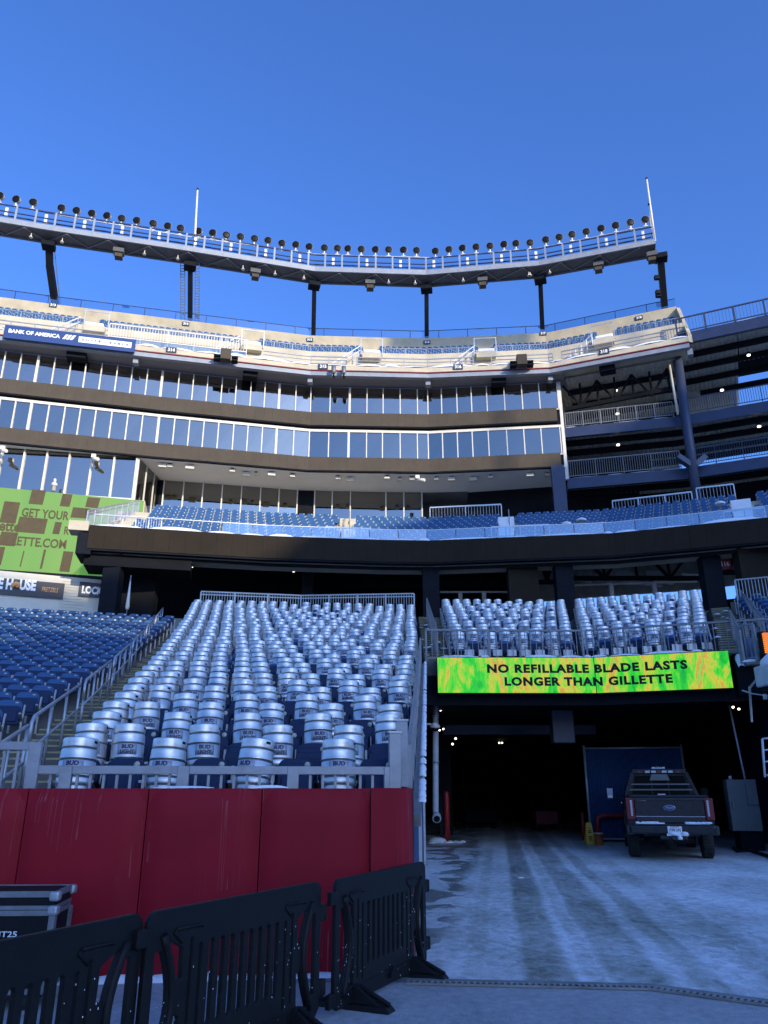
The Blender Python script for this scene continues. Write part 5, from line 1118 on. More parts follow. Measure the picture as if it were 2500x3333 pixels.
for x, y, zz in q.v: a = -math.pi / 2 + x / .1985; r_ = .1995 - y * .4; emb.v.append((r_ * math.cos(a), r_ * math.sin(a), .527 + zz))
for f in q.f: emb.face(f)
emb_me = emb.mesh('embossed_lettering', M['keg'])
hs_me = [arcplate(.1988, c - .16, c + .16, .540, .568, .001, 4).mesh('handle_slot', M['void']) for c in (1.28, 1.28 + math.pi)]
kroot = thing('keg', 'x', 'beer keg', (0, 0, 0)); kp = [(kroot, -1)]
o = part(kroot, 'body', keg_me, None); kp.append((o, 0))
o = part(kroot, 'label_sheet', lab_me, None); kp.append((o, 0)); o2 = part(o, 'lettering', txt_me, None); kp.append((o2, 2))
kp += [(part(kroot, 'handle_slot', q, None), 0) for q in hs_me]
oe = part(kroot, 'embossing', emb_me, None); kp_e = kp + [(oe, 0)]
far_keg = MB(); far_keg.lathe([prof[i] for i in (1, 3, 4, 6, 7, 8, 9, 12, 14, 15, 16, 19, 21, 23, 25, 27, 29, 30, 33)], 14)
far_lab = arcplate(.2045, -.60, .60, .204, .334, .0015, 4); far_txt = MB()
for s_, z_, w_ in ((1, .275, .36), (1, .213, .44)): q_ = arcplate(.2065, -w_, w_, z_, z_ + .05, .001, 4); far_txt.add(q_, Matrix.Identity(4))

def rbox(c, d, r, mi=0, n=2):
    """box with rounded upper corners seen from the front (x-z outline), depth along y"""
    mb = MB(); x, y, z = (k / 2 for k in d); o = [(-x, -z), (x, -z)]
    for k in range(n + 1): a = math.pi / 2 * k / n; o.append((x - r + r * math.cos(a), z - r + r * math.sin(a)))
    for k in range(n + 1): a = math.pi / 2 + math.pi / 2 * k / n; o.append((-x + r + r * math.cos(a), z - r + r * math.sin(a)))
    m_ = len(o); mb.v = [(c[0] + p[0], c[1] - y, c[2] + p[1]) for p in o] + [(c[0] + p[0], c[1] + y, c[2] + p[1]) for p in o]
    mb.face(range(m_), mi); mb.face(range(2 * m_ - 1, m_ - 1, -1), mi)
    for i in range(m_): j = (i + 1) % m_; mb.face((j, i, i + m_, j + m_), mi)
    return mb
T = Matrix.Translation; RX = lambda a: Matrix.Rotation(a, 4, 'X')
def seat_parts(folded=True):
    back = MB(); back.add(rbox((0, 0, 0), (.425, .045, .42), .10, 0, 4), T((0, .26, .62)) @ RX(R(-12))); back.add(rbox((0, -.03, 0), (.36, .02, .10), .03), T((0, .27, .72)) @ RX(R(-12)))
    pan = MB()
    if folded: pan.add(rbox((0, 0, 0), (.43, .06, .34), .05), T((0, .16, .54)) @ RX(R(-8))); pan.add(rbox((0, -.04, -.02), (.34, .03, .2), .03), T((0, .16, .54)) @ RX(R(-8)))
    else: pan.box((0, 0, .41), (.43, .42, .045))
    br = []
    for s in (-.247, .247):
        q = MB(); br.append(q)
        q.beam((s, .24, .02), (s, .22, .44), .035, .07); q.beam((s, .23, .42), (s, .33, .74), .03, .05); q.beam((s, .24, .44), (s, -.06, .56), .045, .03); q.box((s, .24, .015), (.07, .14, .03))
    pl = MB(); pl.add(rbox((0, 0, 0), (.06, .008, .045), .018), T((.12, .243, .765)) @ RX(R(-12)))
    return back, pan, br, pl
sb, sp_, sbr, spl = seat_parts(); db, dp_, dbr, dpl = seat_parts(False)
sroot = thing('stadium_seat', 'x', 'seat', (0, 0, 0)); sk = [(sroot, -1)]
for nm, m_, mt in (('backrest', sb, 'seat'), ('folding_pan', sp_, 'seat_n'), ('bracket', sbr[0], 'iron'), ('bracket', sbr[1], 'iron'), ('number_plate', spl, 'plate')): o = part(sroot, nm, m_, M[mt]); sk.append((o, 0))  # pan darker than backrest: its shade is put into the colour
bev(sk[1][0], .012); bev(sk[2][0], .012)
nroot = thing('stadium_seat', 'x', 'seat', (0, 0, 0)); nk = [(nroot, -1)]
npl = MB(); npl.lathe([(.036, 0), (.036, .006), (.0, .007)], 12, (.14, .235, .755), 0, Matrix.Rotation(R(90 - 12), 3, 'X'), False)
for nm, m_, mt in (('backrest', sb, 'seat_n'), ('folding_pan', sp_, 'seat_n'), ('bracket', sbr[0], 'dark'), ('bracket', sbr[1], 'dark'), ('number_plate', npl, 'plate')): o = part(nroot, nm, m_, M[mt]); nk.append((o, 0))
bev(nk[1][0], .012); bev(nk[2][0], .012)
stuff_seat = MB()      # seats past the first 300: one object
def lowseat(folded, light=True):
    q = MB(); q.add(rbox((0, 0, 0), (.425, .05, .42), .09), T((0, .26, .62)) @ RX(R(-12)))
    if folded: q.add(rbox((0, 0, 0), (.42, .06, .32), .04), T((0, .16, .54)) @ RX(R(-8)), 3)  # folded pan takes the darker plastic, shade painted in
    else: q.box((0, 0, .41), (.43, .42, .045))
    for s in (-.247, .247): q.beam((s, .24, 0), (s, .30, .66), .035, .06, 1)
    q.box((.12, .235, .765), (.07, .01, .05), 0, 2); q.box((-.247, .02, .53), (.05, .14, .05), 0, 2)
    return q
LS, LSD = lowseat(True), lowseat(False)
LSC = MB(); LSC.v, LSC.f, LSC.s = LS.v, LS.f, LS.s; LSC.m = [0 if m_ == 3 else m_ for m_ in LS.m]
kegs, seats = [], []          # (distance, pos, rot, block, row, col, ...)
def layout(block, row, pos_list, rot, full):
    n_ = len(pos_list)
    for c, p in enumerate(pos_list):
        if full(row, c, n_): kegs.append([p, rot, block, row, c])
        else: seats.append([p, rot, block, row, c, 'gap'])
        if full(row, c, n_): seats.append([p, rot, block, row, c, 'under'])
rk = random.Random(3)
def fullC(r, c, n_):
    if c == 0: return True
    if r > 5 and c < 1 + (r - 5) * .28: return rk.random() < .96
    if r > 17 and c > n_ - 2: return True
    return (r + c) % 2 == 0 or (r > 6 and rk.random() < .28) or (r > 18 and rk.random() < .25)
for r in range(29):
    n_ = max(8, int(round((XR(r) - XL(r)) / .5)) + 1)
    x0, x1 = XL(r), XR(r)
    P = [Vector((x0 + (x1 - x0) * c / (n_ - 1), YC(r, x0 + (x1 - x0) * c / (n_ - 1)), zfl(r))) for c in range(n_)]
    layout('C', r, P, math.atan(.10), fullC)
def fullR(r, c, n_):
    return c == n_ - 1 and r > 0 or c == 0 or (r + c) % 2 == 0 or (r > 4 and rk.random() < .25)
for j in range(12):
    for nm, fn in (('A', R1), ('B', R2)):
        a, b_ = fn(j, 0), fn(j, 1); L = (b_ - a).length; n_ = int(round(L / .52)) + 1
        if nm == 'B' and j == 0: n_ = 8
        layout(nm, j, [a.lerp(b_, c / (n_ - 1)) for c in range(n_)], math.atan2(b_.y - a.y, b_.x - a.x), fullR)
rl = math.atan2(UL.y, UL.x)
for r in range(1, 26):
    for c in range(27):
        p = EL(r) - UL * (.5 * c); x, y = pxof(p + Vector((0, 0, .8)))
        if x > -45: seats.append([p, rl, 'L', r, c, 'open'])
for j in range(0, 9):
    a, b_ = R3(j, 0), R3(j, 1)
    for c in range(10):
        p = a.lerp(b_, c / 9 * 1.0); x, y = pxof(p + Vector((0, 0, .8)))
        if x < 2545: seats.append([p, math.atan2(b_.y - a.y, b_.x - a.x), 'D', j, c, 'open'])
kegs.sort(key=lambda k: k[0].length)
near, farr = kegs[:300], kegs[300:]
blk = {'C': 'above the red padded wall', 'A': 'of left block over green screen', 'B': 'of right block over green screen'}
cnt = {}
near.sort(key=lambda k: (k[2], k[3], k[4])); first = None
kegroots = []
for p, rot, bk, r, c in near:
    n_ = cnt[(bk, r)] = cnt.get((bk, r), 0) + 1
    tr = kp_e if (bk == 'C' and r < 7) else kp
    z = p + Vector((random.uniform(-.02, .02), random.uniform(-.03, .02), .434)); a = rot + random.gauss(0, .16)
    if bk in 'AB' : a = rot * .6 + random.gauss(0, .12) 
    o = copy_tree(kroot, tr, z, a); o.rotation_euler.x = R(-8 + random.gauss(0, 1.2)); o.rotation_euler.y = R(random.gauss(0, .8))
    if random.random() < .03: o.rotation_euler.z += random.choice((-.9, .9))
    o['label'] = 'silver beer keg %s from left in %s row %s' % (ORD[n_ - 1], ORD[r], blk[bk]); o['category'] = 'beer keg'; o['group'] = 'silver beer kegs standing on stadium seats'
for o, _ in reversed(kp_e): bpy.data.objects.remove(o)
fk = MB()
for p, rot, bk, r, c in farr:
    m_ = T(p + Vector((random.uniform(-.02, .02), random.uniform(-.03, .02), .434))) @ Matrix.Rotation(rot + random.gauss(0, .16), 4, 'Z') @ RX(R(-8 + random.gauss(0, 1)))
    fk.add(far_keg, m_, 0); fk.add(far_lab, m_, 1); fk.add(far_txt, m_, 2)
solo('distant_kegs', fk, [M['keg'], M['keg_l'], M['ink']], kind='stuff')
# 300 seats that show largest, the rest in one object
vis = [s for s in seats if s[5] == 'gap' or s[5] == 'open' or (s[5] == 'under' and s[2] == 'C' and s[3] < 4)]
def score(s): return s[0].length * (1.0 if s[5] == 'open' else 1.05 if s[5] == 'gap' else 0.9)
vis.sort(key=score); ids = set(id(s) for s in vis[:300])
one = sorted([s for s in seats if id(s) in ids], key=lambda s: (s[2], s[3], s[4])); cnt = {}
for p, rot, bk, r, c, kind in one:
    navy = bk == 'C' and r < 12
    key = (bk, r, kind); n_ = cnt[key] = cnt.get(key, 0) + 1
    if kind == 'under': continue
    o = copy_tree(nroot if navy else sroot, nk if navy else sk, p + Vector((random.uniform(-.012, .012), 0, 0)), rot + random.gauss(0, .012))
    o['label'] = {'L': 'blue folded seat %s from right in %s row of left stand beyond the stairs' % (ORD[c], ORD[r - 1]), 'C': 'empty %s seat %s from left in %s row among the beer kegs' % ('navy' if navy else 'blue', ORD[n_ - 1], ORD[r]), 'A': 'empty blue seat %s from left in %s row of left block over screen' % (ORD[n_ - 1], ORD[r]), 'B': 'empty blue seat %s from left in %s row of right block over screen' % (ORD[n_ - 1], ORD[r]), 'D': 'blue seat %s from left in %s row at the far right edge' % (ORD[c], ORD[r])}[bk]
    o['category'] = 'seat'; o['group'] = 'folding stadium seats of the lower stands'
proto_d = [(thing('stadium_seat', 'x', 'seat'), -1)]
for nm, m_, mt in (('backrest', db, 'seat_n'), ('folding_pan', dp_, 'seat_n'), ('bracket', dbr[0], 'iron'), ('bracket', dbr[1], 'iron')): proto_d.append((part(proto_d[0][0], nm, m_, M[mt]), 0))
bev(proto_d[1][0], .012)
cnt = {}
for p, rot, bk, r, c, kind in one:
    if kind != 'under': continue
    n_ = cnt[r] = cnt.get(r, 0) + 1
    o = copy_tree(proto_d[0][0], proto_d, p, rot)
    o['label'] = 'seat under the beer keg %s from left in %s row above the red wall' % (ORD[n_ - 1], ORD[r]); o['category'] = 'seat'; o['group'] = 'seats hidden under the kegs'
for tr in (sk, nk, proto_d):
    for o, _ in reversed(tr): bpy.data.objects.remove(o)
for s in seats:
    if id(s) in ids: continue
    stuff_seat.add(LSD if s[5] == 'under' else LS, T(s[0]) @ Matrix.Rotation(s[1], 4, 'Z'))
# club and upper deck seats
aisles = [(1098, 1160), (1618, 1684), (2383, 2462)]
sag = MB(); 
def deckseats(poly, rows, step, z_off, px_lo, px_hi, cut, tgt):
    for k, (o, z) in enumerate(rows):
        P = off(poly, o + .42); L = plen(P); d = .2
        while d < L:
            p, a = along(P, d); d += step
            x, y = pxof((p.x, p.y, z + .6))
            if x > px_hi or x < px_lo(k): continue
            if any(c0_ < x < c1_ for c0_, c1_ in cut): continue
            tgt.add(LSC, T((p.x, p.y, z)) @ Matrix.Rotation(a, 4, 'Z'))
rows_c = [(1.1 + .88 * k, 13.9 + .5 * k) for k in range(9)]
deckseats(F, rows_c, .53, 0, lambda k: 425 + k * 9, 2560, aisles, stuff_seat)
deckseats(UF, rows_u, .53, 0, lambda k: -40, 2225, [(262, 330), (790, 850), (1178, 1235), (1552, 1610), (1940, 2002)], stuff_seat)
solo('distant_seats', stuff_seat, [M['seat'], M['iron'], M['plate'], M['seat_n']], kind='stuff')
for i, (px, py) in enumerate(((1843, 1694), (1893, 1693), (2345, 1650))):
    q = clubp(px, py, 1.1 + .88 * (3 + i), 13.9 + .5 * (3 + i) + .62); mb = MB(); mb.lathe([(.3, 0), (.28, .12), (.12, .2), (.01, .21)], 10, q); solo('snow_on_seat', mb, M['snow'], kind='stuff')

# ================================================================== RED PADDED WALL AND FRONT RAILS
def wy(x): return 8.4827 + .11 * x
wa = math.atan(.11)
t = thing('padded_wall', 'low wall of dark red vinyl pads in front of the keg stand', 'padded wall', (-2, 8.3, 0))
seams = [-5.9, -4.73, -3.54, -2.38, -1.25, -.14]
for a, c in zip(seams, seams[1:]):
    mb = MB(); nx, nz = 10, 12; wd = c - a - .012; k0 = 0; rr = random.Random(int(a * 100))
    # padded front: a gently bulging sheet with rolled edges
    for j in range(nz + 1):
        for i in range(nx + 1):
            f, g_ = i / nx, j / nz; e_ = min(1, min(f, 1 - f) * wd / .05) * 1; e2 = min(1, (1 - g_) * 1.66 / .06)
            dep = .055 * (1 - (1 - e_) ** 2) + .012 * math.sin(math.pi * f) * math.sin(math.pi * g_) + rr.uniform(-.0012, .0012)
            dep -= .055 * (1 - e2) ** 2
            x = a + .006 + wd * f; mb.v.append((x, wy(x) + .055 - dep, .02 + 1.66 * g_))
    for j in range(nz):
        for i in range(nx): q = j * (nx + 1) + i; mb.face((q, q + 1, q + nx + 2, q + nx + 1), 0, True)
    mb.hexa([(a + .006, wy(a) + .05, .02), (c - .006, wy(c) + .05, .02), (c - .006, wy(c) + .2, .02), (a + .006, wy(a) + .2, .02), (a + .006, wy(a) + .05, 1.68), (c - .006, wy(c) + .05, 1.68), (c - .006, wy(c) + .2, 1.68), (a + .006, wy(a) + .2, 1.68)])
    part(t, 'pad', mb, M['pad'])
mb = MB(); pl = [(-.134, wy(-.134) + .005), (.12, wy(.12) + .0)]
for k in range(7): a = -math.pi / 2 + math.pi / 2 * k / 6; pl.append((.17 + .12 * math.cos(a), wy(.17) + .125 + .12 * math.sin(a)))
pl += [(.335, 9.28), (.12, 9.28), (.1, wy(.1) + .2), (-.134, wy(-.134) + .2)]
n_ = len(pl); mb.v = [(x, y, .02) for x, y in pl] + [(x, y, 1.66) for x, y in pl] + [(x * .97 - .0 if 1 < i < 9 else x, y + (.02 if i < 9 else 0), 1.685) for i, (x, y) in enumerate(pl)]
mb.face(range(2 * n_, 3 * n_))
for l in (0, 1):
    for i in range(n_): j = (i + 1) % n_; mb.face((l * n_ + i, l * n_ + j, (l + 1) * n_ + j, (l + 1) * n_ + i), 0, 1 < i < 9)
part(t, 'corner_pad', mb, M['pad'])
mb = MB(); mb.hexa([(-6, wy(-6) + .22, 0), (.1, wy(.1) + .22, 0), (.1, wy(.1) + .55, 0), (-6, wy(-6) + .55, 0), (-6, wy(-6) + .22, 1.64), (.1, wy(.1) + .22, 1.64), (.1, wy(.1) + .55, 1.64), (-6, wy(-6) + .55, 1.64)]); part(t, 'wall_core', mb, M['conc_g'])
snow_lumps('snow_along_wall_foot', [(-6, wy(-6) - .06, 0), (.2, wy(.2) - .06, 0)], .1, .055, step=.18)
snow_lumps('snow_on_wall_top', [(-2.35, wy(-2.3) + .12, 1.685), (-1.75, wy(-1.75) + .12, 1.685)], .06, .03, step=.6); snow_lumps('snow_on_wall_top', [(-1.4, wy(-1.4) + .14, 1.685), (-1.0, wy(-1.0) + .14, 1.685)], .05, .028, step=.5)
def frail(x0, x1, zt, posts_px, lab, py):
    yq = .42; t = thing('front_rail', lab, 'railing', (x0, wy(x0) + yq, 1.64), 'flat bar railings on the red wall')
    m = M['rail']; mb = MB(); mb.beam((x0, wy(x0) + yq, zt - .04), (x1, wy(x1) + yq, zt - .04), .06, .085); part(t, 'top_rail', mb, m, bevel=.006)
    mb = MB(); mb.beam((x0, wy(x0) + yq, 1.60), (x1, wy(x1) + yq, 1.60), .05, .05); part(t, 'bottom_rail', mb, m)
    for x in posts_px: mb = MB(); mb.box((x, wy(x) + yq - .01, (1.55 + zt) / 2), (.125, .075, zt - 1.55 + .0), wa); part(t, 'post', mb, m, bevel=.006)
    x = x0 + .14
    while x < x1 - .05:
        if all(abs(x - p) > .10 for p in posts_px): mb = MB(); mb.box((x, wy(x) + yq + .015, (1.6 + zt - .07) / 2), (.028, .028, zt - 1.6 - .07), wa); part(t, 'baluster', mb, m)
        x += .135
    return t
xw = lambda px, py: on_poly(px, py, [(-8, wy(-8) + .42), (4, wy(4) + .42)])
z1 = xw(600, 2494).z
frail(xw(122, 2500).x, xw(1278, 2500).x, z1, [xw(p, 2530).x for p in (215, 597, 954, 1268)], 'pale square bar railing in front of first keg row', 0)
frail(xw(-160, 2430).x, xw(118, 2430).x, xw(60, 2415).z, [xw(p, 2480).x for p in (-150, 112)], 'taller pale railing closing the stairs at left frame edge', 0)
p0 = xw(1285, 2480); t = thing('corner_post', 'stout pale railing post at right end of the front railing', 'post', (p0.x, p0.y, 1.6)); zt = xw(1285, 2387).z
mb = MB(); mb.box((p0.x, p0.y, (1.6 + zt) / 2), (.13, .1, zt - 1.6), wa); part(t, 'post_shaft', mb, M['rail'], bevel=.006); mb = MB(); mb.box((p0.x, p0.y, zt + .01), (.15, .12, .02), wa); part(t, 'post_cap', mb, M['steel'])
p0 = atY(1308, 2450, 9.4); zt = atY(1305, 2348, 9.4).z; t = thing('corner_post', 'taller pale post where the raking tunnel railing begins', 'post', (p0.x, 9.4, 1.7)); mb = MB(); mb.box((p0.x, 9.4, (1.7 + zt) / 2), (.14, .12, zt - 1.7)); part(t, 'post_shaft', mb, M['rail'], bevel=.006); mb = MB(); mb.box((p0.x, 9.4, zt + .01), (.16, .14, .02)); part(t, 'post_cap', mb, M['steel'])
ys = [9.45, 12.5, 15.6, 18.7, 21.8, 24.6]
railing('tunnel_rail', 'long raking picket railing climbing along the tunnel edge beside the kegs', [(wall_x(y) - .05, y, rim_z(y) + .05) for y in ys], .78, 1.55, .13, M['rail'], group='railings beside the keg stand', low=.06, bal_w=.022, post_w=.06)
# stair handrails
def hand(r0, r1, dx, lab):
    pts = []
    for r in (r0, r1): y = Y0R + DR * r - .1; pts.append(Vector((-5.07 - .22 * (y - 11.5) + dx, y, zfl(r))))
    a, b_ = pts; t = thing('stair_handrail', lab, 'handrail', a, 'handrails up the left stairs'); up = Vector((0, 0, 1)); mb = MB(); d_ = (b_ - a).normalized()
    mb.tube([a + up * .55, a + up * .86 - d_ * .02, a + d_ * .12 + up * .93, b_ + up * .93], .028, 8); part(t, 'top_rail', mb, M['steel'])
    mb = MB(); mb.tube([a + up * .45, b_ + up * .45], .022, 8); part(t, 'mid_rail', mb, M['steel'])
    n_ = max(2, round((b_ - a).length / 1.3))
    for k in range(n_ + 1): q = a + (b_ - a) * (k / n_); mb = MB(); mb.tube([q, q + up * (.92 if k else .6)], .024, 8); part(t, 'post', mb, M['steel'])
hr = [(-.3, 1.5), (2.2, 6.0), (6.6, 10.2), (10.8, 14.4), (15.0, 18.6), (19.2, 22.4), (23.0, 26.5)]
for i, (a, b_) in enumerate(hr): hand(a, b_, 0.0 if i else .1, '%s handrail from the bottom on the stairs between seats and kegs' % ORD[i])

# ================================================================== PLASTIC CROWD BARRIERS
def barrier_mesh():
    cu = bpy.data.curves.new('barrier', 'CURVE'); cu.dimensions = '2D'; cu.fill_mode = 'BOTH'; cu.extrude = .012; cu.bevel_depth = .007; cu.bevel_resolution = 1
    def loop(pts):
        s = cu.splines.new('POLY'); s.points.add(len(pts) - 1); s.use_cyclic_u = True
        for q, (x, y) in zip(s.points, pts): q.co = (x, y, 0, 1)
    Wd, Ht = 1.92, .97
    def arc(cx, cy, r, a0, a1, n=5): return [(cx + r * math.cos(R(a0 + (a1 - a0) * k / n)), cy + r * math.sin(R(a0 + (a1 - a0) * k / n))) for k in range(n + 1)]
    loop([(.0, .10), (.05, .05), (Wd - .05, .05), (Wd, .10)] + arc(Wd - .07, Ht - .07, .07, 0, 90) + arc(.07, Ht - .07, .07, 90, 180))
    def slot(x, y0, y1, w_): loop(arc(x, y1 - w_ / 2, w_ / 2, 0, 180, 4) + arc(x, y0 + w_ / 2, w_ / 2, 180, 360, 4))
    for k in range(8): slot(.96 + (k - 3.5) * .104, .27 + (0 if 0 < k < 7 else .0), .765 - .012 * abs(k - 3.5) * 0, .062)
    for s in (-1, 1):
        slot(.96 + s * .475, .17, .76, .044); slot(.96 + s * .565, .19, .80, .04)
        X = lambda u: .96 + s * u
        # lens between bow and end post
        n = 10; bow = [(X(.86 - .115 * math.sin(math.pi * k / n)), .13 + .70 * k / n) for k in range(n + 1)]; post = [(X(.895), .13 + .70 * k / n) for k in range(n, -1, -1)]
        loop(bow[1:-1] + post[1:-1])
        # gap between bow and last slat, widest at top and bottom
        b2 = [(X(.81 - .115 * math.sin(math.pi * k / n)), .13 + .70 * k / n) for k in range(n + 1)]
        loop([b2[k] for k in range(6, n + 1)] + [(X(.64), .75), (X(.632), .58)]); loop([b2[k] for k in range(4, -1, -1)] + [(X(.64), .17), (X(.632), .38)])
    o = bpy.data.objects.new('tmp', cu); COL.objects.link(o); dg = bpy.context.evaluated_depsgraph_get(); me = o.evaluated_get(dg).to_mesh()
    mb = MB(); mb.v = [(v.co.x, -v.co.z, v.co.y) for v in me.vertices]
    for p in me.polygons: mb.face(p.vertices)
    o.evaluated_get(dg).to_mesh_clear(); bpy.data.objects.remove(o); bpy.data.curves.remove(cu)
    return mb
bm_ = barrier_mesh(); broot = thing('crowd_barrier', 'x', 'crowd barrier', (0, 0, 0)); bt = [(broot, -1)]
o = part(broot, 'panel', bm_, M['black']); bt.append((o, 0))
for s in (-1, 1):
    mb = MB(); n = 12; mb.tube([(.96 + s * (.835 - .115 * math.sin(math.pi * k / n)), -.022, .12 + .72 * k / n) for k in range(n + 1)], .026, 8); o = part(broot, 'bow', mb, M['black']); bt.append((o, 0))
    mb = MB(); x = .96 + s * .60; mb.tube([(x - .12, -.022, .855), (x + .1, -.022, .855), (x + .125, -.022, .845)], .011, 6); mb.tube([(x - .12, -.022, .855), (x - .135, -.022, .835), (x - .06, -.022, .775)], .009, 6); o = part(broot, 'stacking_rib', mb, M['black']); bt.append((o, 0))
    mb = MB(); x = .96 + s * .62   # foot: a tapered ribbed boot crossing under the panel
    mb.hexa([(x - .075, -.36, .0), (x + .075, -.36, .0), (x + .085, .36, .0), (x - .085, .36, .0), (x - .05, -.33, .045), (x + .05, -.33, .045), (x + .06, .33, .045), (x - .06, .33, .045)]); mb.hexa([(x - .06, -.28, .045), (x + .06, -.28, .045), (x + .06, .28, .045), (x - .06, .28, .045), (x - .035, -.05, .17), (x + .035, -.05, .17), (x + .035, .05, .17), (x - .035, .05, .17)])
    mb.tube([(x, -.34, .05), (x, -.06, .165)], .02, 6)
    o = part(broot, 'foot', mb, M['black'], bevel=.02, seg=2); bt.append((o, 0))
for z in (.74, .22): mb = MB(); mb.box((1.955, 0, z), (.08, .045, .11)); mb.lathe([(.035, z - .05), (.035, z + .06)], 10, (1.985, 0, 0)); o = part(broot, 'hinge', mb, M['black'], bevel=.008); bt.append((o, 0))
for z in (.84, .12): mb = MB(); mb.box((-.04, 0, z), (.10, .045, .10)); o = part(broot, 'hinge_lug', mb, M['black'], bevel=.008); bt.append((o, 0))
mb = MB(); mb.beam((.35, -.022, .15), (.95, -.022, .15), .012, .016); mb.beam((.95, -.022, .15), (1.5, -.022, .15), .012, .016); mb.beam((1.0, -.036, .10), (1.06, -.036, .18), .03, .02); o = part(broot, 'moulded_rib', mb, M['black']); bt.append((o, 0))
frost = MB()
for _ in range(70):
    x, z = random.choice((random.gauss(1.5, .2), random.gauss(.18, .12), random.uniform(.2, 1.8))), random.uniform(.06, .7)
    frost.box((min(1.88, max(.03, x)), -.022, z), (random.uniform(.002, .005), .002, random.uniform(.002, .012)))
o = part(broot, 'frost_flecks', frost, M['snow'], kind='stuff'); bt.append((o, 0))
bars_ = [((-.40, 6.92), (.34, 8.52), 'black plastic crowd barrier nearest the tunnel road, two feet showing'), ((-1.40, 5.10), (-.52, 6.80), 'middle black plastic crowd barrier standing before the red wall'), ((-2.22, 3.35), (-1.50, 4.97), 'nearest black plastic crowd barrier cut off by the left frame edge')]
for a, c, lab in bars_:
    d_ = Vector(c) - Vector(a); o = copy_tree(broot, bt, (a[0], a[1], 0), math.atan2(d_.y, d_.x)); o['label'] = lab; o['category'] = 'crowd barrier'; o['group'] = 'black plastic crowd barriers'
for o, _ in reversed(bt): bpy.data.objects.remove(o)

# ================================================================== FLIGHT CASE
t = thing('flight_case', 'black flight case with silver edges by the red wall at left frame edge', 'flight case', (-3.2, 7.3, 0))
fa, fb = Vector((-2.74, 7.12, 0)), Vector((-4.1, 7.06, 0)); ba = Vector((-2.80, 7.62, 0)); bb = fb + (ba - fa); Hc = .86
mb = MB(); mb.hexa([(fb.x, fb.y, .12), (fa.x, fa.y, .12), (ba.x, ba.y, .12), (bb.x, bb.y, .12), (fb.x, fb.y, .715), (fa.x, fa.y, .715), (ba.x, ba.y, .715), (bb.x, bb.y, .715)]); part(t, 'body', mb, M['case'])
mb = MB(); mb.hexa([(fb.x, fb.y, .735), (fa.x, fa.y, .735), (ba.x, ba.y, .735), (bb.x, bb.y, .735), (fb.x, fb.y, Hc), (fa.x, fa.y, Hc), (ba.x, ba.y, Hc), (bb.x, bb.y, Hc)]); part(t, 'lid', mb, M['case'])
for p, q in ((fa, fb), (fa, ba), (ba, bb)):
    for z, h_ in ((Hc - .015, .045), (.745, .03), (.705, .04), (.14, .04)): mb = MB(); mb.beam((p.x, p.y, z), (q.x, q.y, z), .02, h_); part(t, 'edge_strip', mb, M['steel_d'])
for p in (fa, ba): mb = MB(); mb.box((p.x, p.y, .42), (.05, .05, .56)); part(t, 'edge_strip', mb, M['steel_d'])
for p, z in ((fa, Hc - .03), (fa, .725), (ba, Hc - .03)): mb = MB(); mb.box((p.x, p.y, z), (.085, .085, .075)); part(t, 'corner', mb, M['steel'], bevel=.02)
part(t, 'lettering', place(fit_text('EVENT25', .32, .042, .01, .003), (-3.17, 7.095, .53), math.atan2(fa.y - fb.y, fa.x - fb.x)), M['signw'])
for dx in (.15, 1.1):
    for f in (.1, .9): mb = MB(); q = fa.lerp(ba, f) + Vector((-dx, 0, .055)); mb.lathe([(.05, -.02), (.055, 0), (.05, .02)], 12, q, 0, Matrix.Rotation(R(90), 3, 'Y')); mb.box(q + Vector((0, 0, .05)), (.06, .07, .03)); part(t, 'castor', mb, M['tyre'])

# ================================================================== TUNNEL THINGS
q = atY(1415, 2740, 27.6)
t = thing('drain_pipe', 'pale painted downpipe ending in an elbow at left of the tunnel', 'pipe', (1.62, 25.4, .9)); mb = MB()
pt = [atY(1418, 2270, 25.6), atY(1418, 2620, 25.6), atY(1418, 2640, 25.5), atY(1421, 2660, 25.25)]; mb.tube(pt, .095, 12); part(t, 'pipe_run', mb, M['pvc']); mb = MB(); p = pt[-1]; mb.tube([p + Vector((0, .05, .03)), p + Vector((0, -.12, -.04))], .135, 12); part(t, 'elbow', mb, M['pvc']); mb = MB(); mb.tube([p + Vector((0, -.115, -.04)), p + Vector((0, -.13, -.045))], .10, 12); part(t, 'pipe_mouth', mb, M['void'])
for py in (2330, 2480): p = atY(1418, py, 25.6); mb = MB(); mb.lathe([(.11, -.04), (.11, .04)], 12, p); part(t, 'clamp', mb, M['steel'])
p = atY(1416, 2365, 25.0); t = thing('dome_camera', 'pale dome security camera on an arm by the downpipe', 'security camera', p); mb = MB(); mb.lathe([(.14, -.05), (.17, 0), (.1, .1), (.03, .13)], 12, p); part(t, 'housing', mb, M['white']); mb = MB(); mb.lathe([(.02, -.15), (.1, -.12), (.135, -.05)], 12, p); part(t, 'dome', mb, M['lens']); mb = MB(); mb.beam(p + Vector((-.25, .05, .08)), p + Vector((0, 0, .08)), .05, .05); part(t, 'arm', mb, M['white'])
p0 = atZ(1457, 2743, 0); t = thing('bollard', 'red steel bollard at the left side of tunnel mouth', 'bollard', p0); zt = atY(1455, 2580, p0.y).z; mb = MB(); mb.lathe([(.095, 0), (.095, zt), (.07, zt + .04), (.01, zt + .055)], 14, (p0.x, p0.y, 0)); part(t, 'tube', mb, M['red'])
mb = MB(); mb.lathe([(.13, 0), (.13, .03)], 14, (p0.x, p0.y, 0)); part(t, 'base', mb, M['steel_d'])
mb = MB(); mb.box((p0.x - .2, p0.y + .05, .75), (.13, .1, 1.5)); t = solo('steel_post', mb, M['dark'], 'dark steel post beside the red bollard', 'post')
mb = MB()
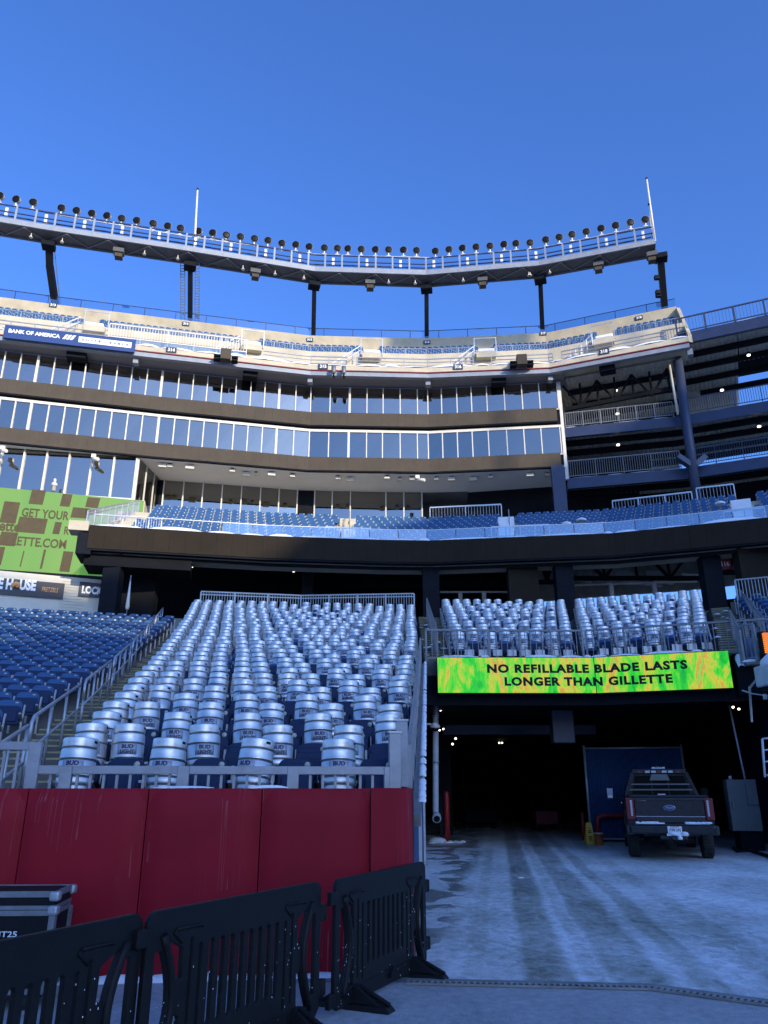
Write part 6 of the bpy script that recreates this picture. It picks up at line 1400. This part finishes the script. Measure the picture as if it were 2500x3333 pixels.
for _ in range(26):
    r_ = random.uniform(.04, .14); q = (p0.x + random.gauss(.02, .22), p0.y + random.gauss(-.15, .2), 0); mb.lathe([(r_, 0), (r_ * .85, r_ * .4), (r_ * .3, r_ * .6)], 8, q, 0, None, True)
mb.lathe([(.35, 0), (.3, .1), (.15, .17), (.01, .18)], 12, (p0.x - .35, p0.y, 0)); solo('snow_at_bollard', mb, M['snow'], kind='stuff')
# blue corrugated gate
ga, gb_ = atY(1922, 2700, 29.2), atY(2250, 2700, 28.6); t = thing('corrugated_gate', 'blue corrugated metal gate leaning behind the pickup in the tunnel', 'gate', (ga.x, ga.y, 0)); d_ = Vector((gb_.x - ga.x, gb_.y - ga.y, 0)); Lg = d_.length; d_.normalize(); zt = atY(2080, 2437, 29).z
mb = MB(); n = int(Lg / .075); nn = Vector((d_.y, -d_.x, 0))
for i in range(n * 2 + 1):
    p = Vector((ga.x, ga.y, 0)) + d_ * (Lg * i / (n * 2)) + nn * (.03 if i % 2 else 0); mb.v += [(p.x, p.y, .08), (p.x, p.y, zt)]
for i in range(n * 2): mb.face((2 * i, 2 * i + 2, 2 * i + 3, 2 * i + 1))
part(t, 'cladding', mb, M['blue_panel'])
for f in (0, 1): p = Vector((ga.x, ga.y, 0)) + d_ * (Lg * f) + nn * .06; mb = MB(); mb.tube([p, p + Vector((0, 0, zt + .12))], .045, 8); part(t, 'gate_post', mb, M['steel'])
for z in (zt + .02, .1): p = Vector((ga.x, ga.y, z)) + nn * .05; mb = MB(); mb.tube([p, p + d_ * Lg], .035, 8); part(t, 'cross_bar', mb, M['steel'])
p = atZ(1950, 2742, 0); q = atZ(2030, 2742, 0); q.y = p.y; t = thing('hoop_guard', 'red hoop guard rail in front of the blue gate', 'guard rail', p); zt = atY(1950, 2655, p.y).z; mb = MB(); mb.tube([p, (p.x, p.y, zt - .18), (p.x + .05, p.y, zt - .05), (p.x + .2, p.y, zt), (p.x + 1.5, p.y, zt)], .075, 10); part(t, 'hoop', mb, M['red']); mb = MB(); mb.lathe([(.13, 0), (.13, .03)], 12, p); part(t, 'foot_plate', mb, M['steel_d'])
p = atZ(1902, 2736, 0); t = thing('bollard', 'slim dark red bollard left of the wet floor sign', 'bollard', p); mb = MB(); mb.lathe([(.06, 0), (.06, atY(1902, 2645, p.y).z), (.01, atY(1902, 2643, p.y).z)], 12, (p.x, p.y, 0)); part(t, 'tube', mb, M['red']); mb = MB(); mb.lathe([(.1, 0), (.1, .03)], 12, p); part(t, 'base', mb, M['steel_d'])
p = atZ(1921, 2748, 0); t = thing('wet_floor_sign', 'yellow folding wet floor sign beside the orange bucket', 'floor sign', p); hs_ = .66
for s in (-1, 1):
    mb = MB(); mb.hexa([(p.x - .15, p.y + s * .16 - .012, 0), (p.x + .15, p.y + s * .16 - .012, 0), (p.x + .15, p.y + s * .16 + .012, 0), (p.x - .15, p.y + s * .16 + .012, 0), (p.x - .09, p.y + s * .015 - .012, hs_), (p.x + .09, p.y + s * .015 - .012, hs_), (p.x + .09, p.y + s * .015 + .012, hs_), (p.x - .09, p.y + s * .015 + .012, hs_)]); part(t, 'leaf', mb, M['yellow'])
mb = MB(); 
for z, wd in ((.50, .05), (.42, .10), (.37, .12), (.24, .12), (.19, .10), (.14, .12)): y = p.y - .16 + .145 * z / hs_ - .017; mb.box((p.x, y, z), (wd, .004, .028))
part(t, 'printed_lines', mb, M['blackp'])
mb = MB(); mb.tube([(p.x - .09, p.y, hs_), (p.x + .09, p.y, hs_)], .018, 8); part(t, 'hinge', mb, M['yellow'])
p = atZ(1951, 2752, 0); t = thing('bucket', 'orange plastic bucket with white lid beside the yellow sign', 'bucket', p); mb = MB(); mb.lathe([(.125, 0), (.13, .01), (.15, .34), (.156, .34), (.156, .36)], 18, p); part(t, 'pail', mb, M['orange']); mb = MB(); mb.lathe([(.16, .35), (.16, .375), (.14, .382), (.01, .384)], 18, p); part(t, 'lid', mb, M['white']); mb = MB(); mb.tube([p + Vector((-.155, 0, .31)), p + Vector((-.12, -.12, .2)), p + Vector((0, -.17, .15)), p + Vector((.12, -.12, .2)), p + Vector((.155, 0, .31))], .004, 5); part(t, 'handle', mb, M['steel'])
# grey cabinet and hose at right
ca = atY(2372, 2705, 24.6); t = thing('electrical_cabinet', 'grey steel electrical cabinet on a dark stand at right tunnel wall', 'cabinet', (ca.x, 24.6, .2)); zt, zb_ = atY(2380, 2537, 24.6).z, atY(2400, 2705, 24.6).z; xa, xb = atY(2378, 2620, 24.6).x, atY(2470, 2620, 24.6).x
mb = MB(); mb.box(((xa + xb) / 2, 24.75, (zt + zb_) / 2), (xb - xa, .45, zt - zb_), R(-10)); part(t, 'door', mb, M['cab'], bevel=.015)
mb = MB(); mb.box((xb - .22, 24.48, zt - .42), (.3, .12, .6), R(-10)); part(t, 'meter_box', mb, M['cab'], bevel=.01)
mb = MB(); mb.box(((xa + xb) / 2 + .1, 24.85, zb_ / 2), (xb - xa - .15, .4, zb_)); part(t, 'stand', mb, M['dark'])
mb = MB(); mb.lathe([(.05, 0), (.05, .1)], 8, (xa + .15, 24.7, zt)); part(t, 'lifting_eye', mb, M['pvc']); mb = MB(); mb.tube([(xb - .25, 24.7, zt), (xb - .35, 24.8, 4.2)], .03, 8); part(t, 'conduit', mb, M['pvc']); mb = MB(); mb.box((xa + .04, 24.5, (zt + zb_) / 2), (.03, .05, .16)); part(t, 'handle', mb, M['steel'])
hp = [atZ(*c, .05) for c in ((2388, 2760), (2400, 2770), (2440, 2768), (2480, 2780), (2540, 2800), (2600, 2806))]; mb = MB(); mb.tube(hp, .05, 8); solo('hose', mb, M['black'], 'thick black hose lying on the ground by the grey cabinet', 'hose')
mb = MB(); q = atZ(1694, 2856, .01); mb.box(q, (.13, .09, .012), .3); solo('litter_card', mb, M['signw'], 'small white card lying on the icy road', 'litter')
# lamps in the tunnel
for i, (pp, y, lab) in enumerate((((1418, 2318), 28, 'left lamp of the upper pair at tunnel left'), ((1434, 2312), 28, 'right lamp of the upper pair at tunnel left'), ((1431, 2377), 29, 'left lamp of the lower pair at tunnel left'), ((1443, 2373), 29, 'right lamp of the lower pair at tunnel left'), ((1473, 2422), 36, 'low glint lamp deep in tunnel left'), ((1483, 2404), 36, 'high glint lamp deep in tunnel left'), ((1659, 2373), 40, 'left half of twin emergency lamp deep in the tunnel'), ((1668, 2373), 40, 'right half of twin emergency lamp deep in tunnel'), ((1625, 2418), 45, 'left half of the lower twin lamp deep in tunnel'), ((1634, 2418), 45, 'right half of the lower twin lamp deep in tunnel'), ((2385, 2302), 24.2, 'left emergency lamp at the right end of screen'), ((2404, 2308), 24.2, 'right emergency lamp at the right end of screen'))):
    q = atY(*pp, y); o = thing('tunnel_lamp', lab, 'lamp', q, 'small lit lamps in the tunnel'); s = .06 if y < 30 else .09; mb = MB(); mb.lathe([(s * .5, 0), (s * .5, .05)], 10, q, 0, Matrix.Rotation(R(90), 3, 'X')); part(o, 'lamp_face', mb, M['lamp']); mb = MB(); mb.box(q + Vector((0, .08, 0)), (s, .1, s)); part(o, 'lamp_body', mb, M['dark'])
# vague machines parked deep in the tunnel
for px, py, y, w_, lab in ((1770, 2660, 38, 1.0, 'dim orange utility cart parked deep inside the tunnel'), (1560, 2650, 40, 1.5, 'dim grey cart with pale uprights deep in tunnel left')):
    q = atY(px, py, y); q.z = 0; o = thing('utility_cart', lab, 'cart', q); mb = MB(); mb.box(q + Vector((0, 0, .55)), (w_, 1.6, .6)); part(o, 'cart_body', mb, M['redsign'] if px > 1700 else M['dark'], bevel=.05)
    mb = MB(); mb.box(q + Vector((0, .5, 1.9)), (w_, 1.0, .08)); part(o, 'cart_roof', mb, M['dark'])
    for sx in (-1, 1):
        mb = MB(); mb.beam(q + Vector((sx * w_ * .45, .1, .8)), q + Vector((sx * w_ * .45, .2, 1.9)), .07, .07); part(o, 'upright', mb, M['dark'])
        for sy in (-.5, .5): mb = MB(); mb.lathe([(.22, -.08), (.24, 0), (.22, .08)], 14, q + Vector((sx * w_ * .45, sy, .24)), 0, Matrix.Rotation(R(90), 3, 'Y')); part(o, 'wheel', mb, M['tyre'])

# ================================================================== RIGHT EDGE
q = atY(2520, 2095, 21.5); t = thing('orange_board', 'bright orange lit display board cut off by the right frame edge', 'display screen', q); a, c = atY(2482, 2060, 21.5), atY(2482, 2125, 21.5); mb = MB(); mb.box((a.x + 1.0, 21.5, (a.z + c.z) / 2), (2.0, .1, a.z - c.z)); part(t, 'screen_panel', mb, M['led_or']); mb = MB(); mb.box((a.x + 1.0, 21.65, (a.z + c.z) / 2), (2.1, .18, a.z - c.z + .1)); part(t, 'housing', mb, M['dark'])
a, c = atY(2476, 2165, 20.5), atY(2476, 2232, 20.5); t = thing('wrapped_unit', 'pale wrapped box with snow on top at right frame edge', 'equipment box', a); mb = MB(); mb.box((a.x + .55, 20.6, (a.z + c.z) / 2), (1.1, .7, a.z - c.z), R(6)); part(t, 'box_body', mb, M['pvc'], bevel=.04); mb = MB(); mb.box((a.x + .6, 20.6, c.z - .06), (1.0, .6, .12), R(6)); part(t, 'base', mb, M['dark']); mb = MB(); mb.lathe([(.55, 0), (.5, .2), (.3, .38), (.02, .42)], 12, (a.x + .62, 20.6, a.z - .02)); part(t, 'snow_cap', mb, M['snow'])
a = atY(2418, 2150, 22.3); b_ = atY(2470, 2150, 21.6)
railing('stand_rail', 'short grey railing bay with snow before the right hand seats', [atY(2418, 2155, 22.4), atY(2468, 2150, 22.0)], 1.05, .6, .17, M['steel_d'], group='railings over the message screen', bal_w=.03, post_w=.09)
railing('stand_rail', 'grey railing from right stairs corner toward the orange board', [atY(2392, 2095, 23.2), atY(2425, 2160, 22.2)], 1.0, .9, .15, M['steel_d'], group='railings over the message screen', bal_w=.025)
t = thing('infill_wall', 'blue infill wall below the right hand railing', 'wall', atY(2440, 2200, 22.3)); mb = MB(); p, q = atY(2418, 2075, 22.7), atY(2466, 2155, 22.7); mb.box(((p.x + q.x) / 2, 22.7, (p.z + q.z) / 2), (q.x - p.x, .1, p.z - q.z)); part(t, 'panel_face', mb, M['blue_panel']); mb = MB(); mb.box(((p.x + q.x) / 2, 22.6, q.z - .06), (q.x - p.x + .1, .35, .1)); part(t, 'ledge', mb, M['steel'])
snow_lumps('snow_on_right_ledge', [atY(2414, 2158, 22.2), atY(2466, 2153, 22.2)], .16, .14, step=.3); snow_lumps('snow_on_right_ledge', [atY(2402, 2140, 22.9), atY(2415, 2172, 22.6)], .1, .2, step=.3)
t = thing('stand_fascia', 'dark navy end face of the right hand stand beside the tunnel', 'wall', (11.2, 22.6, 2)); 
mb = MB(); p, q = atY(2398, 2180, 22.9), atY(2415, 2180, 22.6); mb.hexa([(p.x, 22.95, 4.3), (p.x + 6, 20.3, 4.3), (p.x + 6, 21.0, 4.3), (p.x, 23.5, 4.3), (p.x, 22.95, 5.5), (p.x + 6, 20.3, 5.5), (p.x + 6, 21.0, 5.5), (p.x, 23.5, 5.5)]); part(t, 'fascia', mb, M['dark'])
mb = MB(); a, c = atY(2440, 2235, 22), atY(2447, 2350, 22); mb.beam(a, c, .05, .05); mb.beam(atY(2475, 2195, 22), atY(2440, 2240, 22), .05, .05); part(t, 'pale_pipe', mb, M['steel'])
t = thing('cable_line', 'thin cable strung across the right edge below the pale box', 'cable', atY(2420, 2248, 22)); mb = MB(); mb.tube([atY(2415, 2247, 22), atY(2450, 2258, 21.8), atY(2520, 2268, 21.4)], .02, 6); part(t, 'wire', mb, M['pvc']); mb = MB(); mb.box(atY(2490, 2268, 21.5), (.08, .08, .14)); part(t, 'clip', mb, M['pvc'])
a, c = atY(2481, 2405, 20.8), atY(2496, 2530, 20.8); t = thing('ladder_frame', 'pale tubular frame against the navy wall at right frame edge', 'ladder', c)
for dx in (0, .42): mb = MB(); mb.tube([a + Vector((dx, 0, 0)), c + Vector((dx - .05, 0, 0))], .03, 8); part(t, 'rail', mb, M['pvc'])
for f in (0, .3, .6, .95): p = a.lerp(c, f); mb = MB(); mb.tube([p, p + Vector((.42, 0, .05))], .022, 8); part(t, 'rung', mb, M['pvc'])

# ================================================================== PICKUP TRUCK
TR = thing('pickup_truck', 'black pickup truck parked with its tailgate toward us in the tunnel mouth', 'pickup truck', (0, 0, 0)); ORG[TR.name] = (0, 0, 0)
def tp(nm, mb, m, par=None, bevel=None, label=None): return part(par or TR, nm, mb, M[m], bevel=bevel, label=label)
def prism(pts, y0, y1, fy=None):
    mb = MB(); n = len(pts); mb.v = [(x, y0, z) for x, z in pts] + [(x, y1, z) for x, z in pts]; mb.face(range(n)); mb.face(range(2 * n - 1, n - 1, -1))
    for i in range(n): j = (i + 1) % n; mb.face((j, i, i + n, j + n))
    return mb
Wt = 1.04
sec = [(-.92, .74), (.92, .74), (1.0, .82), (1.02, 1.0), (1.0, 1.22), (.95, 1.44), (-.95, 1.44), (-1.0, 1.22), (-1.02, 1.0), (-1.0, .82)]
tp('bed', prism(sec, .12, 2.35), 'truckp', bevel=.025)
for s in (-1, 1):
    mb = MB(); pts = [(s * 1.0, y, z) for y, z in ((.66, .74), (.74, .98), (.95, 1.12), (1.3, 1.2), (1.65, 1.12), (1.86, .98), (1.94, .74))]
    mb.tube(pts, .05, 8); tp('wheel_arch', mb, 'truckp')
mb = MB(); mb.box((0, .085, 1.15), (1.62, .10, .57)); tg = tp('tailgate', mb, 'truckp', bevel=.02)
mb = MB(); mb.box((0, .028, 1.395), (1.64, .05, .045)); part(tg, 'upper_trim', mb, M['trim'], bevel=.01); mb = MB(); mb.box((0, .03, 1.0), (1.60, .012, .012)); part(tg, 'crease', mb, M['chrome'])
mb = MB(); mb.box((0, .03, .92), (1.58, .014, .10)); part(tg, 'lower_band', mb, M['trim'])
mb = MB(); mb.lathe([(.145, 0), (.145, .012), (.13, .02)], 24, (0, .03, 1.2), 0, Matrix.Rotation(R(90), 3, 'X') @ Matrix.Diagonal((1, .47, 1))); bd = tp('badge', mb, 'chrome'); mb = MB(); mb.lathe([(.125, .015), (.125, .023), (.01, .026)], 24, (0, .03, 1.2), 0, Matrix.Rotation(R(90), 3, 'X') @ Matrix.Diagonal((1, .45, 1))); part(bd, 'badge_field', mb, M['signblue'])
part(bd, 'lettering', place(fit_text('Ford', .15, .06, .005, .004), (0, .0, 1.172), 0), M['chrome'])
part(tg, 'lettering', place(fit_text('F-250', .2, .035, .01, .004), (-.62, .022, 1.36), 0), M['chrome'])
for s in (-1, 1):
    mb = MB(); mb.box((s * .915, .10, 1.17), (.20, .16, .50)); tl = tp('tail_light', mb, 'tail', bevel=.02); mb = MB(); mb.box((s * .885, .01, 1.19), (.045, .02, .36)); part(tl, 'reverse_lens', mb, M['taillens'])
    for k in range(9): mb = MB(); mb.box((s * .885, -.002, 1.0 + .04 * k), (.05, .006, .006)); part(tl, 'lens_rib', mb, M['trim'])
mb = MB(); mb.box((0, -.06, .71), (1.96, .26, .20)); bp_ = tp('bumper', mb, 'truckp', bevel=.04)
for s in (-1, 1): mb = MB(); mb.box((s * .98, .02, .70), (.16, .34, .22)); part(bp_, 'bumper_corner', mb, M['trim'], bevel=.04)
mb = MB(); mb.box((0, -.10, .825), (1.78, .20, .03)); part(bp_, 'step_pad', mb, M['trim'], bevel=.01)
mb = MB()
for x0, x1 in ((-.82, -.16), (.32, .86)): mb.box(((x0 + x1) / 2, -.12, .852), (x1 - x0, .13, .03))
for _ in range(22): x = random.choice((random.uniform(-.82, -.16), random.uniform(.32, .86))); mb.lathe([(.06, .855), (.05, .88), (.02, .89)], 7, (x, -.12 + random.uniform(-.04, .04), 0))
part(bp_, 'bumper_snow', mb, M['snow'], kind='stuff')
mb = MB(); mb.box((.05, -.20, .71), (.32, .012, .16)); pl_ = tp('licence_plate', mb, 'signw'); part(pl_, 'lettering', place(fit_text('X98·245', .27, .07, .012, .003), (.05, -.209, .675), 0), M['ink']); mb = MB(); mb.box((.05, -.208, .775), (.2, .003, .016)); part(pl_, 'state_line', mb, M['redsign'])
mb = MB(); mb.box((.1, -.215, .605), (.48, .07, .05)); mb.lathe([(.1, .61), (.07, .66), (.02, .675)], 8, (-.03, -.2, 0)); mb.lathe([(.1, .61), (.07, .66), (.02, .675)], 8, (.26, -.2, 0)); part(pl_, 'plate_snow', mb, M['snow'], kind='stuff')
mb = MB(); mb.box((.02, -.08, .54), (.62, .12, .09)); mb.box((.02, -.2, .54), (.11, .16, .1)); tp('tow_hitch', mb, 'trim', bevel=.01); mb = MB(); mb.lathe([(.05, .50), (.06, .55), (.02, .59)], 8, (.14, -.27, 0)); tp('hitch_snow', mb, 'snow')
mb = MB(); mb.box((0, 3.0, .64), (1.3, 5.4, .2)); tp('chassis', mb, 'trim'); mb = MB(); mb.tube([(-.62, 1.28, .42), (.62, 1.28, .42)], .09, 10); mb.lathe([(.17, -.15), (.2, 0), (.17, .15)], 12, (0, 1.28, .42), 0, Matrix.Rotation(R(90), 3, 'Y')); tp('rear_axle', mb, 'trim')
mb = MB(); mb.box((0, 1.2, 1.465), (1.80, 2.2, .04)); tp('bed_cover', mb, 'trim', bevel=.01)
cabp = [(-1.0, .62), (1.0, .62), (1.02, 1.05), (.98, 1.42), (.74, 2.04), (.66, 2.10), (-.66, 2.10), (-.74, 2.04), (-.98, 1.42), (-1.02, 1.05)]
tp('cab', prism(cabp, 2.42, 4.75), 'truckp', bevel=.03)
hood = prism([(-1.0, .62), (1.0, .62), (1.02, 1.1), (.9, 1.36), (-.9, 1.36), (-1.02, 1.1)], 4.70, 6.25); tp('hood', hood, 'truckp', bevel=.05)
mb = MB(); mb.poly([(-.76, 2.40, 1.50), (.76, 2.40, 1.50), (.64, 2.40, 1.98), (-.64, 2.40, 1.98)]); mb.poly([(-.76, 2.41, 1.50), (.76, 2.41, 1.50), (.64, 2.41, 1.98), (-.64, 2.41, 1.98)][::-1]); rw = tp('rear_window', mb, 'glassd'); mb = MB()
for x in (-.22, .22): mb.beam((x, 2.39, 1.5), (x * .95, 2.39, 1.98), .02, .02)
part(rw, 'window_divider', mb, M['trim'])
for s in (-1, 1):
    mb = MB(); mb.poly([(s * 1.0, 2.6, 1.46), (s * 1.0, 3.5, 1.46), (s * .79, 3.5, 1.96), (s * .79, 2.7, 1.96)]); tp('side_window', mb, 'glassd'); mb = MB(); mb.box((s * 1.03, 3.1, .98), (.02, .95, .7)); dr = tp('door', mb, 'truckp', bevel=.01); mb = MB(); mb.box((s * 1.05, 2.8, 1.28), (.03, .2, .035)); part(dr, 'handle', mb, M['chrome'])
    mb = MB(); mb.box((s * 1.33, 4.35, 1.52), (.2, .12, .30)); mr = tp('side_mirror', mb, 'chrome' if s < 0 else 'trim', bevel=.03); mb = MB(); mb.box((s * 1.33, 4.28, 1.56), (.16, .01, .20)); part(mr, 'mirror_glass', mb, M['taillens' if s < 0 else 'glassd']); mb = MB(); mb.beam((s * .98, 4.45, 1.42), (s * 1.25, 4.4, 1.46), .06, .06); part(mr, 'mirror_arm', mb, M['trim'])
    mb = MB(); mb.box((s * 1.02, 3.3, .45), (.18, 1.9, .06)); tp('running_board', mb, 'trim')
    for y in (1.28, 5.35):
        c = (s * .88, y, .41); mb = MB(); mb.lathe([(.25, -.13), (.37, -.135), (.405, -.10), (.41, 0), (.405, .10), (.37, .135), (.25, .13)], 28, c, 0, Matrix.Rotation(R(90), 3, 'Y')); wh = tp('wheel', mb, 'tyre')
        mb = MB()
        for k in range(30):
            a = 2 * math.pi * k / 30
            for x, o in ((-.07, 0), (0, .1), (.07, 0)): mb.box((c[0] + x, c[1] + .41 * math.cos(a + o), c[2] + .41 * math.sin(a + o)), (.055, .045, .016), 0, 0, Matrix.Rotation(a + o - math.pi / 2, 3, 'X'))
        part(wh, 'tread_blocks', mb, M['tyre'], kind='stuff'); mb = MB(); mb.lathe([(.24, -.06), (.25, .0), (.1, .06), (.01, .07)], 18, c, 0, Matrix.Rotation(R(90) * s, 3, 'Y')); part(wh, 'rim', mb, M['steel_d'])
    mb = MB(); mb.box((s * .88, 1.78, .42), (.28, .02, .3)); tp('mud_flap', mb, 'trim')
hr_ = thing('cab_rack', 'black guard rack with lamps standing behind the pickup cab', 'truck rack', (0, 0, 0)); bpy.data.objects.remove(hr_)
mb = MB(); mb.box((0, 2.33, 2.09), (1.42, .10, .13)); rk_ = tp('cab_rack', mb, 'truckp', bevel=.02)
for s in (-1, 1): mb = MB(); mb.beam((s * .92, 2.33, 1.46), (s * .70, 2.33, 2.06), .09, .09); part(rk_, 'rack_leg', mb, M['truckp'])
for z in (1.62, 1.76): mb = MB(); mb.beam((-.84 + (z - 1.62) * .3, 2.33, z), (.84 - (z - 1.62) * .3, 2.33, z), .05, .035); part(rk_, 'rack_streak_bar', mb, M['cab'])  # paler than the rack: stands for reflection streaks on the rear window
mb = MB(); mb.hexa([(-.26, 2.30, 1.86), (.26, 2.30, 1.86), (.26, 2.36, 1.86), (-.26, 2.36, 1.86), (-.2, 2.30, 2.02), (.2, 2.30, 2.02), (.2, 2.36, 2.02), (-.2, 2.36, 2.02)]); part(rk_, 'rack_plate', mb, M['cab'])
for x, m_ in ((-.5, 'tail'), (-.3, 'taillens'), (-.14, 'taillens'), (0, 'tail'), (.14, 'taillens'), (.3, 'taillens'), (.5, 'tail')): mb = MB(); mb.box((x, 2.275, 2.085), (.12, .02, .055)); part(rk_, 'rack_lamp', mb, M[m_])
part(rk_, 'lettering', place(fit_text('MAGNUM', .34, .05, .02, .006), (0, 2.33, 2.16), 0), M['signw'])
mb = MB(); mb.box((0, 2.2, 1.5), (.2, .01, .03)); tp('brake_strip', mb, 'taillens')
TR.location = (7.30, 21.05, 0); TR.rotation_euler = (0, 0, R(-15)); TR.scale = (1.05, 1.05, 1.05)
